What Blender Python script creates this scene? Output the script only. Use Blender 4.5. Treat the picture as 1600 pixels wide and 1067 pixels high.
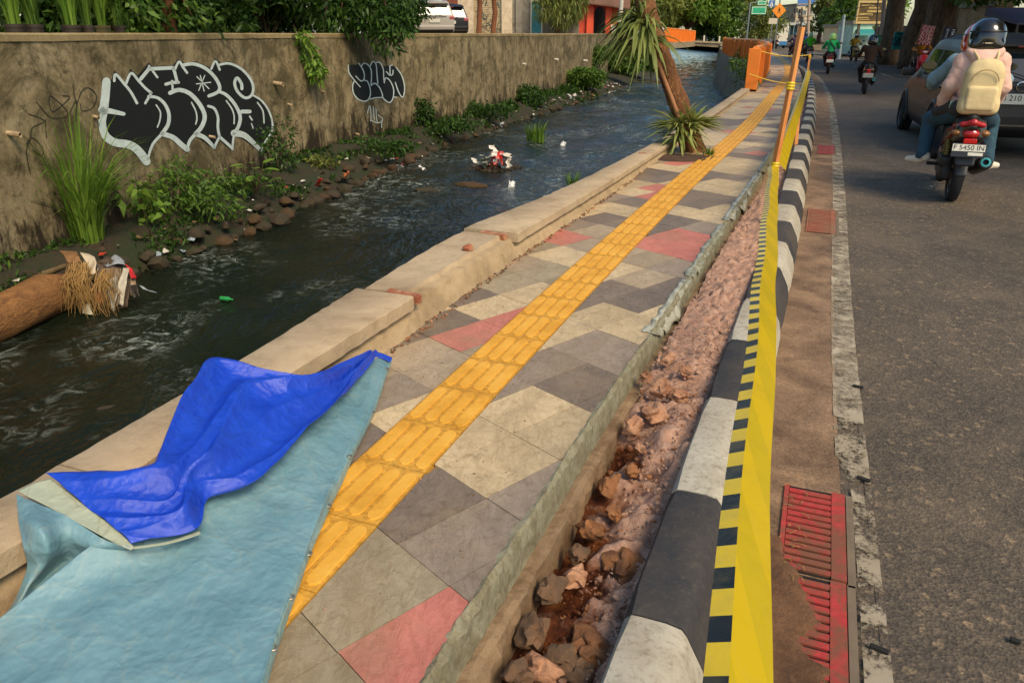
import bpy, bmesh, math, random
import numpy as np
from mathutils import Vector, Matrix, noise as mnoise
from mathutils.geometry import tessellate_polygon

random.seed(7)
RNG = np.random.default_rng(11)
R = math.radians
scene = bpy.context.scene
for o in list(bpy.data.objects):
    bpy.data.objects.remove(o)
COL = scene.collection

# ------------------------------------------------------------------ camera
CAM_Z = 1.75
FPX, HOR = 1155.0, 53.0                 # focal length and horizon row measured on the 1600x1067 photograph
PITCH = math.atan((533.5 - HOR) / FPX)
cam_d = bpy.data.cameras.new('camera')
cam = bpy.data.objects.new('camera', cam_d)
COL.objects.link(cam)
cam.location = (0, 0, CAM_Z)
cam.rotation_euler = (math.pi / 2 - PITCH, 0, 0)
cam_d.sensor_width = 36.0
cam_d.lens = FPX / 1600.0 * 36.0
cam_d.clip_start = 0.05
cam_d.clip_end = 2500
scene.camera = cam

# ------------------------------------------------------------------ light
SUN_EL, SUN_AZ = 48.0, 148.0            # degrees; azimuth clockwise from +Y (behind the camera, to the right)
world = bpy.data.worlds.new('World')
scene.world = world
world.use_nodes = True
wn = world.node_tree
wn.nodes.clear()
wo = wn.nodes.new('ShaderNodeOutputWorld')
wb = wn.nodes.new('ShaderNodeBackground')
sky = wn.nodes.new('ShaderNodeTexSky')
sky.sky_type = 'NISHITA'
sky.sun_disc = False
sky.sun_elevation = R(SUN_EL)
sky.sun_rotation = R(SUN_AZ)
sky.air_density = 1.0
sky.dust_density = 1.6
sky.ozone_density = 0.6
wh = wn.nodes.new('ShaderNodeHueSaturation')
wh.inputs['Saturation'].default_value = 1.25
wt = wn.nodes.new('ShaderNodeMix')
wt.data_type = 'RGBA'
wt.blend_type = 'MULTIPLY'
wt.inputs[0].default_value = 1.0
wt.inputs[7].default_value = (1.0, 0.97, 0.87, 1)
wn.links.new(sky.outputs[0], wh.inputs['Color'])
wn.links.new(wh.outputs[0], wt.inputs[6])
wn.links.new(wt.outputs[2], wb.inputs[0])
wb.inputs[1].default_value = 0.14
wn.links.new(wb.outputs[0], wo.inputs[0])
sun_d = bpy.data.lights.new('sun', 'SUN')
sun_d.energy = 2.25
sun_d.angle = R(22)
sun_d.color = (1.0, 0.83, 0.60)
sun = bpy.data.objects.new('sun', sun_d)
COL.objects.link(sun)
sun.location = (6, -8, 12)
sun.rotation_euler = (R(90 - SUN_EL), 0, R(180 - SUN_AZ))

vs = scene.view_settings
vs.view_transform = 'Standard'
vs.look = 'None'
vs.gamma = 1.0
vs.use_curve_mapping = False
vs.exposure = 0.65
scene.render.filter_size = 1.15
scene.cycles.max_bounces = 6
scene.cycles.transparent_max_bounces = 6

# ------------------------------------------------------------------ measuring helpers
_C, _S = math.cos(PITCH), math.sin(PITCH)
AZ = R(21.8)                            # the road runs this far to the right of straight ahead


def ray(px, py):
    x, yd = px - 800.0, py - 533.5
    return Vector((x, FPX * _C - yd * _S, -(FPX * _S + yd * _C)))


def on_z(px, py, z):
    r = ray(px, py)
    t = (z - CAM_Z) / r.z
    return Vector((r.x * t, r.y * t, z))


def on_y(px, py, Y):
    r = ray(px, py)
    t = Y / r.y
    return Vector((r.x * t, Y, CAM_Z + r.z * t))


def sd_of(px, py, z=0.2):
    p = on_z(px, py, z)
    return p.x * math.sin(AZ) + p.y * math.cos(AZ), p.x * math.cos(AZ) - p.y * math.sin(AZ)


def W(s, d, z=0.0):
    """road frame (s along, d to the right) to world"""
    return Vector((s * math.sin(AZ) + d * math.cos(AZ), s * math.cos(AZ) - d * math.sin(AZ), z))


def cr(tab):
    """smooth curve through a table of (s, d)"""
    xs = np.array([t[0] for t in tab], float)
    ys = np.array([t[1] for t in tab], float)
    m = np.gradient(ys, xs)

    def f(x):
        x = min(max(x, xs[0]), xs[-1])
        i = int(min(max(np.searchsorted(xs, x) - 1, 0), len(xs) - 2))
        h = xs[i + 1] - xs[i]
        t = (x - xs[i]) / h
        return float((2*t**3 - 3*t*t + 1) * ys[i] + (t**3 - 2*t*t + t) * h * m[i]
                     + (-2*t**3 + 3*t*t) * ys[i + 1] + (t**3 - t*t) * h * m[i + 1])
    return f


# ------------------------------------------------------------------ materials
def lin(h):
    if not isinstance(h, str):
        return (h[0], h[1], h[2], 1)
    c = [int(h[i:i + 2], 16) / 255 for i in (0, 2, 4)]
    return tuple(((v + 0.055) / 1.055) ** 2.4 if v > 0.04045 else v / 12.92 for v in c) + (1,)


class NT:
    def __init__(self, name):
        self.m = bpy.data.materials.new(name)
        self.m.use_nodes = True
        self.t = self.m.node_tree
        self.t.nodes.clear()
        self.out = self.t.nodes.new('ShaderNodeOutputMaterial')

    def n(self, kind, **kw):
        nd = self.t.nodes.new('ShaderNode' + kind)
        for k, v in kw.items():
            setattr(nd, k, v)
        return nd

    def l(self, a, b):
        self.t.links.new(a, b)

    def coords(self, kind='pos', scale=(1, 1, 1)):
        if kind == 'pos':
            src = self.n('NewGeometry').outputs['Position']
        else:
            src = self.n('TexCoord').outputs['Object']
        mp = self.n('Mapping')
        mp.inputs['Scale'].default_value = scale
        self.l(src, mp.inputs[0])
        return mp.outputs[0]

    def noise(self, co, scale, detail=5, rough=0.6, dist=0.0):
        nd = self.n('TexNoise')
        nd.inputs['Scale'].default_value = scale
        nd.inputs['Detail'].default_value = detail
        nd.inputs['Roughness'].default_value = rough
        nd.inputs['Distortion'].default_value = dist
        self.l(co, nd.inputs['Vector'])
        return nd.outputs['Fac']

    def ramp(self, fac, stops):
        nd = self.n('ValToRGB')
        el = nd.color_ramp.elements
        while len(el) < len(stops):
            el.new(0.5)
        for e, (p, c) in zip(el, stops):
            e.position = p
            e.color = lin(c) if isinstance(c, str) else (c if len(c) == 4 else (*c, 1))
        self.l(fac, nd.inputs[0])
        return nd.outputs[0]

    def mix(self, fac, a, b, blend='MIX'):
        nd = self.n('Mix', data_type='RGBA', blend_type=blend)
        for i, v in ((0, fac), (6, a), (7, b)):
            if isinstance(v, (int, float)):
                nd.inputs[i].default_value = v
            elif isinstance(v, (tuple, list)):
                nd.inputs[i].default_value = v
            else:
                self.l(v, nd.inputs[i])
        return nd.outputs[2]

    def math(self, op, a, b=None):
        nd = self.n('Math', operation=op)
        for i, v in ((0, a), (1, b)):
            if v is None:
                continue
            if isinstance(v, (int, float)):
                nd.inputs[i].default_value = v
            else:
                self.l(v, nd.inputs[i])
        return nd.outputs[0]

    def bsdf(self, col, rough=0.6, metal=0.0, spec=0.5, coat=0.0, bump=None, bstr=0.3, bdist=0.01):
        b = self.n('BsdfPrincipled')
        for k, v in (('Base Color', col), ('Roughness', rough), ('Metallic', metal), ('Specular IOR Level', spec), ('Coat Weight', coat)):
            if isinstance(v, (int, float, tuple, list)):
                b.inputs[k].default_value = v
            else:
                self.l(v, b.inputs[k])
        if bump is not None:
            bp = self.n('Bump')
            bp.inputs['Strength'].default_value = bstr
            bp.inputs['Distance'].default_value = bdist
            self.l(bump, bp.inputs['Height'])
            self.l(bp.outputs[0], b.inputs['Normal'])
        self.b = b
        self.l(b.outputs[0], self.out.inputs[0])
        return b


def mk(name, col, rough=0.6, var=0.25, scale=6.0, col2=None, c2lo=0.45, c2hi=0.65, c2scale=3.0, bump=0.0, bscale=60.0, bdist=0.01,
       metal=0.0, spec=0.5, coat=0.0, coords='pos', fine=0.0, fscale=200.0, rvar=0.0, stretch=(1, 1, 1)):
    """one procedural surface: base colour, soft mottling, an optional second colour in patches, grain and relief"""
    t = NT(name)
    co = t.coords(coords, stretch)
    n1 = t.noise(co, scale, 6, 0.65)
    base = lin(col)
    lo = tuple(max(0, c * (1 - var)) for c in base[:3]) + (1,)
    hi = tuple(min(1, c * (1 + var)) for c in base[:3]) + (1,)
    c = t.ramp(n1, [(0.28, lo), (0.72, hi)])
    if col2 is not None:
        n2 = t.noise(co, c2scale, 7, 0.7, 0.4)
        c = t.mix(t.ramp(n2, [(c2lo, (0, 0, 0)), (c2hi, (1, 1, 1))]), c, lin(col2))
    if fine:
        n3 = t.noise(co, fscale, 2, 0.5)
        c = t.mix(1.0, c, t.ramp(n3, [(0.3, (1 - fine,) * 3), (0.7, (1 + fine,) * 3)]), 'MULTIPLY')
    bh = t.noise(co, bscale, 6, 0.65) if bump else None
    rg = rough
    if rvar:
        rg = t.math('ADD', t.math('MULTIPLY', n1, rvar), rough - rvar / 2)
    t.bsdf(c, rg, metal, spec, coat, bh, bump, bdist)
    return t.m


def mk_leaf(name, c1, c2, trans=0.35, rough=0.5):
    t = NT(name)
    rnd = t.n('NewGeometry').outputs['Random Per Island']
    c = t.ramp(rnd, [(0.0, c1), (1.0, c2)])
    b = t.bsdf(c, rough, spec=0.3)
    tr = t.n('BsdfTranslucent')
    t.l(c, tr.inputs[0])
    mx = t.n('MixShader')
    mx.inputs[0].default_value = trans
    t.l(b.outputs[0], mx.inputs[1])
    t.l(tr.outputs[0], mx.inputs[2])
    t.l(mx.outputs[0], t.out.inputs[0])
    return t.m


MATS = {}


def plain(hexcol, rough=0.5, metal=0.0, coat=0.0, var=0.08, scale=12.0, spec=0.5, bump=0.0, bscale=80):
    k = (hexcol, rough, metal, coat, var, scale, spec, bump, bscale)
    if k not in MATS:
        MATS[k] = mk('paint_' + hexcol, hexcol, rough, var, scale, metal=metal, coat=coat, coords='obj', spec=spec, bump=bump, bscale=bscale)
    return MATS[k]


# ------------------------------------------------------------------ objects
def tag(o, label=None, cat=None, group=None, kind=None):
    if label:
        o['label'] = label
    if cat:
        o['category'] = cat
    if group:
        o['group'] = group
    if kind:
        o['kind'] = kind
    return o


def link(name, me, parent=None):
    o = bpy.data.objects.new(name, me)
    COL.objects.link(o)
    if parent is not None:
        o.parent = parent
    return o


def empty(name, loc=(0, 0, 0), rz=0.0, scale=1.0, rot=None):
    o = bpy.data.objects.new(name, None)
    COL.objects.link(o)
    o.location = loc
    o.rotation_euler = rot if rot else (0, 0, rz)
    o.scale = (scale,) * 3
    o.empty_display_size = 0.1
    return o


def mesh_np(name, V, F, mats, mi=None, smooth=False):
    """V (n,3) array, F (m,k) array of equal-size faces"""
    V = np.asarray(V, np.float32)
    F = np.asarray(F, np.int32)
    me = bpy.data.meshes.new(name)
    m, k = F.shape
    me.vertices.add(len(V))
    me.vertices.foreach_set('co', V.ravel())
    me.loops.add(m * k)
    me.loops.foreach_set('vertex_index', F.ravel())
    me.polygons.add(m)
    me.polygons.foreach_set('loop_start', np.arange(m, dtype=np.int32) * k)
    for x in mats if isinstance(mats, (list, tuple)) else [mats]:
        me.materials.append(x)
    if mi is not None:
        me.polygons.foreach_set('material_index', np.asarray(mi, np.int32))
    if smooth:
        me.polygons.foreach_set('use_smooth', np.ones(m, bool))
    me.update(calc_edges=True)
    me.validate()
    return me


class MB:
    """collects boxes, tubes, prisms and patches and links them as one mesh"""

    def __init__(self):
        self.v, self.f, self.m = [], [], []
        self.cur = 0

    def add(self, vs_, fs_):
        b = len(self.v)
        self.v += [tuple(p) for p in vs_]
        self.f += [tuple(b + i for i in q) for q in fs_]
        self.m += [self.cur] * len(fs_)
        return self

    def hexa(self, p):
        return self.add(p, [(0, 3, 2, 1), (4, 5, 6, 7), (0, 1, 5, 4), (1, 2, 6, 5), (2, 3, 7, 6), (3, 0, 4, 7)])

    def box(self, c, size, rot=None):
        x, y, z = (q / 2 for q in size)
        ps = [Vector(q) for q in ((-x, -y, -z), (x, -y, -z), (x, y, -z), (-x, y, -z), (-x, -y, z), (x, -y, z), (x, y, z), (-x, y, z))]
        if rot is not None:
            ps = [rot @ q for q in ps]
        return self.hexa([q + Vector(c) for q in ps])

    def cbox(self, c, size, ch, rot=None):
        """box with chamfered edges"""
        bm = bmesh.new()
        bmesh.ops.create_cube(bm, size=1.0)
        bmesh.ops.scale(bm, vec=size, verts=bm.verts)
        bmesh.ops.bevel(bm, geom=bm.edges[:], offset=ch, segments=2, affect='EDGES', profile=0.5)
        vs_ = [v.co.copy() for v in bm.verts]
        if rot is not None:
            vs_ = [rot @ q for q in vs_]
        bm.verts.index_update()
        fs_ = [[v.index for v in f.verts] for f in bm.faces]
        bm.free()
        return self.add([q + Vector(c) for q in vs_], fs_)

    def tube(self, pts, rad, n=8, caps=True, flat=1.0):
        pts = [Vector(p) for p in pts]
        rad = [rad] * len(pts) if isinstance(rad, (int, float)) else rad
        vs_, fs_ = [], []
        up = None
        for i, p in enumerate(pts):
            t = (pts[min(i + 1, len(pts) - 1)] - pts[max(i - 1, 0)]).normalized()
            if up is None:
                up = Vector((0, 0, 1)) if abs(t.z) < 0.9 else Vector((1, 0, 0))
            a = t.cross(up).normalized()
            b = a.cross(t).normalized()
            up = b
            for k in range(n):
                w = 2 * math.pi * k / n
                vs_.append(p + (a * math.cos(w) + b * math.sin(w) * flat) * rad[i])
        for i in range(len(pts) - 1):
            for k in range(n):
                fs_.append((i * n + k, i * n + (k + 1) % n, (i + 1) * n + (k + 1) % n, (i + 1) * n + k))
        if caps:
            fs_.append(tuple(range(n))[::-1])
            fs_.append(tuple((len(pts) - 1) * n + k for k in range(n)))
        return self.add(vs_, fs_)

    def lathe(self, prof, o, ax, n=20, closed=False):
        """profile of (radius, along-axis) turned round the axis ax through o"""
        o, ax = Vector(o), Vector(ax).normalized()
        a = ax.orthogonal().normalized()
        b = ax.cross(a)
        vs_, fs_ = [], []
        for r_, h in prof:
            for k in range(n):
                w = 2 * math.pi * k / n
                vs_.append(o + ax * h + (a * math.cos(w) + b * math.sin(w)) * r_)
        m = len(prof)
        for i in range(m if closed else m - 1):
            for k in range(n):
                fs_.append((i * n + k, i * n + (k + 1) % n, ((i + 1) % m) * n + (k + 1) % n, ((i + 1) % m) * n + k))
        return self.add(vs_, fs_)

    def prism(self, poly, z0, z1, inset=0.0):
        """polygon (x, y) list extruded upwards"""
        n = len(poly)
        vs_ = [(p[0], p[1], z0) for p in poly] + [(p[0], p[1], z1) for p in poly]
        return self.add(vs_, [tuple(range(n, 2 * n)), tuple(range(n))[::-1]] + [(i, (i + 1) % n, n + (i + 1) % n, n + i) for i in range(n)])

    def slab(self, pts, nrm):
        """planar polygon pts given thickness along the vector nrm"""
        n = len(pts)
        vs_ = [Vector(p) for p in pts] + [Vector(p) + Vector(nrm) for p in pts]
        return self.add(vs_, [tuple(range(n, 2 * n)), tuple(range(n))[::-1]] + [(i, (i + 1) % n, n + (i + 1) % n, n + i) for i in range(n)])

    def grid(self, rows, wrap=False):
        nr, nc = len(rows), len(rows[0])
        vs_ = [p for r_ in rows for p in r_]
        fs_ = []
        for i in range(nr - 1):
            for j in range(nc if wrap else nc - 1):
                k = (j + 1) % nc
                fs_.append((i * nc + j, i * nc + k, (i + 1) * nc + k, (i + 1) * nc + j))
        return self.add(vs_, fs_)

    def mesh(self, name, mats, smooth=False, fix=True):
        me = bpy.data.meshes.new(name)
        me.from_pydata(self.v, [], self.f)
        for x in mats if isinstance(mats, (list, tuple)) else [mats]:
            me.materials.append(x)
        me.polygons.foreach_set('material_index', np.array(self.m, np.int32))
        if fix:
            bm = bmesh.new()
            bm.from_mesh(me)
            bmesh.ops.recalc_face_normals(bm, faces=bm.faces[:])
            bm.to_mesh(me)
            bm.free()
        if smooth:
            me.polygons.foreach_set('use_smooth', np.ones(len(me.polygons), bool))
            if smooth != 'all':
                try:
                    me.set_sharp_from_angle(angle=R(40))
                except Exception:
                    pass
        me.update()
        return me

    def build(self, name, mats, parent=None, smooth=False, fix=True):
        return link(name, self.mesh(name, mats, smooth, fix), parent)


def ribbon_strip(cl, wl, wr, z):
    """rows of (left, right) points along road-frame lines"""
    return [[W(s, wl(s), z), W(s, wr(s), z)] for s in cl]


def copy_tree(o, parent=None):
    c = o.copy()
    COL.objects.link(c)
    c.parent = parent
    for ch in o.children:
        copy_tree(ch, c)
    return c


def fnoise(x, y, z=0.0, sc=1.0, oc=3):
    return mnoise.fractal(Vector((x * sc, y * sc, z * sc)), 1.0, 2.0, oc)


# ------------------------------------------------------------------ smooth solids from capsules, ellipsoids and boxes
def sdf_mesh(prims, res=0.02, k=0.03):
    """prims: ('c', a, b, ra, rb, mat) | ('e', centre, radii, mat[, rot]) | ('b', centre, half, round, mat[, rot]); returns V, F, mat per face"""
    lo = np.full(3, 1e9)
    hi = -lo
    bb = []
    for p in prims:
        if p[0] == 'c':
            a, b = np.array(p[1], float), np.array(p[2], float)
            r_ = max(p[3], p[4])
            l, h = np.minimum(a, b) - r_, np.maximum(a, b) + r_
        else:
            c = np.array(p[1], float)
            e = np.full(3, float(np.linalg.norm(p[2]))) if len(p) > (4 if p[0] == 'e' else 5) else np.array(p[2], float)
            l, h = c - e, c + e
        bb.append((l, h))
        lo, hi = np.minimum(lo, l), np.maximum(hi, h)
    pad = 3 * res + k
    lo, hi = lo - pad, hi + pad
    n = np.ceil((hi - lo) / res).astype(int) + 1
    D = np.full(n, 1.0, np.float32)
    B = np.full(n, 1.0, np.float32)
    Mt = np.zeros(n, np.int16)
    ax = [lo[i] + res * np.arange(n[i]) for i in range(3)]
    for p, (l, h) in zip(prims, bb):
        i0 = np.maximum(np.floor((l - pad - lo) / res).astype(int), 0)
        i1 = np.minimum(np.ceil((h + pad - lo) / res).astype(int) + 1, n)
        sl = tuple(slice(i0[i], i1[i]) for i in range(3))
        P = np.stack(np.meshgrid(*[ax[i][sl[i]] for i in range(3)], indexing='ij'), -1)
        if p[0] == 'c':
            a, b = np.array(p[1], float), np.array(p[2], float)
            ba = b - a
            t = np.clip(((P - a) @ ba) / max(ba @ ba, 1e-9), 0, 1)
            d = np.linalg.norm(P - a - t[..., None] * ba, axis=-1) - (p[3] + (p[4] - p[3]) * t)
            m = p[5]
        else:
            q = P - np.array(p[1], float)
            isE = p[0] == 'e'
            rot = p[4] if isE and len(p) > 4 else (p[5] if (not isE) and len(p) > 5 else None)
            if rot is not None:
                q = q @ np.array(rot.to_3x3() if hasattr(rot, 'to_3x3') else rot)
            if isE:
                rr = np.array(p[2], float)
                k0 = np.linalg.norm(q / rr, axis=-1)
                k1 = np.linalg.norm(q / (rr * rr), axis=-1)
                d = k0 * (k0 - 1) / np.maximum(k1, 1e-6)
                m = p[3]
            else:
                w = np.abs(q) - (np.array(p[2], float) - p[3])
                d = np.linalg.norm(np.maximum(w, 0), axis=-1) + np.minimum(w.max(-1), 0) - p[3]
                m = p[4]
        old = D[sl]
        hh = np.clip(0.5 + 0.5 * (old - d) / k, 0, 1)
        D[sl] = old + (d - old) * hh - k * hh * (1 - hh)
        near = d < B[sl]
        Mt[sl] = np.where(near, m, Mt[sl])
        B[sl] = np.minimum(B[sl], d)
    ins = D < 0
    cells = np.zeros(n - 1, np.int8)
    for dx in (0, 1):
        for dy in (0, 1):
            for dz in (0, 1):
                cells += ins[dx:n[0] - 1 + dx, dy:n[1] - 1 + dy, dz:n[2] - 1 + dz]
    act = np.argwhere((cells > 0) & (cells < 8))
    idx = np.full(n - 1, -1, np.int64)
    idx[tuple(act.T)] = np.arange(len(act))
    acc = np.zeros((len(act), 3))
    cnt = np.zeros(len(act))
    cor = [(0, 0, 0), (1, 0, 0), (0, 1, 0), (1, 1, 0), (0, 0, 1), (1, 0, 1), (0, 1, 1), (1, 1, 1)]
    ed = [(0, 1), (2, 3), (4, 5), (6, 7), (0, 2), (1, 3), (4, 6), (5, 7), (0, 4), (1, 5), (2, 6), (3, 7)]
    for e0, e1 in ed:
        c0, c1 = np.array(cor[e0]), np.array(cor[e1])
        d0 = D[tuple((act + c0).T)]
        d1 = D[tuple((act + c1).T)]
        x = (d0 < 0) != (d1 < 0)
        t = np.where(x, d0 / np.where(x, d0 - d1, 1), 0)
        acc += np.where(x[:, None], c0 + t[:, None] * (c1 - c0), 0)
        cnt += x
    V = lo + (act + acc / np.maximum(cnt, 1)[:, None]) * res
    fs_, ms = [], []
    for a_ in range(3):
        b_, c_ = (a_ + 1) % 3, (a_ + 2) % 3
        s0 = [slice(None)] * 3
        s1 = [slice(None)] * 3
        s0[a_] = slice(0, -1)
        s1[a_] = slice(1, None)
        ch = np.argwhere(ins[tuple(s0)] != ins[tuple(s1)])
        ch = ch[(ch[:, b_] > 0) & (ch[:, c_] > 0) & (ch[:, b_] < n[b_] - 1) & (ch[:, c_] < n[c_] - 1)]
        eb = np.zeros(3, int)
        ec = np.zeros(3, int)
        eb[b_] = 1
        ec[c_] = 1
        q = np.stack([idx[tuple((ch - eb - ec).T)], idx[tuple((ch - ec).T)], idx[tuple(ch.T)], idx[tuple((ch - eb).T)]], 1)
        flip = ~ins[tuple(ch.T)]
        q[flip] = q[flip][:, ::-1]
        fs_.append(q)
        ms.append(Mt[tuple(ch.T)])
    F = np.concatenate(fs_)
    Mi = np.concatenate(ms)
    ok = (F >= 0).all(1)
    F, Mi = F[ok], Mi[ok]
    for _ in range(2):                                   # relax the grid steps
        nb = np.zeros_like(V)
        ct = np.zeros(len(V))
        for i in range(4):
            for j in (1, 3):
                np.add.at(nb, F[:, i], V[F[:, (i + j) % 4]])
                np.add.at(ct, F[:, i], 1)
        V = V * 0.5 + nb / np.maximum(ct, 1)[:, None] * 0.5
    return V, F, Mi


def sdf_obj(name, prims, mats, parent=None, res=0.02, k=0.03):
    V, F, Mi = sdf_mesh(prims, res, k)
    return link(name, mesh_np(name, V, F, mats, Mi, True), parent)

# ================================================================== SETTING
# road-frame tables: d (m to the right) against s (m along)
t_edge = cr([(-3, -.76), (0, -.755), (2, -.745), (3, -.735), (4.1, -.70), (6.7, -.65), (10.6, -.56), (15.6, -.60), (22.4, -.65), (30.4, -.80), (40, -1.25), (52, -2.2), (66, -3.6), (90, -6.6), (130, -13)])
t_kin = cr([(-3, -.34), (0, -.335), (4, -.295), (6, -.275), (9, -.275), (12, -.29), (16.6, -.30), (23, -.40), (32, -.63), (40, -1.10), (48.7, -1.86), (66, -3.5), (90, -6.5), (130, -12.9)])
def t_kout(s): return t_kin(s) + 0.20
def t_kfoot(s): return t_kin(s) + 0.275
t_ll = cr([(-3, .30), (2, .30), (4, .27), (9.7, .275), (16.7, .25), (32.3, -.15), (36.6, -.39), (42.1, -.86), (50.7, -1.65), (67, -3.25), (88, -5.7), (130, -12.2)])
t_tac = cr([(-3, -1.34), (0, -1.34), (4, -1.36), (7.7, -1.33), (14.2, -1.19), (22, -1.25), (33.5, -1.43), (42, -1.85), (52, -2.6), (62.5, -3.65), (90, -7.0), (130, -13.4)])
t_par = cr([(-3, -1.98), (2.6, -1.97), (5.3, -1.96), (7, -1.93), (9.4, -1.92), (14.6, -1.93), (20, -1.94), (26.8, -2.05), (33, -2.28), (42, -2.7), (52, -3.5), (66, -5.0), (90, -8.4), (130, -15)])
t_rr = cr([(-3, 7.2), (20, 6.6), (32, 5.5), (40, 4.75), (47, 4.3), (55, 3.6), (66, 1.9), (90, -1.4), (130, -8)])
t_cl = cr([(-3, 3.7), (15, 3.5), (30.5, 3.02), (36.7, 2.58), (40, 2.3), (55, .75), (59, .4), (75, -1.5), (130, -10)])
LEFT_WALL = [(-9.3, -6), (-8.3, 4), (-7.66, 10.3), (-6.35, 20.5), (-3.75, 28.2), (-2.1, 32), (.2, 39.5), (4.6, 54), (9.4, 72), (17, 96)]
WATER_Z = -2.0
SIDE_Z = 0.20
SS = [i * .5 - 3 for i in range(60)] + [27 + 1.5 * i for i in range(60)] + [117 + 2 * i for i in range(7)]


def sheet(name, rows, mat, kind='structure', parent=None):
    mb = MB()
    mb.grid(rows)
    o = mb.build(name, mat, parent, fix=False)
    if parent is None:
        tag(o, kind=kind)
    return o


# --- materials of the ground
m_bed = mk('riverbed_mud', '3a3022', .9, .3, 2)
m_soil_l = mk('bank_soil', '332818', .95, .35, 1.5, col2='232c10', c2lo=.4, c2hi=.6, c2scale=2.2, bump=.7, bscale=9, bdist=.08)
m_lot = mk('earth_lot', '6a5a44', .95, .25, .6, col2='46402c', c2scale=.4, bump=.3, bscale=10)
m_verge = mk('verge_soil', '7a6240', .95, .3, 1.2, col2='3c3d1e', c2scale=.8, bump=.6, bscale=6, bdist=.06)


def asphalt():
    t = NT('asphalt')
    co = t.coords()
    big = t.noise(co, .55, 5, .6)
    c = t.ramp(big, [(.25, '4a4135'), (.55, '584d3f'), (.8, '645847')])
    def cells(sc):
        v = t.n('TexVoronoi')
        v.inputs['Scale'].default_value = sc
        t.l(co, v.inputs['Vector'])
        sp = t.n('SeparateColor')
        t.l(v.outputs['Color'], sp.inputs[0])
        return v, sp
    v1, s1 = cells(95)
    c = t.mix(1.0, c, t.ramp(s1.outputs[0], [(0, (.62, .62, .62)), (.55, (.97, .97, .96)), (.85, (1.22, 1.2, 1.15)), (1, (1.6, 1.55, 1.45))]), 'MULTIPLY')
    v2, s2 = cells(38)
    c = t.mix(1.0, c, t.ramp(s2.outputs[1], [(0, (.78, .78, .78)), (.8, (1.04, 1.04, 1.04)), (.93, (1.1, 1.1, 1.1)), (.96, (1.9, 1.8, 1.6))]), 'MULTIPLY')
    tr = t.noise(t.coords('pos', (1.25, .12, 1)), 1.1, 5, .6)
    c = t.mix(t.ramp(tr, [(.50, (0, 0, 0)), (.70, (.45, .45, .45))]), c, lin('332e28'))
    dust = t.noise(co, 1.9, 7, .7, .6)
    c = t.mix(t.ramp(dust, [(.47, (0, 0, 0)), (.75, (.45, .45, .45))]), c, lin('7a6a56'))
    oil = t.noise(co, 1.2, 4, .5, .3)
    c = t.mix(t.ramp(oil, [(.68, (0, 0, 0)), (.74, (.5, .5, .5))]), c, lin('26231f'))
    ck = t.n('TexVoronoi', feature='DISTANCE_TO_EDGE')
    ck.inputs['Scale'].default_value = .55
    mp = t.n('Mix', data_type='VECTOR')
    wob = t.n('TexNoise')
    wob.inputs['Scale'].default_value = 2.5
    wob.inputs['Detail'].default_value = 6
    t.l(co, wob.inputs['Vector'])
    mp.inputs[0].default_value = .35
    t.l(co, mp.inputs[4])
    t.l(wob.outputs['Color'], mp.inputs[5])
    t.l(mp.outputs[1], ck.inputs['Vector'])
    crk = t.math('MULTIPLY', t.math('LESS_THAN', ck.outputs['Distance'], .0035), t.math('GREATER_THAN', t.noise(co, .8, 3, .5), .52))
    c = t.mix(t.math('MULTIPLY', crk, .7), c, lin('1f1b17'))
    hh = t.math('ADD', v1.outputs['Distance'], t.math('MULTIPLY', v2.outputs['Distance'], .8))
    t.bsdf(c, .8, bump=hh, bstr=.6, bdist=.006)
    return t.m


m_asph = asphalt()
m_gut = mk('dusty_gutter_concrete', '83694f', .92, .34, 3.5, col2='594431', c2lo=.42, c2hi=.66, c2scale=2.6, bump=.35, bscale=120, bdist=.004, fine=.35, fscale=110)


def worn_paint(name, col, under, lo, hi):
    # the asphalt shows through where the paint has flaked off
    """road paint worn through in flakes"""
    t = NT(name)
    co = t.coords()
    w = t.noise(co, 6, 8, .7, .3)
    w2 = t.noise(co, 55, 4, .7)
    f = t.math('ADD', t.math('MULTIPLY', w, .7), t.math('MULTIPLY', w2, .3))
    c = lin(col)
    g = t.noise(co, 3, 4, .6)
    c = t.mix(1.0, c, t.ramp(g, [(.3, (.75, .72, .66)), (.7, (1.05, 1.05, 1.05))]), 'MULTIPLY')
    b = t.bsdf(c, .8, bump=w2, bstr=.3, bdist=.004)
    tr = t.n('BsdfTransparent')
    mx = t.n('MixShader')
    t.l(t.ramp(f, [(lo, (1, 1, 1)), (hi, (0, 0, 0))]), mx.inputs[0])
    t.l(b.outputs[0], mx.inputs[1])
    t.l(tr.outputs[0], mx.inputs[2])
    t.l(mx.outputs[0], t.out.inputs[0])
    return t.m


m_line = worn_paint('road_line_paint', 'b3a78f', '5b5143', .40, .62)
m_line2 = worn_paint('road_line_paint_worn', '9c907a', '5b5143', .46, .54)
m_dash = worn_paint('lane_dash_paint', 'b9a67c', '5d554a', .44, .52)

# --- the sheets
g = MB()
g.add([(-900, -60, -2.75), (900, -60, -2.75), (900, 1500, -2.75), (-900, 1500, -2.75)], [(0, 1, 2, 3)])
tag(g.build('ground', m_bed, fix=False), kind='structure')
# the lot behind the left canal wall
lw = [Vector((x, y, 0)) for x, y in LEFT_WALL]
rows = [[(p.x - .2, p.y, 1.42), (p.x - 6, p.y, 1.45), (-500, p.y, 1.5)] for p in lw] + [[(19, 120, 1.42), (5, 120, 1.45), (-500, 120, 1.5)], [(60, 420, 1.42), (30, 420, 1.45), (-500, 420, 1.5)]]
sheet('lot_ground', rows, m_lot)
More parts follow.
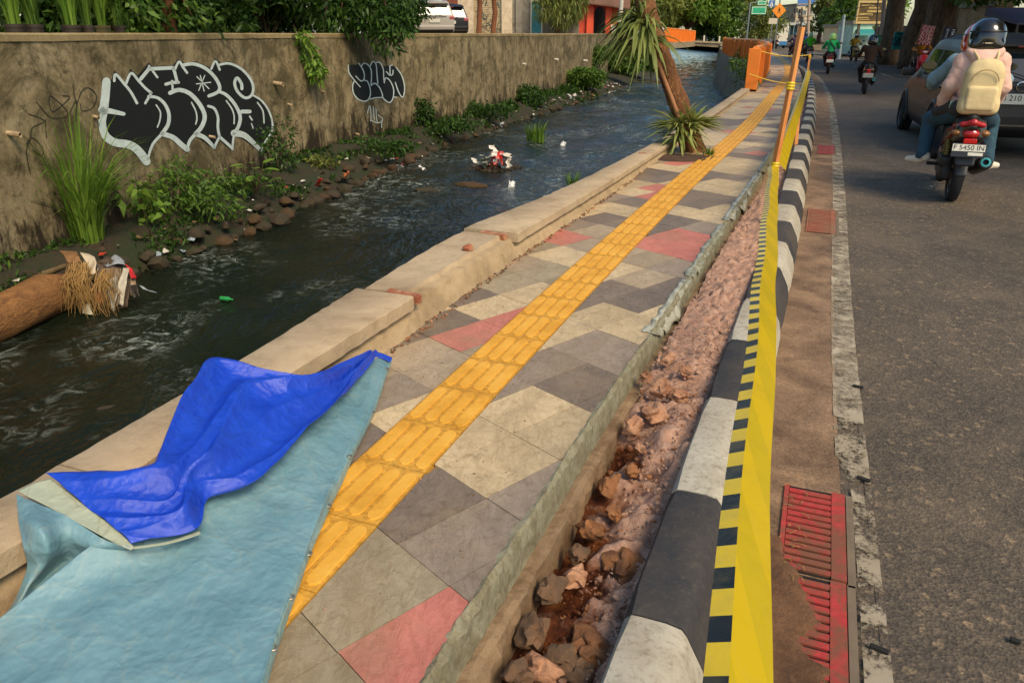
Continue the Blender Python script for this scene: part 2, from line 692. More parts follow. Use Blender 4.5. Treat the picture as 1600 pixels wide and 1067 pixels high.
# road, gutter strip, verge
sheet('road', [[W(s, t_ll(s) + .11, 0), W(s, t_cl(s), .03), W(s, t_rr(s), 0)] for s in SS], m_asph)
sheet('gutter_strip', [[W(s, t_kfoot(s) - .03, .006), W(s, t_ll(s) + .015, .004)] for s in SS], m_gut)
sheet('road_shoulder', [[W(s, t_ll(s) - .02, -.004), W(s, t_ll(s) + .16, -.002)] for s in SS], m_asph)


def edge_line():
    """painted edge line, worn away in places close to the camera"""
    mb = MB()
    s = 1.0
    while s < 100:
        st = .05 if s < 8 else (.12 if s < 20 else 1.2)
        mb.cur = 0 if s > 3.62 else 1
        w = .135 if s > 2.95 else .078
        off = 0 if s > 2.95 else .055
        j = [.004 * fnoise(q, 3.1, 0, 9, 3) for q in (s, s + st)]
        a0, a1 = t_ll(s) + off, t_ll(s + st) + off
        z = .0095
        if not (2.90 < s < 2.96):
            mb.add([W(s, a0 + j[0], z), W(s, a0 + w - j[0], z), W(s + st, a1 + w - j[1], z), W(s + st, a1 + j[1], z)], [(0, 1, 2, 3)])
        s += st
    return mb.build('edge_line', [m_line, m_line2], fix=False)


tag(edge_line(), kind='structure')
mb = MB()
for i, (a, b) in enumerate([(2.5, 6.2), (11, 14.2), (20.5, 23.5), (30.4, 32.7), (36.7, 40.1), (46, 49), (55, 58.8), (66, 70)]):
    mb.add([W(a, t_cl(a), .038), W(a, t_cl(a) + .12, .038), W(b, t_cl(b) + .12, .038), W(b, t_cl(b), .038)], [(0, 1, 2, 3)])
tag(mb.build('lane_marking', m_dash, fix=False), kind='structure')
rows = []
for s in SS:
    r_ = []
    for k, (off, z) in enumerate([(0, -.02), (.12, .12), (.5, .16), (1.5, .25), (3, .45), (7, .6), (14, .6), (500, .6)]):
        zz = z + (.12 * fnoise(s, off, 0, .6) if 1 <= k < 6 else 0)
        r_.append(W(s, t_rr(s) + off, zz))
    rows.append(r_)
sheet('verge', rows, m_verge)
rows = [[W(130, -40, .1), W(130, 900, .1)], [W(900, -40, .1), W(900, 900, .1)]]
sheet('far_ground', [[(45, 135, .15), (900, 135, .15)], [(45, 1500, .15), (900, 1500, .15)]], m_lot)


# --- water
def water_mat():
    t = NT('canal_water')
    co = t.coords('pos', (1, 1, 1))
    n1 = t.noise(co, .5, 4, .6)
    murk = t.ramp(n1, [(.3, (.003, .007, .004)), (.55, (.008, .012, .006)), (.8, (.018, .016, .008))])
    # foam where the flow breaks
    st = t.noise(t.coords('pos', (1.0, .8, 1)), .42, 3, .5, .6)
    fo = t.noise(co, 3.8, 9, .78, 1.3)
    fm = t.math('MULTIPLY', t.ramp(st, [(.46, (.0, .0, .0)), (.64, (1, 1, 1))]), t.ramp(fo, [(.505, (0, 0, 0)), (.66, (.8, .8, .8))]))
    c = t.mix(fm, murk, lin('b4beb2'))
    w1 = t.noise(t.coords('pos', (1.5, .8, 1)), 1.6, 3, .55, 1.4)
    w2 = t.noise(t.coords('pos', (1.3, .9, 1)), 7, 4, .6, .8)
    w3 = t.noise(co, 26, 3, .6, .3)
    h = t.math('ADD', t.math('MULTIPLY', w1, 1.35), t.math('ADD', t.math('MULTIPLY', w2, .5), t.math('MULTIPLY', w3, .11)))
    rg = t.math('ADD', t.math('MULTIPLY', fm, .5), .07)
    t.bsdf(c, rg, spec=.5, bump=h, bstr=.6, bdist=.12)
    t.b.inputs['IOR'].default_value = 1.33
    return t.m


def water_mesh():
    """flowing surface with real chop: a sheet of crossing wave trains, coarser with distance"""
    rng = np.random.default_rng(3)
    ys = np.concatenate([np.arange(-6, 34, .11), np.arange(34, 70, .2), np.arange(70, 240, .8)])
    us = np.linspace(0, 1, 150)
    x0 = np.interp(ys, [-6, 20, 40, 72, 130, 240], [-10, -9, -3, 6, 20, 50])
    x1 = np.interp(ys, [-6, 2, 10, 22, 43, 80, 130, 240], [-3.5, .2, 3.2, 8, 15, 23, 40, 80])
    X = x0[:, None] + (x1 - x0)[:, None] * us[None, :]
    Y = np.repeat(ys[:, None], len(us), 1)
    Z = np.zeros_like(X)
    amp = np.interp(Y, [0, 12, 25, 60, 240], [.55, .8, 1.2, 1.5, 1.6])
    for k in range(26):
        lam = .32 * 1.11 ** k * rng.uniform(.85, 1.15)
        a = rng.normal() * .75 - R(70)
        kx, ky = 2 * math.pi / lam * math.cos(a), 2 * math.pi / lam * math.sin(a)
        wob = .7 * np.sin(X * rng.uniform(.5, 1.6) + rng.random() * 6) + .7 * np.sin(Y * rng.uniform(.3, 1.1) + rng.random() * 6)
        env = .5 + .5 * np.sin(X * rng.uniform(.4, 1.3) + Y * rng.uniform(.2, .9) + rng.random() * 6)
        Z += .0062 * lam ** .8 * env * np.sin(kx * X + ky * Y + wob + rng.random() * 6)
    Z = WATER_Z + Z * amp
    V = np.stack([X, Y, Z], -1).reshape(-1, 3)
    n, m = X.shape
    q = (np.arange(n - 1)[:, None] * m + np.arange(m - 1)[None, :]).reshape(-1)
    return mesh_np('canal_water', V, np.stack([q, q + 1, q + m + 1, q + m], 1), water_mat(), None, True)


tag(link('canal_water', water_mesh()), kind='structure')

# --- left bank at the foot of the wall
BANK_W = cr([(-6, .3), (4, .5), (9.5, .75), (12, 1.2), (15, 1.9), (20.5, 2.2), (24.9, 1.9), (32, 1.3), (45, 2.0), (60, 2.6), (96, 3)])


def wall_at(y):
    for (x0, y0), (x1, y1) in zip(LEFT_WALL, LEFT_WALL[1:]):
        if y <= y1:
            return x0 + (x1 - x0) * (y - y0) / (y1 - y0)
    return LEFT_WALL[-1][0]


rows = []
for i in range(200):
    y = -4 + i * .5
    w = BANK_W(y) + .22 * fnoise(y, 1.7, 0, .8)
    x = wall_at(y)
    r_ = []
    for k in range(13):
        u = k / 12
        z = -1.42 - .08 * u - .62 * u ** 2.6 + .13 * fnoise(x + u * w, y, 0, 1.6, 4) * (1 - .3 * u)
        if u == 1:
            z = -2.35
        r_.append((x - .1 + u * (w + .1) + (.1 if u == 1 else 0), y, z))
    rows.append(r_)
tag(sheet('bank', rows, m_soil_l), kind='structure')

# --- sidewalk base, with its tiles as pieces
m_conc = mk('sidewalk_concrete', '8b7c66', .9, .2, 6, col2='6b5c45', c2scale=3, bump=.3, bscale=60)
mb = MB()
rows = []
for s in SS:
    rows.append([W(s, t_par(s) - .12, .182), W(s, t_edge(s) - .006, .182), W(s, t_edge(s) - .006, -.25)])
mb.grid(rows)
sidewalk = tag(mb.build('sidewalk', m_conc, fix=False), kind='structure')


def tile_mat(name, col, dark, stain=.5):
    t = NT(name)
    co = t.coords()
    oi = t.n('ObjectInfo').outputs['Random']
    n1 = t.noise(co, 5, 7, .7, .4)
    n2 = t.noise(co, 22, 6, .7, .8)
    b = lin(col)
    c = t.ramp(n1, [(.25, tuple(v * .74 for v in b[:3])), (.55, b), (.8, tuple(min(1, v * 1.14) for v in b[:3]))])
    c = t.mix(t.ramp(n2, [(.50, (0, 0, 0)), (.72, (min(1, stain * 1.5),) * 3)]), c, lin(dark))
    hs = t.n('HueSaturation')
    t.l(c, hs.inputs['Color'])
    t.l(t.math('ADD', t.math('MULTIPLY', oi, .24), .88), hs.inputs['Value'])
    # slate-like stamp: long soft creases
    vv = t.noise(t.coords('pos', (2.6, 1, 1)), 6, 8, .68, .7)
    cr_ = t.ramp(vv, [(.44, (1, 1, 1)), (.5, (0, 0, 0)), (.56, (1, 1, 1))])
    c2 = t.mix(t.math('MULTIPLY', t.math('SUBTRACT', 1.0, cr_), .24), hs.outputs[0], lin(dark))
    dd = t.noise(co, 1.7, 7, .72, .6)
    c2 = t.mix(t.ramp(dd, [(.46, (0, 0, 0)), (.75, (.6, .6, .6))]), c2, lin('8f7a5a'))
    sp = t.noise(co, 70, 3, .7)
    c2 = t.mix(t.ramp(sp, [(.62, (0, 0, 0)), (.75, (.5, .5, .5))]), c2, lin('5e503c'))
    h = t.math('ADD', t.math('MULTIPLY', cr_, .2), t.math('ADD', n2, t.math('MULTIPLY', t.noise(co, 120, 3, .6), .25)))
    t.bsdf(c2, t.math('ADD', t.math('MULTIPLY', n1, .35), .42), bump=h, bstr=.55, bdist=.008, spec=.35)
    return t.m


TM = {'b': tile_mat('tile_beige', 'c4ae88', '8d7753'), 'g': tile_mat('tile_grey', '938371', '6f5f4c'), 'd': tile_mat('tile_dark_grey', '7b6d5f', '594c3f', .6),
      'r': tile_mat('tile_red', 'bd7464', '99543f', .35), 'o': tile_mat('tile_olive_grey', '9b8d73', '746546'), 't': tile_mat('tile_tan', 'a8957a', '7c6a50')}
TL = list(TM)
SAMPLES = [((640, 1010), 'r'), ((640, 900), 'o'), ((560, 950), 'o'), ((500, 1010), 'o'), ((470, 1050), 'o'), ((750, 850), 'g'), ((690, 800), 'd'), ((800, 790), 'g'), ((760, 730), 'b'), ((800, 660), 'b'),
           ((850, 640), 'b'), ((720, 680), 'b'), ((870, 690), 'b'), ((910, 610), 'd'), ((850, 575), 'g'), ((830, 590), 'g'), ((900, 550), 'g'), ((960, 560), 'g'), ((885, 525), 'b'), ((950, 500), 'b'),
           ((1000, 520), 'b'), ((990, 460), 'd'), ((940, 470), 'd'), ((1000, 420), 't'), ((940, 425), 'b'), ((1040, 405), 'g'), ((1000, 400), 't'), ((1030, 380), 'r'), ((1085, 385), 'r'), ((1100, 350), 'g'), ((1020, 352), 'd'),
           ((1090, 330), 'b'), ((1120, 335), 'b'), ((1130, 307), 'd'), ((1090, 312), 'd'), ((1130, 290), 'b'), ((1165, 296), 'b'), ((1130, 275), 'd'), ((1180, 275), 't'), ((1150, 260), 'b'), ((1190, 245), 'b'),
           ((650, 620), 'b'), ((600, 640), 'b'), ((620, 660), 'b'), ((570, 700), 'd'), ((650, 598), 'g'), ((640, 560), 't'), ((600, 570), 't'), ((700, 552), 't'), ((680, 520), 'd'), ((765, 500), 'r'), ((790, 508), 'r'),
           ((700, 485), 'b'), ((770, 465), 'b'), ((800, 455), 'b'), ((745, 455), 'd'), ((800, 430), 'o'), ((840, 432), 'o'), ((850, 408), 'b'), ((900, 400), 'b'), ((820, 412), 't'), ((845, 390), 'o'), ((885, 368), 'r'),
           ((925, 370), 't'), ((930, 352), 'd'), ((880, 350), 'g'), ((960, 330), 'b'), ((900, 332), 'b'), ((990, 320), 'd'), ((950, 312), 'g'), ((1010, 298), 'r'), ((975, 300), 'b'), ((1010, 288), 'b'),
           ((1030, 275), 'd'), ((1060, 262), 'b'), ((1050, 250), 't'), ((1080, 252), 'r')]
SPTS = [(sd_of(*p), c) for p, c in SAMPLES]


def clip(poly, nx, ny, c):
    """keep the part where nx*s + ny*d <= c"""
    out = []
    for i in range(len(poly)):
        a, b = poly[i], poly[(i + 1) % len(poly)]
        fa, fb = nx * a[0] + ny * a[1] - c, nx * b[0] + ny * b[1] - c
        if fa <= 0:
            out.append(a)
        if fa * fb < 0:
            t = fa / (fa - fb)
            out.append((a[0] + t * (b[0] - a[0]), a[1] + t * (b[1] - a[1])))
    return out


def parea(p):
    return abs(sum(p[i][0] * p[(i + 1) % len(p)][1] - p[(i + 1) % len(p)][0] * p[i][1] for i in range(len(p)))) / 2


TAC_W = .148
ta = R(25.5)
ux, uy, vx, vy = math.cos(ta), math.sin(ta), -math.sin(ta), math.cos(ta)
CU, CV = .385, .275
O_S, O_D = 1.71, -1.09
cells = []
for iu in range(-14, 150):
    for iv in range(-110, 70):
        cs = O_S + (iu + .5) * CU * ux + (iv + .5) * CV * vx
        cd = O_D + (iu + .5) * CU * uy + (iv + .5) * CV * vy
        if not (-.6 < cs < 62) or not (t_par(cs) - .5 < cd < t_edge(cs) + .4):
            continue
        q = []
        for a, b in ((0, 0), (1, 0), (1, 1), (0, 1)):
            e = .0018
            uu, vv = iu + a, iv + b
            q.append((O_S + uu * CU * ux + vv * CV * vx + (e if a == 0 else -e) * ux, O_D + uu * CU * uy + vv * CV * vy + (e if b == 0 else -e) * vy))
        cells.append((cs, cd, q, iu, iv))
cells.sort(key=lambda c: c[0])
far = MB()
ntile = 0
for cs, cd, q, iu, iv in cells:
    for side in (0, 1):
        if side == 0:
            lo, hi = (lambda s: t_par(s) - .03), (lambda s: t_tac(s) - TAC_W - .004)
        else:
            lo, hi = (lambda s: t_tac(s) + TAC_W + .004), t_edge
        p = q
        for fn, sg in ((lo, -1), (hi, 1)):
            k = (fn(cs + .2) - fn(cs - .2)) / .4
            p = clip(p, -sg * k, sg, sg * (fn(cs) - k * cs)) if len(p) > 2 else []
        if len(p) < 3 or parea(p) < .0012:
            continue
        ms, md = sum(a[0] for a in p) / len(p), sum(a[1] for a in p) / len(p)
        if cs < 10.5:
            c = min(SPTS, key=lambda e: (e[0][0] - ms) ** 2 * .8 + (e[0][1] - md) ** 2 * 2.5)[1]
        else:
            rr = random.Random((int(round(ms * 1.5)) * 7 + side * 13))
            c = rr.choice('bbgdtbgb') if random.random() < .8 else random.choice('bgdtr')
        pts = [W(a[0], a[1]) for a in p]
        if cs < 11.8 and ntile < 296:
            t_ = MB()
            t_.prism([(v.x, v.y) for v in pts], .17, SIDE_Z + random.uniform(-.0012, .0012))
            me = t_.mesh('paving_tile', TM[c])
            link('paving_tile', me, sidewalk)
            ntile += 1
        else:
            far.cur = TL.index(c)
            far.prism([(v.x, v.y) for v in pts], .18, SIDE_Z + random.uniform(-.001, .001))
o = far.build('far_paving', [TM[k] for k in TL], sidewalk)
o['kind'] = 'stuff'
# beyond the last cut cells a plain stretch of the same paving
sheet('paving_run', [[W(s, t_par(s), .199), W(s, t_edge(s), .199)] for s in np.arange(61.5, 118, 1.5)], TM['t'], parent=sidewalk)


# --- tactile strip
def tactile_mat():
    t = NT('tactile_yellow')
    co = t.coords()
    n1 = t.noise(co, 6, 6, .7)
    c = t.ramp(n1, [(.25, 'b98227'), (.5, 'd69d38'), (.8, 'e0ae4e')])
    geo = t.n('NewGeometry')
    sep = t.n('SeparateXYZ')
    t.l(geo.outputs['Position'], sep.inputs[0])
    groove = t.math('LESS_THAN', sep.outputs[2], SIDE_Z + .0032)
    d = t.noise(co, 40, 6, .75, .4)
    dirt_shade = t.math('MULTIPLY', groove, t.ramp(d, [(.36, (0, 0, 0)), (.66, (.7, .7, .7))]))  # groove dirt, darkened to make up for weak shading around the bars
    c = t.mix(dirt_shade, c, lin('855f24'))
    d2 = t.noise(co, 14, 7, .75, .5)
    c = t.mix(t.ramp(d2, [(.60, (0, 0, 0)), (.8, (.5, .5, .5))]), c, lin('8d6a2e'))
    t.bsdf(c, .62, bump=t.noise(co, 90, 4, .7), bstr=.35, bdist=.004, spec=.25)
    return t.m


m_tac = tactile_mat()
TLEN = .352


def tactile_mesh():
    mb = MB()
    hw, hl = TAC_W - .002, TLEN / 2 - .002
    mb.hexa([(-hw, -hl, -.02), (hw, -hl, -.02), (hw, hl, -.02), (-hw, hl, -.02), (-hw, -hl, .002), (hw, -hl, .002), (hw, hl, .002), (-hw, hl, .002)])
    for k in range(4):
        cx = -hw + (k + .5) * 2 * hw / 4
        for r0, z0, r1, z1 in ((.0262, .0021, .0246, .0072),):
            ring = []
            for rr, zz in ((r0, z0), (r1, z1)):
                ps = []
                for e in (1, -1):
                    for j in range(5):
                        a = math.pi * j / 4 if e == 1 else math.pi + math.pi * j / 4
                        ps.append((cx + rr * math.cos(a), e * (hl - .045) + rr * math.sin(a), zz))
                ring.append(ps)
            n = len(ring[0])
            mb.add(ring[0] + ring[1], [(i, (i + 1) % n, n + (i + 1) % n, n + i) for i in range(n)] + [tuple(range(n, 2 * n))])
    return mb.mesh('tactile_tile', m_tac)


tme = tactile_mesh()
s = -.7
strip = MB()
ftac = []
while s < 100:
    a, b = W(s, t_tac(s)), W(s + TLEN, t_tac(s + TLEN))
    dr = b - a
    rz = math.atan2(dr.y, dr.x) - math.pi / 2
    if s < 40:
        o = link('tactile_tile', tme, sidewalk)
        o.location = ((a.x + b.x) / 2, (a.y + b.y) / 2, SIDE_Z + .0005 + random.uniform(-.0006, .0006))
        o.rotation_euler = (0, 0, rz + random.uniform(-.004, .004))
    else:
        ftac.append([W(s, t_tac(s) - TAC_W, SIDE_Z + .005), W(s, t_tac(s) + TAC_W, SIDE_Z + .005)])
    s += TLEN
o = sheet('far_tactile', ftac, m_tac, parent=sidewalk)
o['kind'] = 'stuff'

# --- broken edge of the sidewalk: mortar face and concrete beam
def mortar_mat():
    t = NT('edge_mortar')
    co = t.coords()
    n1 = t.noise(co, 12, 8, .75, .4)
    c = t.ramp(n1, [(.2, '5a4f38'), (.45, '827a5e'), (.62, '98947a'), (.85, 'b0a184')])
    st = t.noise(t.coords('pos', (4, 4, 1)), 16, 5, .7)
    c = t.mix(t.ramp(st, [(.52, (0, 0, 0)), (.72, (.6, .6, .6))]), c, lin('54492f'))
    t.bsdf(c, .9, bump=n1, bstr=.7, bdist=.02)
    return t.m


m_mort = mortar_mat()
m_beam = mk('edge_beam_concrete', '8f7658', .92, .25, 7, col2='6b5236', c2scale=5, bump=.6, bscale=45, bdist=.012, fine=.12)
ES = [-1 + .03 * i for i in range(400)] + [11 + .25 * i for i in range(60)] + [26 + 1.5 * i for i in range(40)]
rows, rows2 = [], []
for s in ES:
    e = t_edge(s)
    n_ = 1.7 * fnoise(s, 2.2, 0, 7, 4) if s < 14 else 0
    n2 = 2.0 * fnoise(s, 6.2, 0, 19, 4) if s < 14 else 0
    rows.append([W(s, e - .012 + .008 * n2, SIDE_Z - .001), W(s, e + .004 + .007 * n_, SIDE_Z + .006 + .004 * n2), W(s, e + .018 + .006 * n2, SIDE_Z - .012 + .006 * n_),
                 W(s, e + .026 + .004 * n_, .14), W(s, e + .03 + .004 * n2, .086), W(s, e + .031, .07)])
    rows2.append([W(s, e + .022, .074), W(s, e + .055 + .004 * n_, .076 + .003 * n2), W(s, e + .078 + .006 * n_, .068 + .004 * n_), W(s, e + .085 + .008 * n2, .03), W(s, e + .082, -.3)])
sheet('edge_mortar', rows, m_mort, parent=sidewalk)
sheet('edge_beam', rows2, m_beam, parent=sidewalk)

# --- dug-out trench between sidewalk and kerb
def soil_mat():
    t = NT('trench_soil')
    co = t.coords()
    n1 = t.noise(co, 3.2, 8, .7, .4)
    n2 = t.noise(co, 26, 7, .75)
    n3 = t.noise(co, 9, 7, .7)
    dry = t.ramp(n2, [(.25, '96705a'), (.5, 'b8917a'), (.78, 'd6b8a0')])
    wet = t.ramp(n3, [(.3, '331a0e'), (.5, '5f3016'), (.72, '8a5226')])
    sep = t.n('SeparateXYZ')
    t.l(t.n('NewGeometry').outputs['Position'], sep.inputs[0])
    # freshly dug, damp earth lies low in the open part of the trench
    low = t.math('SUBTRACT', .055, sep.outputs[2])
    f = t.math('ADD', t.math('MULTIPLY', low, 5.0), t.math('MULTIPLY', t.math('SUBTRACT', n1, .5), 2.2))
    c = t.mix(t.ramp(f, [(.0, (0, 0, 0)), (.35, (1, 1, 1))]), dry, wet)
    h = t.math('ADD', n2, t.math('MULTIPLY', t.noise(co, 90, 4, .7), .35))
    t.bsdf(c, .93, bump=h, bstr=.9, bdist=.02, spec=.25)
    return t.m


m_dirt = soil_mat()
t_soil = cr([(-1, -.02), (1.2, -.04), (1.9, -.03), (2.6, .01), (3.1, .06), (3.8, .115), (5, .125), (7, .12), (9, .09), (12, .06), (18, .05), (60, .05)])
rows = []
for i in range(560):
    s = -.5 + .018 * i if i < 420 else 7.06 + (i - 420) * .12
    e0, e1 = t_edge(s) + .075, t_kin(s) + .02
    r_ = []
    NC = 26 if i < 420 else 26
    for k in range(NC):
        u = k / (NC - 1)
        d = e0 + u * (e1 - e0)
        am = .075 if s < 3.4 else .032
        z = t_soil(s) + am * fnoise(s, d, 0, 5.5, 5) + .020 * fnoise(s, d, 4, 21, 3)
        z += (.10 * u ** 1.6 - .10 * max(0, .55 - u)) * (1 if s < 3.0 else max(.2, 1 - (s - 3.0) * 1.5))
        cl = fnoise(s, d, 9, 8, 2)
        if cl > .25:
            z += .05 * (cl - .25)
        if s > 3.2:
            ck = abs(fnoise(s, d * 2, 5, 3.2, 3))
            if ck < .03:
                z -= .05 * (1 - ck / .03)
        z = min(z, .185)
        r_.append(W(s, d, z))
    rows.append(r_)
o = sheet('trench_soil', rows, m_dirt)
for p in o.data.polygons:
    p.use_smooth = True

# --- kerb stones, painted black and white
def kerb_mat(name, a, b, c3, dust=.6):
    t = NT(name)
    co = t.coords()
    n1 = t.noise(co, 7, 8, .75, .3)
    n2 = t.noise(co, 45, 5, .7)
    c = t.ramp(n1, [(.28, b), (.5, a), (.8, a)])
    c = t.mix(t.ramp(n2, [(.52, (0, 0, 0)), (.68, (.7, .7, .7))]), c, lin(c3))
    n5 = t.noise(co, 18, 7, .8, .6)
    c = t.mix(t.ramp(n5, [(.56, (0, 0, 0)), (.66, (dust,) * 3)]), c, lin('6a6052'))
    dst = t.noise(co, 2.3, 5, .7)
    c = t.mix(t.ramp(dst, [(.38, (0, 0, 0)), (.72, (dust,) * 3)]), c, lin('85735a'))
    t.bsdf(c, .72, bump=n2, bstr=.35, bdist=.006, spec=.4)
    return t.m


m_kw = kerb_mat('kerb_white_paint', 'b3ad9b', '8a8371', '78705f')
m_kb = kerb_mat('kerb_black_paint', '2b2c2f', '242528', '454039', .22)
kerb = tag(empty('kerb'), kind='structure')
s, i = .05, 0
KL = cr([(0, .74), (4, .75), (10, .75), (60, .75)])
bounds = [-.5, .25, .98, 1.69, 2.38, 3.2, 3.96, 4.7, 5.5]
while bounds[-1] < 70:
    bounds.append(bounds[-1] + KL(bounds[-1]))
for i in range(len(bounds) - 1):
    a, b = bounds[i] + .003, bounds[i + 1] - .003
    n = 5 if a < 12 else 2
    mb = MB()
    rows = []
    for k in range(n + 1):
        s = a + (b - a) * k / n
        ki = t_kin(s)
        j = .003 * fnoise(s, 1, 0, 3)
        e = .008 if k in (0, n) else 0
        sec = [(0, -.15), (.0, .17), (.012 + e, .196 - e * .5), (.05, .203 - e), (.12, .203 - e), (.165, .195 - e), (.19 - e, .175 - e), (.203 - e, .14), (.245 - e, .06), (.272 - e, -.05)]
        rows.append([W(s, ki + d + j, z) for d, z in sec])
    mb.grid(rows)
    for e_, rw in ((0, rows[0]), (1, rows[-1])):
        mb.add(rw, [tuple(range(len(rw)))])
    mb.build('kerb_stone', m_kw if i % 2 == 0 else m_kb, kerb, smooth=True)

# ================================================================== PARAPET AND CANAL WALLS
def stain_conc(name, base, light, dark, streak=.5, moss=None):
    t = NT(name)
    co = t.coords()
    n1 = t.noise(co, 1.1, 8, .68, .5)
    n2 = t.noise(co, 9, 8, .75, .3)
    c = t.ramp(n1, [(.22, dark), (.48, base), (.78, light)])
    c = t.mix(t.ramp(n2, [(.48, (0, 0, 0)), (.74, (.55, .55, .55))]), c, lin(dark))
    st = t.noise(t.coords('pos', (1, 1, .09)), 3.4, 6, .7, .3)
    c = t.mix(t.ramp(st, [(.52, (0, 0, 0)), (.72, (streak,) * 3)]), c, lin(dark))
    if moss:
        bl = t.noise(co, .75, 8, .75, .8)
        c = t.mix(t.ramp(bl, [(.47, (0, 0, 0)), (.60, (.85, .85, .85))]), c, lin('4a432a'))
        b2_ = t.noise(co, 3.2, 8, .8, .5)
        c = t.mix(t.ramp(b2_, [(.50, (0, 0, 0)), (.62, (.75, .75, .75))]), c, lin('352e1a'))
        sep = t.n('SeparateXYZ')
        t.l(t.n('NewGeometry').outputs['Position'], sep.inputs[0])
        m = t.math('ADD', t.math('MULTIPLY', sep.outputs[2], -.42), t.math('MULTIPLY', t.math('SUBTRACT', t.noise(t.coords('pos', (1, 1, .35)), 2.2, 7, .75), .5), 2.2))
        c = t.mix(t.ramp(m, [(.40, (0, 0, 0)), (.62, (.92, .92, .92))]), c, lin(moss))
    h = t.math('ADD', n2, t.math('MULTIPLY', t.noise(co, 60, 4, .7), .4))
    t.bsdf(c, .92, bump=h, bstr=.5, bdist=.02, spec=.3)
    return t.m


m_par = stain_conc('parapet_plaster', 'a58f6e', 'bda683', '6b573c', .45)
m_cap = stain_conc('parapet_cap_cement', 'ad987a', 'c4b08e', '7a664a', .35)
m_capface = stain_conc('parapet_cap_face', '8a7557', 'a08a68', '5d4a30', .3)
m_wall = stain_conc('canal_wall_plaster', '8c7c5b', 'aa9b79', '3c3320', .8, '221a0c')
parapet = tag(empty('parapet_wall', W(0, -2.1, 0)), 'low cement parapet with broken capping between canal and sidewalk', 'wall')
t_po = cr([(-3, .285), (2.7, .29), (3.5, .36), (4.6, .42), (6.5, .30), (9.5, .22), (12, .2), (23, .2), (130, .2)])
t_hs = cr([(-3, 1.0), (3.4, 1.0), (7, .8), (12, .55), (23, .52), (130, .5)])


def w0(o):
    """parts modelled in world coordinates under an empty at its base"""
    o.matrix_parent_inverse = o.parent.matrix_world.inverted()
    bpy.context.view_layer.update()
    return o


def keep(o, p):
    o.parent = p
    o.location = o.location - p.location if p.rotation_euler.z == 0 else o.location
    return o


rows = []
for s in [-2 + .05 * i for i in range(500)] + [23 + 1.0 * i for i in range(90)]:
    i_ = t_par(s)
    n_ = .012 * fnoise(s, .3, 0, 5, 4)
    n2 = .014 * fnoise(s, 5.3, 0, 11, 3)
    PO = t_po(s)
    hs = t_hs(s)
    rows.append([W(s, i_ - PO + .02, -2.3), W(s, i_ - PO, .2), W(s, i_ - PO + n2 * .6, .2 + 0.145 * hs), W(s, i_ - .15, .2 + 0.152 * hs), W(s, i_ - .045 + n2, .2 + 0.148 * hs), W(s, i_ - .036 + n_, .2 + 0.135 * hs), W(s, i_ - .03 + n_ * .5, .2 + 0.09 * hs),
                 W(s, i_ - .012 + n_, .2 + 0.08 * hs), W(s, i_ - .004 + n2, .2 + 0.035 * hs), W(s, i_ + .01 + n_ * 2, .2 + 0.005 * hs), W(s, i_ + .03, .16)])
mb = MB()
mb.grid(rows)
o = mb.build('core', m_par, None, smooth='all', fix=False)
keep(o, parapet)


def cap_slab(a, b, over=.012):
    mb = MB()
    n = max(2, int((b - a) / .05))
    rows = []
    for k in range(n + 1):
        s = a + (b - a) * k / n
        i_ = t_par(s)
        j = .011 * fnoise(s, 3, 0, 11, 4)
        PO = t_po(s)
        hs = t_hs(s)
        z1 = .2 + .202 * hs + .005 * fnoise(s, 7, 0, 2)
        rows.append([W(s, i_ - PO - .015 + j, .2 + .145 * hs), W(s, i_ - PO - .018 + j, z1 - .006), W(s, i_ - PO - .006 + j, z1), W(s, i_ + over - .012 + j, z1), W(s, i_ + over + j, z1 - .008), W(s, i_ + over + j, .2 + .125 * hs), W(s, i_ - .03, .2 + .125 * hs)])
    mb.grid(rows, wrap=True)
    for rw in (rows[0], rows[-1]):
        mb.add(rw, [tuple(range(len(rw)))])
    mb.m = [0] * len(mb.m)
    o = mb.build('capping_slab', m_cap, None, smooth=True)
    keep(o, parapet)


for a, b in ((-1.2, 1.42), (1.428, 3.42), (5.0, 8.1), (8.108, 9.55), (9.558, 12.1), (12.108, 15.4), (15.408, 19), (19.008, 23.2)):
    cap_slab(a, b)
# thin mortar bed where the capping has come off, and brick ends at the breaks
mb = MB()
rows = []
for s in np.arange(3.5, 5.0, .05):
    i_ = t_par(s)
    j = .02 * fnoise(s, 3, 0, 7, 3)
    PO = t_po(s)
    rows.append([W(s, i_ - PO, .3), W(s, i_ - PO, .372 + .3 * j), W(s, i_ - .11 + j, .374 + .3 * j), W(s, i_ - .09 + j, .32)])
mb.grid(rows)
for rw in (rows[0], rows[-1]):
    mb.add(rw, [(0, 1, 2, 3)])
keep(mb.build('mortar_bed', m_cap, None, smooth=True), parapet)
m_brick = mk('old_brick', '8a4e33', .9, .3, 14, col2='b08a66', c2scale=9, bump=.6, bscale=50)
for s, d in ((3.47, -.13), (3.46, -.03), (4.96, -.12), (4.97, -.22), (9.62, -.12)):
    mb = MB()
    mb.cbox((0, 0, 0), (.11, .055, .05), .006)
    o = mb.build('brick', m_brick, None)
    o.location = W(s, t_par(s) + d, .2 + .172 * t_hs(s))
    o.rotation_euler = (random.uniform(-.1, .1), random.uniform(-.1, .1), -AZ + math.pi / 2 * 0 + random.uniform(-.15, .15))
    keep(o, parapet)


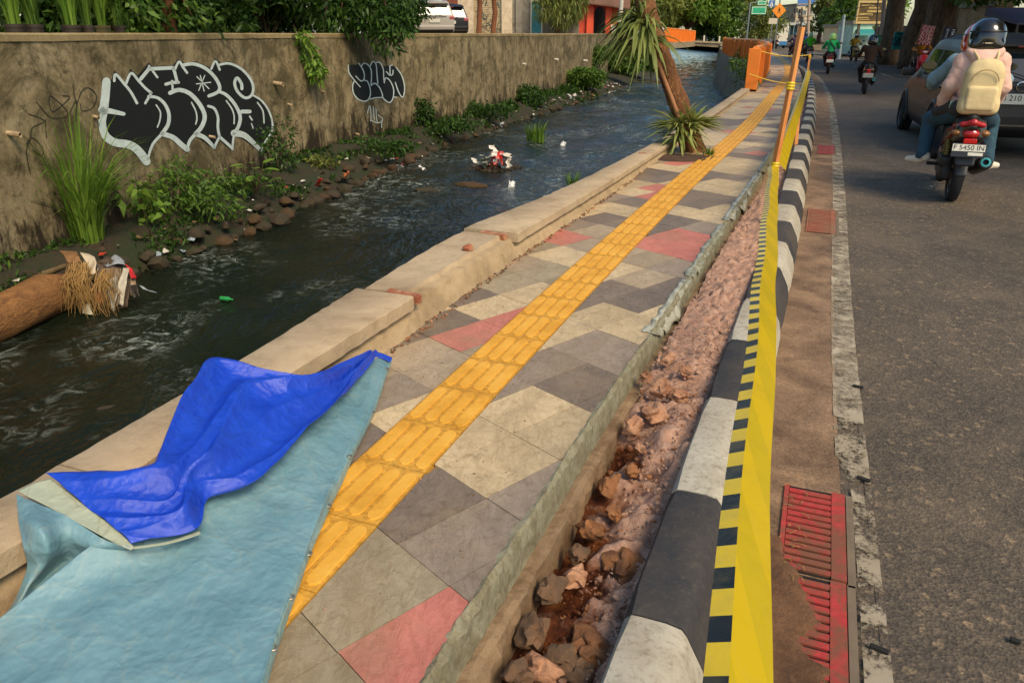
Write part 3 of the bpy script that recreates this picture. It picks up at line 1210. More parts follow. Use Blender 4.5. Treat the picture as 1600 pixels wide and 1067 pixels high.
def pebble(r, sq=(1, 1, .75), seed=0, rough=.22, sub=2, planes=5):
    bm = bmesh.new()
    bmesh.ops.create_icosphere(bm, subdivisions=sub, radius=1.0)
    for v in bm.verts:
        n = v.co.normalized()
        k = 1 + rough * fnoise(n.x + seed * 3.1, n.y, n.z, 1.4, 3)
        # flatten a few facets
        for q in range(planes):
            rnd = random.Random(seed * 17 + q)
            a = Vector((rnd.uniform(-1, 1), rnd.uniform(-1, 1), rnd.uniform(-1, 1))).normalized()
            h = n.dot(a) * k
            lim = rnd.uniform(.62, .85) if planes < 8 else rnd.uniform(.45, .75)
            if h > lim:
                k -= (h - lim) * .8
        v.co = Vector((n.x * sq[0], n.y * sq[1], n.z * sq[2])) * (k * r)
    me = bpy.data.meshes.new('stone')
    bm.to_mesh(me)
    bm.free()
    for p in me.polygons:
        p.use_smooth = True
    try:
        me.set_sharp_from_angle(angle=R(28))
    except Exception:
        pass
    return me


me = pebble(.035, (1.2, .9, .8), 5)
me.materials.append(m_brick)
o = link('brick_lump', me)
o.location = on_z(731, 386, .40)
o.location.z = .395
tag(o, 'small reddish brown brick lump lying on the canal parapet', 'brick')

# --- left canal wall
wall = tag(empty('canal_wall', (-7.66, 10.3, -1.6)), 'tall stained cement canal wall with graffiti along the far bank', 'wall')
rows = []
WP = []
for (x0, y0), (x1, y1) in zip(LEFT_WALL, LEFT_WALL[1:]):
    n = max(1, int(math.hypot(x1 - x0, y1 - y0) / .35))
    for k in range(n):
        WP.append((x0 + (x1 - x0) * k / n, y0 + (y1 - y0) * k / n))
WP.append(LEFT_WALL[-1])
for x, y in WP:
    tz = 1.745 + .012 * fnoise(y, .5, 0, .9, 4)
    r_ = [(x, y, -2.3 + (tz - .02 + 2.3) * k / 12) for k in range(13)]
    r_ += [(x - .015, y, tz), (x - .24, y, tz), (x - .26, y, tz - .02), (x - .26, y, .9)]
    rows.append(r_)
mb = MB()
mb.grid(rows)
o = mb.build('masonry', m_wall, None, fix=False)
keep(o, wall)
# rough cement lip on top
rows = []
for x, y in WP:
    n_ = .02 * fnoise(y, 2.5, 0, 2, 4)
    rows.append([(x + .018 + n_ * .4, y, 1.64 + n_), (x + .022 + n_ * .4, y, 1.735 + n_ * .3), (x - .02, y, 1.762 + n_ * .3), (x - .25, y, 1.760)])
mb = MB()
mb.grid(rows)
keep(mb.build('top_lip', stain_conc('wall_top_cement', '8f7d58', 'ac9870', '57492e', .4), None, fix=False), wall)


def on_wall(px, py, off=0.0):
    """the point of the canal wall seen at a photograph pixel, lifted off the plaster by off"""
    r_ = ray(px, py)
    best = None
    for (x0, y0), (x1, y1) in zip(LEFT_WALL, LEFT_WALL[1:]):
        dx, dy = x1 - x0, y1 - y0
        den = r_.x * dy - r_.y * dx
        if abs(den) < 1e-9:
            continue
        t = (x0 * dy - y0 * dx) / den
        u = (r_.x * t - x0) / dx if abs(dx) > abs(dy) else (r_.y * t - y0) / dy
        if t > 0 and -1e-6 <= u <= 1 + 1e-6:
            if best is None or t < best[0]:
                L = math.hypot(dx, dy)
                best = (t, Vector((dy / L, -dx / L, 0)))
    t, nrm = best
    return Vector((r_.x * t, r_.y * t, CAM_Z + r_.z * t)) + nrm * off


def spray(name, col, rough=.7):
    t = NT(name)
    co = t.coords()
    n = t.noise(co, 7, 7, .7)
    b = lin(col)
    c = t.ramp(n, [(.3, tuple(v * .72 for v in b[:3])), (.7, b)])
    n2 = t.noise(co, 40, 5, .7)
    c = t.mix(t.ramp(n2, [(.60, (0, 0, 0)), (.82, (.5, .5, .5))]), c, lin('6f6146'))
    t.bsdf(c, rough, bump=n2, bstr=.3, bdist=.01)
    return t.m


m_blk = spray('spray_black', '10120c')
m_wht = spray('spray_white', 'd0dcd4')
m_gry = spray('spray_thin_black', '2a251a')


def smoothpx(pts, closed=False, n=6):
    out = []
    m = len(pts)
    rng = range(m if closed else m - 1)
    for i in rng:
        p0, p1, p2, p3 = (pts[(i - 1) % m] if closed or i else pts[0]), pts[i], pts[(i + 1) % m], (pts[(i + 2) % m] if closed or i + 2 < m else pts[-1])
        for k in range(n):
            t = k / n
            out.append(tuple(.5 * (2 * p1[j] + (p2[j] - p0[j]) * t + (2 * p0[j] - 5 * p1[j] + 4 * p2[j] - p3[j]) * t * t + (-p0[j] + 3 * p1[j] - 3 * p2[j] + p3[j]) * t ** 3) for j in (0, 1)))
    if not closed:
        out.append(pts[-1])
    return out


def px_fill(mb, pts, off):
    v = [on_wall(x, y, off) for x, y in pts]
    tri = tessellate_polygon([[Vector((x, y, 0)) for x, y in pts]])
    mb.add(v, tri)


def px_stroke(mb, pts, w, off, sm=True):
    p = smoothpx(pts, n=5) if sm and len(pts) > 2 else pts
    L, Rr = [], []
    for i, q in enumerate(p):
        a, b = p[max(i - 1, 0)], p[min(i + 1, len(p) - 1)]
        dx, dy = b[0] - a[0], b[1] - a[1]
        l = math.hypot(dx, dy) or 1
        ww = (w[0] + (w[1] - w[0]) * i / (len(p) - 1)) if isinstance(w, tuple) else w
        nx, ny = -dy / l * ww / 2, dx / l * ww / 2
        L.append(on_wall(q[0] + nx, q[1] + ny, off))
        Rr.append(on_wall(q[0] - nx, q[1] - ny, off))
    mb.grid([[a, b] for a, b in zip(L, Rr)])
    for q, ww in ((p[0], w[0] if isinstance(w, tuple) else w), (p[-1], w[1] if isinstance(w, tuple) else w)):
        c = [on_wall(q[0] + ww / 2 * math.cos(a), q[1] + ww / 2 * math.sin(a), off + .0006) for a in [k * math.pi / 4 for k in range(8)]]
        mb.add(c, [tuple(range(8))])


def zz(pts):
    """pixels of the enlarged view back to the photograph"""
    return [(140 + x / 5.3333, 80 + y / 5.3333) for x, y in pts]


OUT = [(110, 245), (180, 240), (205, 160), (290, 270), (335, 150), (400, 205), (490, 95), (520, 130), (690, 120), (740, 65), (790, 100), (880, 85), (960, 120), (1005, 140), (1045, 60), (1090, 100), (1160, 85), (1260, 130),
       (1345, 220), (1375, 300), (1370, 360), (1440, 410), (1500, 500), (1530, 600), (1525, 680), (1450, 790), (1437, 850), (1350, 790), (1270, 730), (1200, 705), (1195, 835), (1130, 790), (1078, 735), (1040, 825), (970, 770), (880, 710),
       (840, 770), (815, 850), (740, 790), (680, 740), (600, 710), (530, 780), (490, 880), (470, 940), (440, 945), (400, 880), (330, 820), (220, 795), (130, 740), (85, 650), (90, 520), (75, 490), (95, 400)]
mb = MB()
px_fill(mb, zz(OUT), .006)
graf = empty('graffiti_lettering', on_wall(290, 250))
tag(graf, 'large black graffiti lettering outlined in white on the canal wall', 'graffiti')
keep(mb.build('black_fill', m_blk, None, fix=False), graf)
mb = MB()
for pts, w in [
    ([(135, 255), (125, 380), (110, 500)], (70, 75)), ([(95, 490), (160, 500), (280, 525)], (60, 30)), ([(115, 510), (100, 600), (125, 700), (200, 760), (320, 780), (400, 830), (470, 920)], (62, 70)),
    ([(200, 250), (212, 195), (280, 270), (340, 345), (390, 435)], 22), ([(300, 270), (342, 185), (400, 245), (460, 310), (510, 350)], 22), ([(510, 350), (460, 435)], 22),
    ([(420, 235), (470, 175), (495, 140)], 30), ([(490, 125), (520, 165), (560, 220)], 18), ([(500, 150), (600, 145), (690, 140)], 30), ([(690, 140), (705, 180), (725, 260)], 26), ([(630, 278), (680, 265), (735, 262)], 26), ([(683, 250), (688, 330)], 18),
    ([(665, 350), (740, 325), (830, 355), (910, 440), (955, 540), (930, 630), (880, 690)], (34, 36)), ([(485, 380), (560, 390), (620, 440), (655, 520), (650, 610), (600, 690)], (22, 34)), ([(600, 690), (520, 780), (480, 900)], (26, 18)),
    ([(600, 690), (690, 720), (760, 780), (810, 820)], (40, 44)), ([(880, 690), (830, 750), (808, 820)], (30, 24)), ([(700, 170), (740, 90), (770, 130), (808, 183)], 20), ([(770, 120), (860, 108), (960, 145), (1040, 220), (1080, 300), (1060, 345), (990, 375)], 28),
    ([(880, 690), (950, 720), (1000, 765), (1035, 805)], (40, 26)), ([(985, 460), (1035, 480), (1065, 550), (1065, 640), (1078, 710)], 22), ([(1078, 715), (1050, 770), (1035, 805)], 20), ([(1078, 715), (1130, 760), (1185, 810)], (24, 24)),
    ([(1080, 340), (1140, 370), (1210, 450), (1250, 540), (1240, 620), (1200, 690)], (26, 30)), ([(1200, 690), (1190, 760), (1186, 820)], 18), ([(1200, 685), (1280, 700), (1350, 755), (1425, 830)], (58, 30)), ([(1010, 150), (1045, 85), (1080, 158)], 18),
    ([(1080, 115), (1160, 105), (1260, 150), (1340, 240), (1360, 320), (1340, 375), (1290, 390), (1230, 340), (1205, 270), (1225, 225), (1260, 270), (1265, 315)], (20, 26)), ([(1360, 370), (1430, 415), (1490, 500), (1520, 600), (1510, 680), (1450, 770), (1430, 830)], (16, 14)),
    ([(1265, 505), (1330, 505)], 32), ([(550, 450), (585, 510), (580, 580), (560, 635)], 12), ([(845, 430), (880, 500), (890, 560), (880, 610)], 12), ([(1135, 415), (1180, 480), (1200, 540), (1200, 605)], 12), ([(1395, 430), (1440, 500), (1450, 600)], 12),
    ([(885, 275), (1005, 262)], 9), ([(918, 205), (950, 335)], 9), ([(890, 215), (990, 315)], 9), ([(955, 205), (905, 330)], 9), ([(1330, 545), (1350, 575)], 14), ([(1345, 605), (1360, 645)], 9)]:
    px_stroke(mb, zz(pts), tuple(q / 5.333 for q in w) if isinstance(w, tuple) else w / 5.333, .012)
keep(mb.build('white_outline', m_wht, None, fix=False), graf)


def z2(pts):
    return [(530 + x / 7.11, 80 + y / 7.11) for x, y in pts]


mb = MB()
px_fill(mb, z2(smoothpx([(100, 165), (200, 150), (270, 140), (330, 160), (370, 120), (420, 120), (470, 170), (560, 160), (640, 190), (700, 290), (722, 400), (700, 510), (640, 500), (610, 515), (560, 570), (500, 530), (400, 515), (300, 555), (200, 520), (150, 440), (150, 350), (110, 260)], True, 4)), .006)
g2 = empty('graffiti_tag', on_wall(590, 160))
tag(g2, 'smaller black bubble graffiti with thin white outline below the hanging foliage', 'graffiti')
keep(mb.build('black_fill', m_blk, None, fix=False), g2)
mb = MB()
for pts in [[(97, 160), (105, 240), (160, 320), (230, 400)], [(215, 140), (265, 220), (275, 300), (240, 335), (180, 280)], [(240, 180), (265, 140), (310, 150), (350, 210), (355, 300), (350, 380)], [(335, 180), (370, 118), (405, 150), (415, 250), (425, 360)],
            [(410, 130), (450, 130), (485, 200), (490, 280), (498, 355)], [(498, 340), (515, 300), (560, 330), (600, 420), (595, 520), (560, 572), (510, 550), (475, 510)], [(350, 385), (390, 360), (440, 400), (475, 480), (470, 515), (400, 520), (340, 535)],
            [(160, 340), (145, 400), (160, 480), (220, 545), (300, 555), (340, 500), (340, 420), (310, 340), (270, 325)], [(620, 350), (650, 440), (690, 510), (715, 490), (722, 390), (690, 270), (630, 185)], [(560, 165), (562, 260)], [(520, 230), (560, 270), (590, 260), (595, 215)], [(555, 170), (585, 155)], [(605, 510), (630, 518)]]:
    px_stroke(mb, z2(pts), 1.7, .012)
for pts in [[(310, 690), (335, 610), (350, 700), (345, 780)], [(375, 620), (385, 760)], [(405, 640), (420, 790), (470, 780), (475, 750), (430, 710)], [(345, 770), (420, 800)], [(470, 780), (468, 850)]]:
    px_stroke(mb, z2(pts), 1.2, .012)
keep(mb.build('white_outline', m_wht, None, fix=False), g2)
mb = MB()
for pts in [[(320, 840), (295, 860), (310, 900), (350, 880), (330, 840)], [(350, 840), (365, 900), (400, 920)], [(400, 860), (440, 900), (460, 940), (420, 940)], [(285, 720), (300, 790), (340, 800)]]:
    px_stroke(mb, z2(pts), 1.4, .012)
keep(mb.build('thin_strokes', m_gry, None, fix=False), g2)
mb = MB()
for pts in [[(180, 510), (255, 590), (340, 570), (250, 480), (260, 560), (345, 490), (310, 480)], [(362, 425), (380, 520), (405, 460), (440, 440), (480, 480), (460, 540), (410, 555), (400, 520)], [(345, 570), (380, 500), (375, 580)], [(140, 570), (220, 605), (160, 640), (150, 690), (130, 760), (150, 870)], [(130, 720), (160, 690), (210, 740), (205, 780), (160, 750)], [(225, 600), (230, 690)]]:
    px_stroke(mb, [(x / 3.2, y / 3.2) for x, y in pts], 1.3, .008)
g3 = empty('graffiti_scribble', on_wall(100, 180))
tag(g3, 'thin black spray scribbles on the wall beside the graffiti', 'graffiti')
keep(mb.build('thin_strokes', m_gry, None, fix=False), g3)

# --- drain pipe stubs in the wall
m_pvc = mk('drain_pipe_plastic', 'b09a78', .6, .2, 12, col2='6d5a3e', c2scale=8)
m_hole = plain('120e0a', .9)
for i, (px, py, rad, ln, lb) in enumerate([(428, 130, .055, .30, 'stubby beige drain pipe right of the large graffiti lettering'), (12, 208, .04, .22, 'beige drain pipe at the left end of the canal wall'), (327, 213, .03, .16, 'short drain pipe through the black graffiti letters'),
                                          (450, 163, .03, .16, 'small drain pipe lower right of the large lettering'), (146, 182, .03, .12, 'small drain pipe beside the thin scribbles'), (503, 143, .03, .15, 'small drain pipe left of the smaller graffiti'),
                                          (556, 209, .03, .15, 'small drain pipe near the wall foot below the smaller graffiti'), (817, 100, .05, .2, 'whitish drain pipe under the turquoise door'), (867, 93, .06, .25, 'white drain pipe in the wall by the joint'), (912, 95, .08, .3, 'white drain pipe at the far end of the wall'), (937, 92, .08, .3, 'farthest white drain pipe beside the hanging weeds')]):
    a = on_wall(px, py, -.02)
    b = on_wall(px, py, ln)
    b.z -= .03
    mb = MB()
    ax = (b - a).normalized()
    mb.lathe([(rad, 0), (rad, ln), (rad * .8, ln), (rad * .8, ln * .3), (.001, ln * .3)], a, ax, 12)
    tag(mb.build('drain_pipe', m_pvc if i < 7 else plain('c9c2b0', .5), smooth=True), lb, 'pipe', 'drain pipes in the canal wall')
# vertical construction joint
mb = MB()
a, b = on_wall(840, 55, .004), on_wall(840, 150, .004)
n_ = (on_wall(841, 100) - on_wall(839, 100)).normalized() * .02
mb.add([a, a + n_, b + n_, b], [(0, 1, 2, 3)])
keep(mb.build('joint', m_hole, None, fix=False), wall)

# ================================================================== FAR BRIDGE AND ORANGE BARRIERS
def orange_mat():
    return mk('orange_barrier_paint', 'e07a20', .55, .1, 3, col2='c8661c', c2scale=2.5, c2lo=.55, c2hi=.85, bump=.15, bscale=30)


m_or = orange_mat()
m_orr = mk('orange_barrier_rail', 'e58a3a', .5, .1, 3)


def barrier(name, line, z0, z1, th, label, groups):
    """solid orange railing: posts, upright ribs and panel, capped by a round rail"""
    b = empty(name, line[0])
    tag(b, label, 'railing')
    for (a, c) in zip(line, line[1:]):
        a, c = Vector(a), Vector(c)
        d = c - a
        L = d.length
        u = d / L
        nn = Vector((u.y, -u.x, 0))
        k = max(1, round(L / 2.4))
        for i in range(k):
            p, q = a + u * (L * i / k + .01), a + u * (L * (i + 1) / k - .01)
            mb = MB()
            mb.slab([p + nn * .03 + Vector((0, 0, z0)), q + nn * .03 + Vector((0, 0, z0)), q + nn * .03 + Vector((0, 0, z1 - .07)), p + nn * .03 + Vector((0, 0, z1 - .07))], -nn * .06)
            for j in range(1, 8):
                x = p + (q - p) * j / 8
                for sg in (1, -1):
                    mb.box(x + nn * sg * .045 + Vector((0, 0, (z0 + z1) / 2 - .04)), (.05, .03, z1 - z0 - .16), Matrix.Rotation(math.atan2(u.y, u.x), 3, 'Z'))
            keep(mb.build('panel', m_or, None), b)
            mb = MB()
            mb.cbox(p + Vector((0, 0, (z0 + z1) / 2)), (.16, th, z1 - z0), .015, Matrix.Rotation(math.atan2(u.y, u.x), 3, 'Z'))
            keep(mb.build('post', m_or, None), b)
        mb = MB()
        mb.tube([a + Vector((0, 0, z1)), c + Vector((0, 0, z1))], .07, 12)
        keep(mb.build('top_rail', m_orr, None, smooth=True), b)
    mb = MB()
    mb.cbox(Vector(line[-1]) + Vector((0, 0, (z0 + z1) / 2)), (.16, th, z1 - z0), .015)
    keep(mb.build('post', m_or, None), b)
    return b


bl = [(6.92, 22.6, 0), (8.9, 28, 0), (11.0, 34.2, 0), (13.4, 43, 0)]
barrier('orange_railing', bl, .25, 1.36, .34, 'bright orange railing between sidewalk and canal beyond the leaning tree', None)
barrier('orange_railing', [(13.5, 43.5, 0), (15.2, 55, 0), (17.6, 66, 0), (20.8, 78, 0)], .3, 1.40, .3, 'farther orange railing curving left along the canal edge', None)
# foot wall under the curved railing
m_fw = stain_conc('foot_wall_cement', '8c8068', 'a3977c', '4a402c', .5)
mb = MB()
rows = []
for p, q in zip([(6.8, 22.5), (11.0, 34.2), (13.4, 43), (15.1, 55), (17.5, 66), (20.7, 78), (31, 118)], [0] * 7):
    rows.append([(p[0] - .55, p[1], -2.4), (p[0] - .3, p[1], -.7), (p[0] - .2, p[1], .28), (p[0] + .25, p[1], .28), (p[0] + .3, p[1], -.3)])
mb.grid(rows)
tag(mb.build('canal_foot_wall', m_fw, fix=False), 'stained cement foot wall under the far orange railing', 'wall')

m_deck = stain_conc('bridge_concrete', '9a8c70', 'b5a788', '5d523d', .4)
br = empty('road_bridge', (26, 118, 0))
tag(br, 'pale concrete bridge crossing the canal in the distance', 'bridge')
A, B = on_y(1072, 63, 118), on_y(1158, 66, 118)
A.x -= 14
B.x += 3
mb = MB()
rows = []
for i in range(25):
    u = i / 24
    x = A.x + (B.x - A.x) * u
    top = .86 + .25 * math.sin(math.pi * min(1, u * .95)) - .75 * u
    un_ = top - .55 - .35 * (2 * u - 1) ** 2
    rows.append([(x, 118, un_), (x, 117.9, top - .12), (x, 117.75, top - .1), (x, 117.75, top + .14), (x, 118.1, top + .14), (x, 118.2, top), (x, 127, top), (x, 127, un_)])
mb.grid(rows, wrap=True)
keep(mb.build('deck', m_deck, None), br)
for i in range(8):
    u = .30 + i * .09
    x = A.x + (B.x - A.x) * u
    top = .86 + .25 * math.sin(math.pi * min(1, u * .95)) - .75 * u
    mb = MB()
    mb.cbox((x, 117.9, top + .5), (.22, .22, .8), .02)
    keep(mb.build('railing_post', plain('cfc7b4', .6), None), br)
mb = MB()
mb.box((A.x + 4, 122, -1), (8, 8, 2.6))
keep(mb.build('abutment', m_deck, None), br)
# left approach with its own orange railing
barrier('orange_railing', [(19.4, 101, .65), (23.5, 110, .5), (27.1, 118.6, .35)], .15, 1.75, .3, 'orange railing on the left approach of the distant bridge', None)
mb = MB()
mb.hexa([(9, 96, 0), (18.6, 96, 0), (27.5, 119, 0), (14, 119, 0), (9, 96, .7), (18.6, 96, .7), (27.5, 119, .7), (14, 119, .7)])
tag(mb.build('approach_slab', m_deck), 'concrete approach slab beside the far canal with a dark gap beneath', 'bridge')

# ================================================================== VEGETATION HELPERS
def leaf_arrays(P, N, L, Wd, rng, droop=0.0, curl=.25):
    """leaf blades: positions P, directions N (unit), length L, width Wd; each a folded 6-vertex blade (4 triangles as two quads)"""
    n = len(P)
    r_ = rng.normal(size=(n, 3))
    side = np.cross(N, r_)
    side /= np.maximum(np.linalg.norm(side, axis=1), 1e-6)[:, None]
    nrm = np.cross(side, N)
    L = np.asarray(L).reshape(-1, 1) * np.ones((n, 1))
    Wd = np.asarray(Wd).reshape(-1, 1) * np.ones((n, 1))
    dz = np.zeros((n, 3))
    dz[:, 2] = -droop
    a = P
    m1 = P + N * L * .45 + side * Wd * .5 + nrm * L * .04 + dz * L * .2
    m2 = P + N * L * .45 - side * Wd * .5 + nrm * L * .04 + dz * L * .2
    tip = P + N * L + nrm * (-curl) * L * .5 + dz * L
    V = np.stack([a, m1, tip, m2], 1).reshape(-1, 3)
    F = np.arange(n * 4).reshape(-1, 4)
    return V, F


def unit(v):
    return v / np.maximum(np.linalg.norm(v, axis=1), 1e-6)[:, None]


def crown_leaves(clumps, per, L, Wd, rng, up=.2, shell=.55, droop=.2):
    """clumps: list of (centre, (rx, ry, rz)); leaves fill the outer part of each clump"""
    Vs, Fs, b = [], [], 0
    for c, rr in clumps:
        n = int(per * (rr[0] * rr[1] * rr[2]) ** (2 / 3) / .6)
        d = unit(rng.normal(size=(n, 3)))
        rad = shell + (1 - shell) * rng.random(n) ** .6
        rad *= 1 + .22 * np.sin(d[:, 0] * 5 + c[0]) * np.cos(d[:, 1] * 6 + c[1] * 2)
        P = np.array(c) + d * rad[:, None] * np.array(rr)
        N = unit(d * .7 + rng.normal(size=(n, 3)) * .7 + np.array([0, 0, up - droop]))
        V, F = leaf_arrays(P, N, L * rng.uniform(.6, 1.3, n), Wd * rng.uniform(.7, 1.2, n), rng, droop)
        Vs.append(V)
        Fs.append(F + b)
        b += len(V)
    return np.concatenate(Vs), np.concatenate(Fs)


LEAF = {'dark': mk_leaf('leaves_dark_green', (.013, .042, .007), (.070, .145, .020)), 'mid': mk_leaf('leaves_mid_green', (.040, .100, .014), (.150, .250, .036)),  # dark leaf colour lowered to stand in for shade on the hedge
        'lite': mk_leaf('leaves_light_green', (.070, .160, .016), (.240, .370, .050)), 'olive': mk_leaf('leaves_olive_green', (.085, .115, .020), (.270, .300, .065)), 'dry': mk_leaf('leaves_dry', (.16, .10, .04), (.34, .24, .10))}
m_bark = mk('bark_brown', '4c3724', .95, .35, 5, col2='2c2014', c2scale=8, bump=1.0, bscale=22, bdist=.04, stretch=(1, 1, .35))
m_barkg = mk('bark_grey_brown', '5b4a36', .95, .3, 4, col2='332819', c2scale=6, bump=1.0, bscale=18, bdist=.05, stretch=(1, 1, .35))


def limb(mb, a, b, r0, r1, n=6, wob=.06, seg=8):
    a, b = Vector(a), Vector(b)
    L = (b - a).length
    pts, rad = [], []
    sd_ = random.random() * 50
    for i in range(n + 1):
        t = i / n
        p = a.lerp(b, t)
        p += Vector((fnoise(sd_, t * 3), fnoise(sd_ + 9, t * 3), .4 * fnoise(sd_ + 17, t * 3))) * wob * L * math.sin(math.pi * t) ** .5
        pts.append(p)
        rad.append(r0 + (r1 - r0) * t)
    mb.tube(pts, rad, seg)
    return pts


def tree(name, base, h, trunk_r, clumps, leaf, per, L, Wd, label, group=None, bark=None, lean=(0, 0), rng=RNG, fork=.45, droop=.2, cat='tree', shell=.5):
    base = Vector(base)
    t = empty(name, base)
    tag(t, label, cat, group)
    mb = MB()
    top = Vector((lean[0], lean[1], h * fork))
    pts = limb(mb, (0, 0, -.3), top, trunk_r * 1.25, trunk_r * .8, 8, .05, 12)
    for c, rr in clumps:
        c = Vector(c)
        limb(mb, top.lerp(Vector((0, 0, 0)), random.uniform(0, .25)), c, trunk_r * .5, trunk_r * .1, 6, .10, 7)
    mb.build('trunk', bark or m_bark, t, smooth='all')
    V, F = crown_leaves(clumps, per, L, Wd, rng, droop=droop, shell=shell)
    link('crown', mesh_np('crown', V, F, LEAF[leaf]), t)
    return t


def rand_clumps(n, c, spread, rad, seed):
    rnd = random.Random(seed)
    out = []
    for i in range(n):
        while True:
            p = [rnd.uniform(-1, 1) for _ in range(3)]
            if sum(q * q for q in p) < 1:
                break
        k = rnd.uniform(.7, 1.3)
        out.append(((c[0] + p[0] * spread[0], c[1] + p[1] * spread[1], c[2] + p[2] * spread[2]), (rad * k, rad * k, rad * k * .75)))
    return out


def blades(n, spread, h, w, seed, lean=.5, arch=.6, seg=5):
    """long grass blades from one root; returns V, F quads"""
    rng = np.random.default_rng(seed)
    Vs, Fs, b = [], [], 0
    for i in range(n):
        a = rng.random() * 2 * math.pi
        r0 = spread * math.sqrt(rng.random())
        base = np.array([r0 * math.cos(a), r0 * math.sin(a), 0])
        a2 = a + rng.normal() * .7
        dr = np.array([math.cos(a2), math.sin(a2), 0])
        sd_ = np.array([-dr[1], dr[0], 0])
        hh = h * rng.uniform(.55, 1.1)
        ln = lean * rng.uniform(.2, 1.2)
        ww = w * rng.uniform(.6, 1.2)
        for k in range(seg + 1):
            t = k / seg
            p = base + dr * (ln * hh * t ** 1.8) + np.array([0, 0, hh * (t - arch * .45 * t ** 3 * ln * 1.6)])
            wk = ww * (1 - t) ** .6 * (.55 + .45 * min(1, t * 4))
            Vs += [p - sd_ * wk / 2, p + sd_ * wk / 2]
        for k in range(seg):
            Fs.append([b + 2 * k, b + 2 * k + 1, b + 2 * k + 3, b + 2 * k + 2])
        b += 2 * (seg + 1)
    return np.array(Vs), np.array(Fs)


def grass_clump(name, loc, n, spread, h, w, mat, label, seed, cat='grass clump', group=None, lean=.5, arch=.6):
    V, F = blades(n, spread, h, w, seed, lean, arch)
    o = link(name, mesh_np(name, V, F, mat))
    o.location = loc
    return tag(o, label, cat, group)


def shrub(name, loc, clumps, leaf, per, L, Wd, label, group=None, cat='shrub', stems=True, droop=.2):
    t = empty(name, loc)
    tag(t, label, cat, group)
    V, F = crown_leaves(clumps, per, L, Wd, RNG, droop=droop, shell=.25)
    link('foliage', mesh_np('foliage', V, F, LEAF[leaf]), t)
    if stems:
        mb = MB()
        for c, rr in clumps:
            limb(mb, (random.uniform(-.05, .05), random.uniform(-.05, .05), -.05), c, .012, .004, 4, .1, 5)
        mb.build('stem', m_bark, t)
    return t


# ================================================================== LEFT BANK
def bankpt(px, py, z=-1.5):
    return on_z(px, py, z)


# tall reed-like grass at the wall foot
grass_clump('tall_grass', bankpt(140, 385, -1.62), 300, .26, 2.6, .045, LEAF['lite'], 'tall reedy grass clump at the wall foot above the driftwood log', 3, lean=.62, arch=1.0)
grass_clump('tall_grass', bankpt(105, 378, -1.6), 130, .24, 1.7, .045, LEAF['mid'], 'shorter reedy grass just left of the tall clump by the wall', 4, lean=.55, arch=.9)
shrub('bank_shrub', bankpt(275, 335, -1.5), [((0, 0, .45), (.5, .5, .5)), ((.5, .1, .4), (.45, .45, .42)), ((-.45, 0, .3), (.4, .4, .35)), ((.15, .2, .85), (.35, .35, .3)), ((.85, .15, .2), (.35, .35, .3))], 'mid', 900, .13, .05, 'leafy green bush on the bank below the large graffiti', droop=.3)
shrub('bank_shrub', bankpt(235, 350, -1.5), [((0, 0, .35), (.4, .3, .35)), ((-.2, -.1, .65), (.28, .25, .25))], 'lite', 260, .22, .12, 'bright broad-leaved shrub right of the tall reedy grass', droop=.35)
shrub('bank_shrub', bankpt(345, 305, -1.5), [((0, 0, .3), (.45, .4, .3)), ((.5, .2, .25), (.4, .4, .25))], 'mid', 700, .12, .05, 'low bush between the leafy bush and the broad-leaved plant', droop=.3)
# broad round leaves
o = empty('broadleaf_plant', bankpt(400, 303, -1.5))
tag(o, 'bright green plant with big round leaves on the bank', 'plant')
mb = MB()
lv = MB()
rnd = random.Random(5)
for i in range(13):
    a = i * 2.4
    rr = .12 + .26 * rnd.random()
    hh = .18 + .5 * rnd.random()
    tip = Vector((rr * math.cos(a), rr * math.sin(a), hh))
    mb.tube([(0, 0, 0), tip * .5 + Vector((0, 0, .08)), tip], [.012, .009, .006], 6)
    u = Vector((math.cos(a), math.sin(a), .25 - .5 * rnd.random())).normalized()
    sd_ = Vector((-u.y, u.x, 0)).normalized()
    pts = [tip + u * (.15 - .15 * math.cos(q)) + sd_ * .095 * math.sin(q) + Vector((0, 0, .02 * math.sin(q) ** 2)) for q in [k * math.pi / 6 for k in range(12)]]
    lf = MB()
    lf.add(pts, [tuple(range(12))])
    lf.build('leaf', LEAF['lite'], o, fix=False)
mb.build('stem', m_bark, o)
for k, (px, py, zz_, rx, h, leaf, lb) in enumerate([(440, 265, -1.4, .45, 1.15, 'dark', 'upright bush climbing the wall right of the large lettering'), (650, 200, -1.5, .55, 1.0, 'dark', 'dark bush at the wall foot right of the small white tag'), (600, 240, -1.55, .8, .45, 'dark', 'mossy low bush on the bank below the smaller graffiti'),
                                                  (520, 262, -1.6, .5, .3, 'olive', 'sparse weeds on the stony bank left of the smaller graffiti'), (700, 205, -1.55, .9, .45, 'dark', 'dark weeds along the wall foot behind the rubbish heap'), (760, 182, -1.5, 1.2, .6, 'dark', 'long dark weed patch under the drain pipes'),
                                                  (830, 160, -1.5, 1.5, .8, 'dark', 'weed patch below the construction joint'), (900, 135, -1.4, 2.0, 1.1, 'mid', 'weedy slope under the far end of the wall'), (948, 105, -.6, 2.4, 1.6, 'mid', 'green creeper covering the far end of the wall'), (985, 110, -1.2, 2.4, 1.2, 'mid', 'grassy slope behind the leaning trunk'), (20, 425, -1.6, .35, .3, 'mid', 'small weeds by the log at the left edge')]):
    c = []
    for j in range(5):
        c.append(((random.uniform(-rx, rx), random.uniform(-.3, .3) * rx, h * random.uniform(.25, .75)), (rx * .55, rx * .45, h * .4)))
    dist = bankpt(px, py, zz_).y
    ls = .07 + .004 * dist
    shrub('bank_shrub', bankpt(px, py, zz_), c, leaf, 620, ls, ls * .4, lb, None, droop=.3)
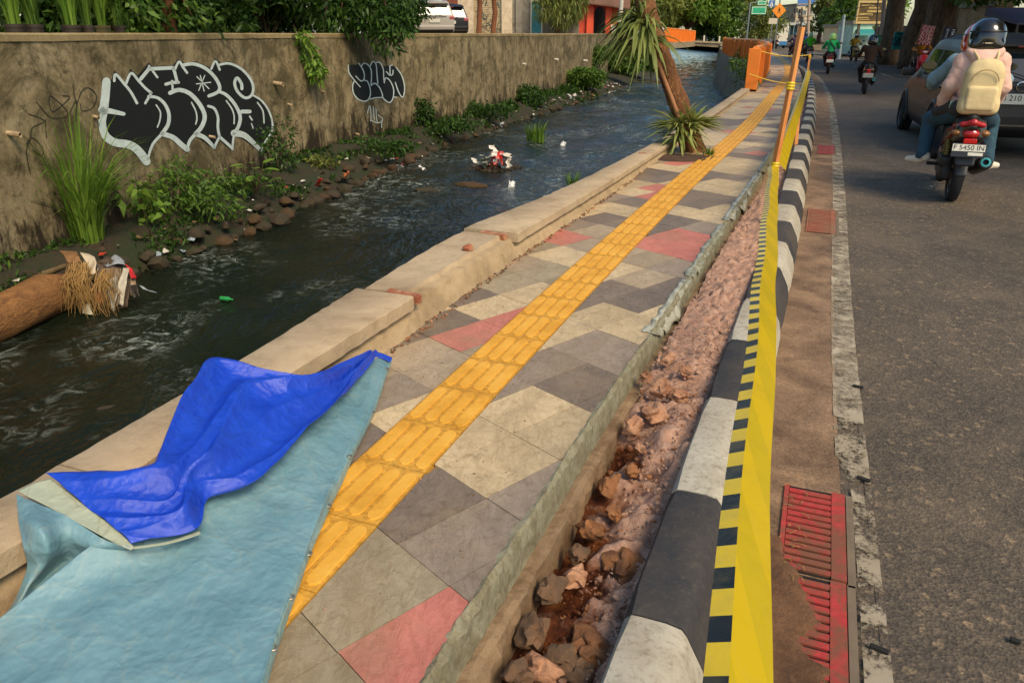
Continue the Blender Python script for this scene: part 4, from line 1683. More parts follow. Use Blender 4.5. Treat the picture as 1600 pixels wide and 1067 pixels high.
grass_clump('grass_tuft', on_z(838, 222, -1.98), 110, .35, .85, .05, LEAF['lite'], 'bright green grass tuft growing out of the canal by the rubbish', 8, 'grass tuft', lean=.5)
grass_clump('grass_tuft', on_z(893, 289, .30), 26, .06, .16, .02, LEAF['mid'], 'small green weed on the water side of the parapet', 9, 'grass tuft', lean=.9)
grass_clump('grass_tuft', on_z(1108, 243, .2), 40, .08, .14, .02, LEAF['mid'], 'small weed on the paving at the tree foot', 10, 'grass tuft', lean=.9)

# stones lining the bank
m_stone = mk('bank_stone', '3b301f', .9, .35, 5, col2='33301a', c2scale=4, bump=.6, bscale=24, bdist=.03)
m_stone2 = mk('bank_stone_brown', '483419', .9, .3, 5, col2='3b2d1b', c2scale=5, bump=.6, bscale=24, bdist=.03)
stone_me = []
for i in range(7):
    me = pebble(1.0, (1.0, random.uniform(.7, 1), random.uniform(.5, .8)), 30 + i)
    me.materials.append(m_stone if i % 3 else m_stone2)
    stone_me.append(me)
SW = ['mossy', 'rounded', 'dark', 'flat', 'brown', 'wet', 'blocky', 'pale']
spots = []
rnd = random.Random(21)
y = 9.8
while y < 46:
    w = BANK_W(y) + .22 * fnoise(y, 1.7, 0, .8)
    for k in range(2 if y < 26 else 1):
        sz = rnd.uniform(.10, .26) if k == 0 else rnd.uniform(.07, .18)
        spots.append((wall_at(y) + w * (.97 if k == 0 else rnd.uniform(.68, .9)), y + rnd.uniform(-.1, .1), sz, k))
    y += rnd.uniform(.26, .5) if y < 26 else rnd.uniform(.7, 1.4)
for i, (x, y, sz, k) in enumerate(spots):
    o = link('bank_stone', rnd.choice(stone_me))
    o.location = (x, y, -2.0 + sz * .18 + (.32 if k else 0) * rnd.uniform(.4, 1))
    o.scale = (sz, sz * rnd.uniform(.8, 1.2), sz * rnd.uniform(.7, 1.1))
    o.rotation_euler = (rnd.uniform(-.3, .3), rnd.uniform(-.3, .3), rnd.random() * 6)
    near_ = 'below the reedy grass and bushes' if y < 15.5 else ('below the large graffiti' if y < 21 else ('below the smaller graffiti' if y < 27 else 'beyond the midstream rubbish heap'))
    tag(o, ('brown mossy stone in the waterline row ' if k == 0 else 'brown mossy stone higher on the bank ') + near_, 'stone', 'stones at the waterline of the far bank' if k == 0 else 'stones lying higher on the far bank')
# bank litter: small scraps
scr = ['b9b2a2', '8f9aa0', 'a33a2b', '6f5a3d', 'c9c5b9']


def scrap_mesh(seed, w=.2, l=.3, crump=.08):
    rng = random.Random(seed)
    mb = MB()
    rows = []
    n = 9
    for i in range(n):
        r_ = []
        for j in range(n):
            u, v = i / (n - 1) - .5, j / (n - 1) - .5
            q = 1 + .35 * fnoise(u * 3, v * 3, seed, 1.2)
            r_.append((u * w * q, v * l * q, crump * (fnoise(u * 2.2, v * 2.2, seed * 1.7, 1.6, 3) + .25 * fnoise(u * 9, v * 9, seed, 1, 2)) - .3 * crump * (u * u + v * v) * 4))
        rows.append(r_)
    mb.grid(rows)
    return mb


def film(hexcol, a=1.0, rough=.35):
    return plain(hexcol, rough, 0, .2, .18, 9)


# weeds and moss over the bank: one mass of small blades
rng_ = np.random.default_rng(5)
n = 26000
yy = 9 + 45 * rng_.random(n) ** 1.4
uu = rng_.random(n)
keep_ = np.array([fnoise(yy[i] * .7, uu[i] * 3, 3, 1.1, 3) + .12 - .8 * max(0, uu[i] - .45) > rng_.random() * .6 for i in range(n)])
yy, uu = yy[keep_], uu[keep_]
P_ = np.array([(wall_at(y) + BANK_W(y) * u, y, -1.42 - .08 * u - .62 * u ** 2.6 + .13 * fnoise(wall_at(y) + u * BANK_W(y), y, 0, 1.6, 4) * (1 - .3 * u)) for y, u in zip(yy, uu)])
N_ = unit(rng_.normal(size=(len(P_), 3)) * .6 + np.array([.1, -.2, .8]))
sc_ = .05 + .004 * yy
V, F = leaf_arrays(P_, N_, sc_ * rng_.uniform(.6, 1.8, len(P_)), sc_ * .4, rng_, .15)
tag(link('bank_weeds', mesh_np('bank_weeds', V, F, LEAF['dark'])), 'low green weeds and moss covering the far bank', 'weeds', kind='stuff')
# litter along the bank: one mass of tiny scraps
mb = MB()
mats = [film(c) for c in scr] + [m_bark]
rnd = random.Random(77)
for i in range(260):
    y = rnd.uniform(10, 60)
    u = rnd.uniform(.55, 1.02)
    x = wall_at(y) + BANK_W(y) * u
    z = -1.42 - .08 * u - .62 * u ** 2.6 + .06
    s_ = rnd.uniform(.02, .06) * (1 + y / 40)
    mb.cur = rnd.choice([0, 0, 3, 3, 3, 4, 1, 2, 3, 5, 5])
    a = rnd.random() * 6
    R3 = Matrix.Rotation(a, 3, 'Z') @ Matrix.Rotation(rnd.uniform(-.6, .6), 3, 'X')
    mb.add([Vector((x, y, max(z, -1.97))) + R3 @ Vector(q) * s_ for q in ((-1, -.6, 0), (.3, -.9, .3), (1, .2, -.1), (.2, .8, .3), (-.8, .6, -.1))], [(0, 1, 2, 3, 4)])
o = mb.build('bank_litter', mats, fix=False)
tag(o, 'scattered rubbish scraps and twigs along the far bank', 'litter', kind='stuff')
# litter drifting on the far water
mb = MB()
for i in range(90):
    p = on_z(rnd.uniform(985, 1165), rnd.uniform(84, 125), WATER_Z + .02)
    s_ = rnd.uniform(.06, .2)
    mb.cur = rnd.choice([0, 0, 4, 4, 2, 0])
    a = rnd.random() * 6
    mb.add([p + Matrix.Rotation(a, 3, 'Z') @ Vector(q) * s_ for q in ((-1, -.6, 0), (.3, -.9, .25), (1, .2, 0), (.2, .8, .3), (-.8, .6, .0))], [(0, 1, 2, 3, 4)])
tag(mb.build('floating_litter', mats, fix=False), 'pale and red rubbish specks drifting on the far canal water', 'litter', kind='stuff')

# --- driftwood log with snagged rubbish
LOG_A, LOG_B = on_z(-95, 535, -1.80), on_z(112, 446, -1.66)
m_log = mk('wet_log_wood', '8a5f2f', .75, .38, 3, col2='5a3818', c2scale=3, bump=.8, bscale=14, bdist=.05, stretch=(.35, 1.6, 3))
mb = MB()
ax_ = (LOG_B - LOG_A)
pts = [LOG_A + ax_ * t for t in (0, .2, .4, .6, .8, .95, 1.02)]
pts = [p + Vector((0, 0, .02 * math.sin(i * 2.1))) for i, p in enumerate(pts)]
mb.tube(pts, [.31, .31, .30, .30, .29, .26, .17], 24)
for j_, v_ in enumerate(mb.v):
    c_ = pts[min(j_ // 24, 6)]
    d_ = Vector(v_) - c_
    mb.v[j_] = tuple(c_ + d_ * (1 + .14 * fnoise(v_[0] * .6, v_[1] * 2, v_[2] * 2, 3, 4)))
o = mb.build('driftwood_log', m_log, smooth='all')
tag(o, 'thick brown driftwood log lying in the water at the left edge', 'log')
up = LOG_B + Vector((0, 0, 0))
# dry straw hanging off the log end
m_straw = mk('dry_straw', '96743f', .8, .3, 20)


def straw(name, c, n, spread, ln, seed, label):
    rnd = random.Random(seed)
    mb = MB()
    c = Vector(c)
    for i in range(n):
        a = c + Vector((rnd.uniform(-1, 1) * spread * .5, rnd.uniform(-.12, .02), rnd.uniform(-.06, .08)))
        e = c + Vector((rnd.uniform(-1, 1) * spread, rnd.uniform(-.35, -.05), -ln * rnd.uniform(.5, 1.05)))
        m = a.lerp(e, .45) + Vector((rnd.uniform(-.05, .05), -.12, .08))
        r_ = rnd.uniform(.002, .0065)
        mb.tube([a, m, m.lerp(e, .5) + Vector((rnd.uniform(-.04, .04), rnd.uniform(-.04, .04), 0)), e], [r_, r_, r_ * .8, r_ * .5], 5)
    return tag(mb.build(name, m_straw), label, 'straw')


sb = on_z(128, 412, -1.38)
straw('straw_bundle', on_y(128, 416, 10.15), 120, .26, .66, 1, 'pale dry straw hanging off the end of the driftwood log')
straw('straw_bundle', on_y(168, 425, 10.2), 60, .2, .6, 2, 'brown reed stalks hanging beside the snagged rags')


def rag(name, grid, hexcol, label, th=.008, amp=.03, seed=0, rough=.6, cat='rag'):
    """hanging cloth: control rows of (px, py, Y) joined by a smooth sheet"""
    C_ = [[on_y(*q) for q in r_] for r_ in grid]
    nr, nc = len(C_), len(C_[0])
    rows = []
    NU, NV = 16, 12
    for i in range(NU + 1):
        u = i / NU * (nr - 1)
        i0 = min(int(u), nr - 2)
        r_ = []
        for j in range(NV + 1):
            v = j / NV * (nc - 1)
            j0 = min(int(v), nc - 2)
            fu, fv = u - i0, v - j0
            p = (C_[i0][j0] * (1 - fu) + C_[i0 + 1][j0] * fu) * (1 - fv) + (C_[i0][j0 + 1] * (1 - fu) + C_[i0 + 1][j0 + 1] * fu) * fv
            p = p + Vector((0, -1, .2)) * amp * (fnoise(p.x, p.z * .5, seed, 9, 3) + .6 * math.sin(v * 5 + seed + u))
            r_.append(p)
        rows.append(r_)
    mb = MB()
    mb.grid(rows)
    o = mb.build(name, plain(hexcol, rough, 0, 0, .25, 8), smooth='all', fix=False)
    sm = o.modifiers.new('t', 'SOLIDIFY')
    sm.thickness = th
    return tag(o, label, cat)


rag('snagged_cloth', [[(95, 393, 10.5), (122, 396, 10.5)], [(100, 400, 10.3), (125, 402, 10.3)], [(108, 412, 10.2), (128, 410, 10.2)]], '7d5a35', 'brown rag bunched on top of the log end', .02, .05, 1)
rag('snagged_cloth', [[(127, 395, 10.4), (148, 402, 10.4)], [(135, 410, 10.25), (152, 412, 10.2)], [(140, 430, 10.15), (150, 428, 10.1)]], 'b8a98c', 'cream rag draped next to the straw', .015, .04, 2)
rag('snagged_cloth', [[(163, 412, 10.5), (180, 398, 10.6), (194, 408, 10.5)], [(166, 418, 10.3), (184, 412, 10.3), (196, 414, 10.3)]], '93979a', 'grey plastic sheet on top of the snagged rubbish', .008, .02, 3, .35, 'plastic sheet')
rag('snagged_cloth', [[(194, 413, 10.4), (206, 420, 10.4)], [(200, 425, 10.3), (212, 434, 10.3)], [(205, 434, 10.25), (207, 436, 10.25)]], 'b4241c', 'bright red plastic scrap at the tip of the rubbish', .006, .03, 4, .35, 'plastic sheet')
rag('snagged_cloth', [[(146, 445, 10.1), (155, 447, 10.1)], [(148, 458, 10.05), (158, 462, 10.0)], [(150, 470, 10.0), (160, 474, 9.98)]], '8f1c12', 'dark red cloth between straw and reeds', .008, .03, 5)
rag('snagged_cloth', [[(193, 418, 10.35), (200, 420, 10.35)], [(186, 445, 10.2), (197, 448, 10.2)], [(183, 474, 10.05), (193, 479, 10.05)]], 'aaa28f', 'long pale grey rag hanging into the water', .012, .04, 6)
rag('snagged_cloth', [[(165, 418, 10.3), (190, 420, 10.3)], [(168, 440, 10.2), (188, 445, 10.2)], [(172, 470, 10.05), (188, 478, 10.0)]], '6d5a42', 'brown torn cloth mass in the middle of the rubbish', .015, .06, 7)
rag('snagged_cloth', [[(205, 430, 10.35), (212, 440, 10.35)], [(204, 448, 10.25), (218, 452, 10.2)], [(205, 462, 10.15), (215, 462, 10.1)]], '80694a', 'tan cloth at the right end of the rubbish', .012, .05, 8)
rag('snagged_cloth', [[(218, 446, 10.2), (230, 452, 10.1)], [(222, 452, 10.1), (246, 458, 10.0)]], '9aa0a0', 'thin grey strip trailing in the current', .006, .02, 9, .4, 'plastic sheet')
rag('snagged_cloth', [[(128, 478, 10.0), (140, 474, 10.0)], [(128, 490, 9.9), (146, 492, 9.9)]], 'a09a80', 'pale rag touching the water below the straw', .01, .03, 10)
rag('snagged_cloth', [[(142, 402, 10.35), (150, 415, 10.3)], [(150, 420, 10.25), (158, 432, 10.2)], [(153, 440, 10.15), (160, 450, 10.1)]], '4b4844', 'dark grey twisted cloth beside the cream rag', .015, .04, 12)
rag('snagged_cloth', [[(150, 408, 10.45), (170, 404, 10.45), (190, 412, 10.45)], [(150, 440, 10.35), (172, 442, 10.3), (200, 440, 10.3)], [(156, 476, 10.15), (178, 484, 10.1), (200, 480, 10.1)]], '4a3b2b', 'dark brown rag bundle at the back of the snagged rubbish', .02, .09, 13)
rag('snagged_cloth', [[(172, 436, 10.12), (182, 432, 10.12)], [(170, 458, 10.05), (184, 460, 10.05)], [(174, 482, 9.98), (182, 486, 9.98)]], '8f8a7c', 'grey muddy rag hanging in the middle of the rubbish', .012, .05, 14)
rag('snagged_cloth', [[(204, 446, 10.1), (216, 444, 10.15)], [(208, 466, 10.0), (222, 462, 10.05)]], '2d2620', 'black wet rag at the waterline right of the rubbish', .015, .06, 15)
# thin drift branches along the log
mb = MB()
for a, b, r_ in (((-30, 452), (62, 432), .06), ((60, 432), (110, 412), .055), ((-10, 446), (40, 440), .04)):
    A_, B_ = on_y(a[0], a[1], 10.7), on_y(b[0], b[1], 10.5)
    limb(mb, A_, B_, r_, r_ * .6, 5, .05, 8)
tag(mb.build('drift_branch', mk('drift_branch_bark', '6d5a3c', .9, .3, 8, bump=.6, bscale=30), smooth='all'), 'knobbly grey branch lying along the back of the log', 'branch')

# --- rubbish heap in midstream
hp = on_z(775, 266, -2.0)
o = empty('rubbish_heap', hp)
tag(o, 'rubbish heap of twigs and plastic caught in midstream', 'rubbish heap')
mb = MB()
rnd = random.Random(9)
for i in range(140):
    a = rnd.random() * 6.28
    r_ = .75 * math.sqrt(rnd.random())
    p = Vector((r_ * math.cos(a), r_ * .6 * math.sin(a), .02 + .3 * (1 - r_ / .8) * rnd.random()))
    d = Vector((rnd.uniform(-1, 1), rnd.uniform(-1, 1), rnd.uniform(-.3, .6))).normalized() * rnd.uniform(.1, .3)
    mb.tube([p - d, p + d], [.012, .006], 5)
mb.build('twigs', m_bark, o)
me = pebble(.6, (1, .6, .25), 3)
me.materials.append(m_bed)
link('mud_mound', me, o)
for k, (dx, dz, w, l, c, nm) in enumerate([(.05, .38, .35, .5, 'b3251b', 'plastic_bag'), (-.02, .58, .22, .35, 'd6cfc4', 'plastic_bag'), (.42, .3, .2, .5, 'c9bfae', 'plastic_bag'), (-.3, .25, .3, .3, '8a8f7c', 'plastic_bag'), (.1, .15, .4, .3, '9aa5a2', 'plastic_bag'), (-.1, .12, .25, .35, '6d3a2c', 'plastic_bag'), (.3, .1, .25, .3, '9fb0ac', 'plastic_bag')]):
    s_ = scrap_mesh(40 + k, w, l, .22)
    q = s_.build(nm, film(c), o, smooth='all', fix=False)
    q.location = (dx, -.15, dz)
    q.rotation_euler = (R(60 + 10 * k), .3 * k, .7 * k)
for k, (px, py, c, lb) in enumerate([(800, 288, 'c4c8c4', 'white plastic scrap floating right of the midstream rubbish heap'), (742, 250, 'c9c4b6', 'white plastic bag on the waterline behind the rubbish heap'), (660, 262, 'c8c4ba', 'white bag hanging on the bank stones'), (625, 260, 'bdb7a5', 'small white scrap on the bank stones'),
                                    (497, 284, 'b8281d', 'bright red plastic scrap on the stony bank'), (540, 272, '9a5a30', 'orange brown plank scrap on the stony bank'), (880, 225, 'c2c6c2', 'white scrap floating beside the bright grass tuft')]):
    s_ = scrap_mesh(60 + k, .16, .22, .07)
    q = s_.build('plastic_scrap', film(c), None, smooth='all', fix=False)
    q.location = on_z(px, py, -1.93 if k in (0, 1, 6) else -1.6)
    q.rotation_euler = (R(40), .2, k)
    tag(q, lb, 'plastic scrap')
# half-sunk stones breaking the current
for k, (px, py, r_, lb) in enumerate([(735, 290, .5, 'dark half-sunk stone breaking the current below the rubbish heap'), (668, 296, .35, 'reddish half-sunk stone left of the rubbish heap'), (170, 640, .22, 'orange brown stone under the water by the tarp'), (330, 380, .25, 'dark flat stone at the waterline below the leafy bush')]):
    o = link('sunken_stone', stone_me[k])
    o.location = on_z(px, py, -2.0) + Vector((0, 0, -.02))
    o.scale = (r_, r_ * .7, r_ * .35)
    tag(o, lb, 'stone')
# green bottle adrift
mb = MB()
p = on_z(345, 466, -1.98)
mb.lathe([(.001, 0), (.035, .005), (.037, .1), (.036, .16), (.014, .2), (.014, .235), (.001, .24)], p, (.9, -.4, .05), 12)
tag(mb.build('floating_bottle', plain('2f8f4a', .25), smooth=True), 'small green bottle adrift in the canal', 'bottle')

# ================================================================== BEHIND THE LEFT WALL
LZ = 1.42


def behind(px, off):
    return on_wall(px, 80).y + off


# planters with grass
m_pot = mk('planter_plastic', '2e2317', .7, .2, 6)
for k, (px0, px1, Y, lb) in enumerate([(18, 46, behind(32, .75), 'dark planter pot at the left end of the wall top'), (48, 76, behind(62, .75), 'dark planter pot second from the left on the lot'), (104, 134, behind(119, .8), 'dark planter pot in the middle of the row'), (136, 155, behind(146, .8), 'narrow brown planter pot beside the box planter'), (157, 180, behind(168, .85), 'box planter with a pale rim'), (182, 204, behind(193, .85), 'rightmost planter pot next to the dark gap')]):
    a, b = on_y(px0, 40, Y), on_y(px1, 40, Y)
    w = (b.x - a.x)
    o = empty('planter', ((a.x + b.x) / 2 - .1, Y, LZ))
    tag(o, lb, 'planter', 'planters along the top of the canal wall')
    mb = MB()
    mb.lathe([(.001, 0), (w * .38, 0), (w * .47, .42), (w * .5, .42), (w * .5, .47), (w * .43, .47), (w * .42, .38), (.001, .38)], (0, 0, 0), (0, 0, 1), 4 if k == 4 else 16)
    mb.build('pot', m_pot if k != 4 else mk('planter_box_olive', '4a4326', .7, .2, 6), o, smooth=True)
    V, F = blades(70, w * .3, 1.3, .035, 50 + k, .35, .7)
    V[:, 2] += .4
    link('grass', mesh_np('grass', V, F, LEAF['mid' if k % 2 else 'lite']), o)
# hedge and trees closing the lot
rnd = random.Random(3)
for k, (px, Y, h, leaf, lb) in enumerate([(30, behind(30, 3), 4.2, 'dark', 'dark hedge bush behind the left end planters'), (110, behind(110, 3), 4.6, 'mid', 'tall leafy hedge bush behind the middle planters'), (190, behind(190, 3), 4.4, 'dark', 'dark hedge bush behind the box planter'), (330, behind(330, 3), 4.8, 'dark', 'dark hedge bush right of the brown trunk'), (420, behind(420, 3.5), 5, 'dark', 'dark hedge bush behind the hanging branches'), (70, behind(70, 5.5), 5, 'dark', 'back row hedge bush at the left corner'), (150, behind(150, 5.5), 5, 'dark', 'back row hedge bush above the middle planters'), (250, behind(250, 5), 5, 'mid', 'hedge bush behind the brown trunk'), (290, behind(290, 7), 5.5, 'dark', 'back row hedge bush right of the brown trunk'), (380, behind(380, 6), 5.5, 'dark', 'back row hedge bush left of the hanging branches'), (470, behind(470, 6), 5.5, 'dark', 'back row hedge bush above the dangling vine'), (530, behind(530, 6), 5.5, 'dark', 'back row hedge bush behind the hanging tree'), (600, behind(600, 5), 5.5, 'dark', 'back row hedge bush left of the silver car')]):
    b = on_y(px, 40, Y)
    cl = [((rnd.uniform(-1.3, 1.3), rnd.uniform(-.5, .5), h * rnd.uniform(.1, .85)), (.95, .8, .8)) for _ in range(11)]
    shrub('hedge_bush', (b.x, Y, LZ), cl, leaf, 520, .22, .09, lb, 'bushes closing off the lot', 'bush')
TY = behind(268, 1.2)
b = on_y(268, 50, TY)
tree('lot_tree', (b.x, TY, LZ), 6.5, .14, rand_clumps(9, (0, .3, 5.2), (2.2, 1.8, 1.4), 1.0, 2) + [((-.9, .2, 1.3), (.5, .5, .4)), ((.9, -.1, 1.6), (.6, .5, .4)), ((.6, -.3, .7), (.45, .35, .25))], 'mid', 420, .17, .07, 'slim brown-trunked tree rising behind the canal wall top', None, mk('reddish_bark', '5c3a20', .95, .3, 6, bump=.8, bscale=20))
TY = behind(545, 2.0)
b = on_y(545, 40, TY)
hang = [((-2.6, -1.0, 1.2), (1.2, .9, .8)), ((-1.2, -1.6, 1.0), (1.2, .8, .7)), ((.2, -2.0, .95), (1.3, .8, .65)), ((1.2, -2.2, .85), (.9, .7, .6)), ((-.4, -2.3, .35), (.6, .4, .35)), ((1.6, -2.5, .15), (.5, .4, .45)), ((2.0, -2.3, .6), (.5, .5, .5)), ((1.5, -2.0, 1.3), (1.0, .8, .8)), ((-1.9, -1.6, .5), (.8, .6, .5)), ((-.9, -1.0, 1.6), (1.4, 1, 1)), ((1.1, -1.0, 1.8), (1.4, 1, 1)), ((-3.0, -.6, 1.8), (1.2, 1, 1))]
tree('lot_tree', (b.x, TY, LZ), 8, .22, hang + rand_clumps(12, (-.6, 0, 5), (4, 2.6, 2.0), 1.5, 4), 'dark', 520, .21, .085, 'dark leafy tree hanging over the canal wall left of the parked cars', None, droop=.4)
# hanging vine in front of the wall
o = empty('hanging_vine', on_wall(470, 60, .05))
tag(o, 'pale leafy vine dangling over the wall right of the big lettering', 'vine')
vp = [on_wall(x, y, .12 + .04 * i) for i, (x, y) in enumerate([(452, 40), (462, 58), (470, 75), (476, 92), (479, 106), (480, 116)])]
mb = MB()
base = o.location
mb.tube([p - base for p in vp], .012, 6)
mb.build('stem', m_bark, o)
V, F = crown_leaves([(tuple(p - base), (.26, .2, .2)) for p in vp[1:]], 900, .2, .085, RNG, droop=.5, shell=.2)
link('foliage', mesh_np('foliage', V, F, LEAF['lite']), o)
# big trees behind, closing the top edge and shading the canal
for k, (x, y, h, seed, leaf, lb) in enumerate([(-13.5, 19, 11, 1, 'dark', 'tall dark tree deep in the lot behind the planters'), (-11, 30, 12, 2, 'dark', 'tall dark tree behind the hanging foliage'), (-16, 11, 10, 3, 'dark', 'tall tree beyond the left edge of the lot')]):
    tree('lot_tree', (x, y, LZ), h, .3, rand_clumps(18, (0, 0, h * .5), (4.2, 4.2, h * .38), 1.9, seed), leaf, 230, .32, .13, lb, 'tall trees in the lot')

# ---- row of shop backs on the far lot
FY = 60.0


def fp(px, py, Y=FY):
    return on_y(px, py, Y)


m_cream = mk('cream_wall', 'd2bfa0', .85, .12, 1.2, col2='b8a080', c2scale=2.5)
m_grime = stain_conc('grimy_wall', '8d8474', 'a49b8a', '4a4238', .6)
m_rust = mk('red_brown_wall', '7d4530', .9, .2, 3, col2='5b3122', c2scale=4)
house = empty('shop_row', fp(800, 55))
house.location.z = LZ
tag(house, 'low cream and grimy shop building with a turquoise door behind the parked cars', 'building')
HB = LZ


def panel(name, px0, px1, y_top, mat, Y=FY, th=.3, zb=HB, parent=house):
    a, b = fp(px0, 40, Y), fp(px1, 40, Y)
    zt = fp((px0 + px1) / 2, y_top, Y).z
    mb = MB()
    mb.box(((a.x + b.x) / 2, Y + th / 2, (zb + zt) / 2), (b.x - a.x, th, zt - zb))
    return keep(mb.build(name, mat, None), parent)


TOPY = -60
panel('end_wall', 692, 716, TOPY, m_rust, FY - .1)
panel('wall', 716.2, 740, TOPY, m_cream)
panel('wall', 784, 800, TOPY, m_cream, FY - .05)
panel('wall', 800.2, 806, TOPY, m_grime, FY + .2)
panel('pillar', 806.2, 815, TOPY, m_grime)
panel('wall', 815.2, 829, TOPY, m_grime, FY + .1)
panel('wall', 847, 905, TOPY, m_grime, FY)
m_shut = mk('roller_shutter', 'b59d75', .6, .15, 4, col2='8f7a58', c2scale=3)
a, b = fp(740.2, 40), fp(783.8, 40)
for i in range(30):
    mb = MB()
    z = HB + .02 + i * .155
    mb.box(((a.x + b.x) / 2, FY + .25, z + .07), (b.x - a.x, .05, .14), Matrix.Rotation(.12, 3, 'X'))
    keep(mb.build('shutter_slat', m_shut, None), house)
gs = MB()
rnd = random.Random(8)
for i in range(16):
    x0, z0 = rnd.uniform(a.x + .3, b.x - .3), HB + rnd.uniform(.6, 2.6)
    w = rnd.uniform(.15, .5)
    pts = [(x0 + w * rnd.uniform(-1, 1), FY + .205, z0 + w * rnd.uniform(-1, 1)) for _ in range(4)]
    gs.tube(pts, .022, 5)
keep(gs.build('shutter_scrawl', plain('3f5048', .7), None), house)
m_teal = mk('turquoise_door_paint', '3f97a0', .5, .12, 4, col2='2d6f78', c2scale=5)
zt = fp(838, 3).z
dx0, dx1 = fp(830.5, 40).x, fp(846, 40).x
mb = MB()
mb.box(((dx0 + dx1) / 2, FY + .1, (HB + zt) / 2), (dx1 - dx0, .08, zt - HB))
dr = keep(mb.build('door', m_teal, None), house)
for z in (.35, 1.25):
    mb = MB()
    mb.cbox(((dx0 + dx1) / 2 - house.location.x, FY + .045 - house.location.y, z), ((dx1 - dx0) * .7, .03, .7), .01)
    mb.build('door_panel', m_teal, dr).location = (0, 0, 0)
mb = MB()
mb.cbox((dx0 + .1 - house.location.x, FY + .02 - house.location.y, .95), (.03, .06, .14), .008)
mb.build('handle', plain('9a9a92', .3, 1.0), dr)
mb = MB()
for x in (dx0 - .05, dx1 + .05):
    mb.box((x, FY + .02, (HB + zt) / 2), (.08, .2, zt - HB))
mb.box(((dx0 + dx1) / 2, FY + .02, zt + .05), (dx1 - dx0 + .2, .2, .1))
keep(mb.build('door_frame', plain('cbbfa6', .6), None), house)
mb = MB()
mb.box(((fp(692, 0).x + fp(905, 0).x) / 2, FY + 2.2, fp(800, TOPY).z + .15), (fp(905, 0).x - fp(692, 0).x + .6, 5.5, .3))
keep(mb.build('roof', m_rust, None), house)
# palm-like trees in front of the shutter
for k, (px, Y, lb) in enumerate([(748, 56.5, 'brown-trunked tree with drooping fronds left of the shutter middle'), (771, 56.8, 'brown-trunked tree with drooping fronds right of the shutter middle')]):
    b = on_y(px, 50, Y)
    tr = empty('frond_tree', (b.x, Y, LZ))
    tag(tr, lb, 'tree')
    mb = MB()
    limb(mb, (0, 0, -.2), (.1, 0, 3.6), .2, .17, 6, .03, 10)
    mb.build('trunk', mk('frond_tree_bark%d' % k, '7a4a2c', .9, .25, 6, bump=.7, bscale=20), tr, smooth='all')
    V, F = blades(60, .08, 1.6, .16, 90 + k, 1.1, 1.0)
    V[:, 2] = V[:, 2] * .35 + 3.4 - .55 * np.hypot(V[:, 0], V[:, 1]) ** 1.5
    link('crown', mesh_np('crown', V, F, LEAF['dark']), tr)
# ---- red-orange building with an arch
m_red = mk('vermilion_wall', 'c8482a', .8, .15, 2, col2='a83a22', c2scale=3)
m_redw = mk('vermilion_pillar', 'd8502c', .7, .1, 2)
OY = 82.0
b2 = empty('arched_house', on_y(940, 50, OY))
b2.location.z = LZ - .3
tag(b2, 'vermilion house with a dark arched doorway behind the leaning tree', 'building')
zt = on_y(940, -70, OY).z


def col_(name, px0, px1, yt, yb, mat, Y, th):
    a, c = on_y(px0, 30, Y), on_y(px1, 30, Y)
    z1 = on_y(px0, yt, Y).z
    z0 = on_y(px0, yb, Y).z if yb is not None else LZ - .3
    mb = MB()
    mb.box(((a.x + c.x) / 2, Y + th / 2, (z0 + z1) / 2), (c.x - a.x, th, z1 - z0))
    return keep(mb.build(name, mat, None), b2)


# front wall with a real arch opening
x0, x1 = on_y(905, 30, OY).x, on_y(972, 30, OY).x
ax0, ax1 = on_y(928, 30, OY).x, on_y(946, 30, OY).x
zs = on_y(937, 22, OY).z
rad = (ax1 - ax0) / 2
poly = [(x0, LZ - .3), (ax0, LZ - .3), (ax0, zs)] + [((ax0 + ax1) / 2 - rad * math.cos(k * math.pi / 10), zs + rad * 1.2 * math.sin(k * math.pi / 10)) for k in range(1, 10)] + [(ax1, zs), (ax1, LZ - .3), (x1, LZ - .3), (x1, zt), (x0, zt)]
tri = tessellate_polygon([[Vector((x, z, 0)) for x, z in poly]])
mb = MB()
mb.add([(x, OY, z) for x, z in poly], tri)
mb.add([(x, OY + .4, z) for x, z in poly], tri)
n = len(poly)
mb.add([(x, OY, z) for x, z in poly] + [(x, OY + .4, z) for x, z in poly], [(i, (i + 1) % n, n + (i + 1) % n, n + i) for i in range(n)])
keep(mb.build('front_wall', m_red, None), b2)
col_('pillar', 946.5, 956, 8, None, m_redw, OY - .35, .32)
col_('pillar', 917, 927, 8, None, m_redw, OY - .35, .32)
col_('side_wall', 957, 972, TOPY, 40, mk('brick_orange', 'b4522f', .85, .15, 8), OY - .1, .08)
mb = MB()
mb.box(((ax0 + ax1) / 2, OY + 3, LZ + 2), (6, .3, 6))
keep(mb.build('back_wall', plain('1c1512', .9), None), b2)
mb = MB()
a, c = on_y(905, -8, OY - 1.2), on_y(976, 10, OY - 1.2)
mb.hexa([(x0 - .5, OY - 1.2, on_y(905, 4, OY - 1.2).z), (x1 + .6, OY - 1.2, on_y(972, 10, OY - 1.2).z - .3), (x1 + .6, OY + 1, zt), (x0 - .5, OY + 1, zt), (x0 - .5, OY - 1.2, on_y(905, 4, OY - 1.2).z + .12), (x1 + .6, OY - 1.2, on_y(972, 10, OY - 1.2).z - .18), (x1 + .6, OY + 1, zt + .12), (x0 - .5, OY + 1, zt + .12)])
keep(mb.build('porch_roof', plain('6b4a38', .8), None), b2)
col_('window_frame', 955, 970, 39, 52, plain('cdbfa8', .6), OY - .5, .06)
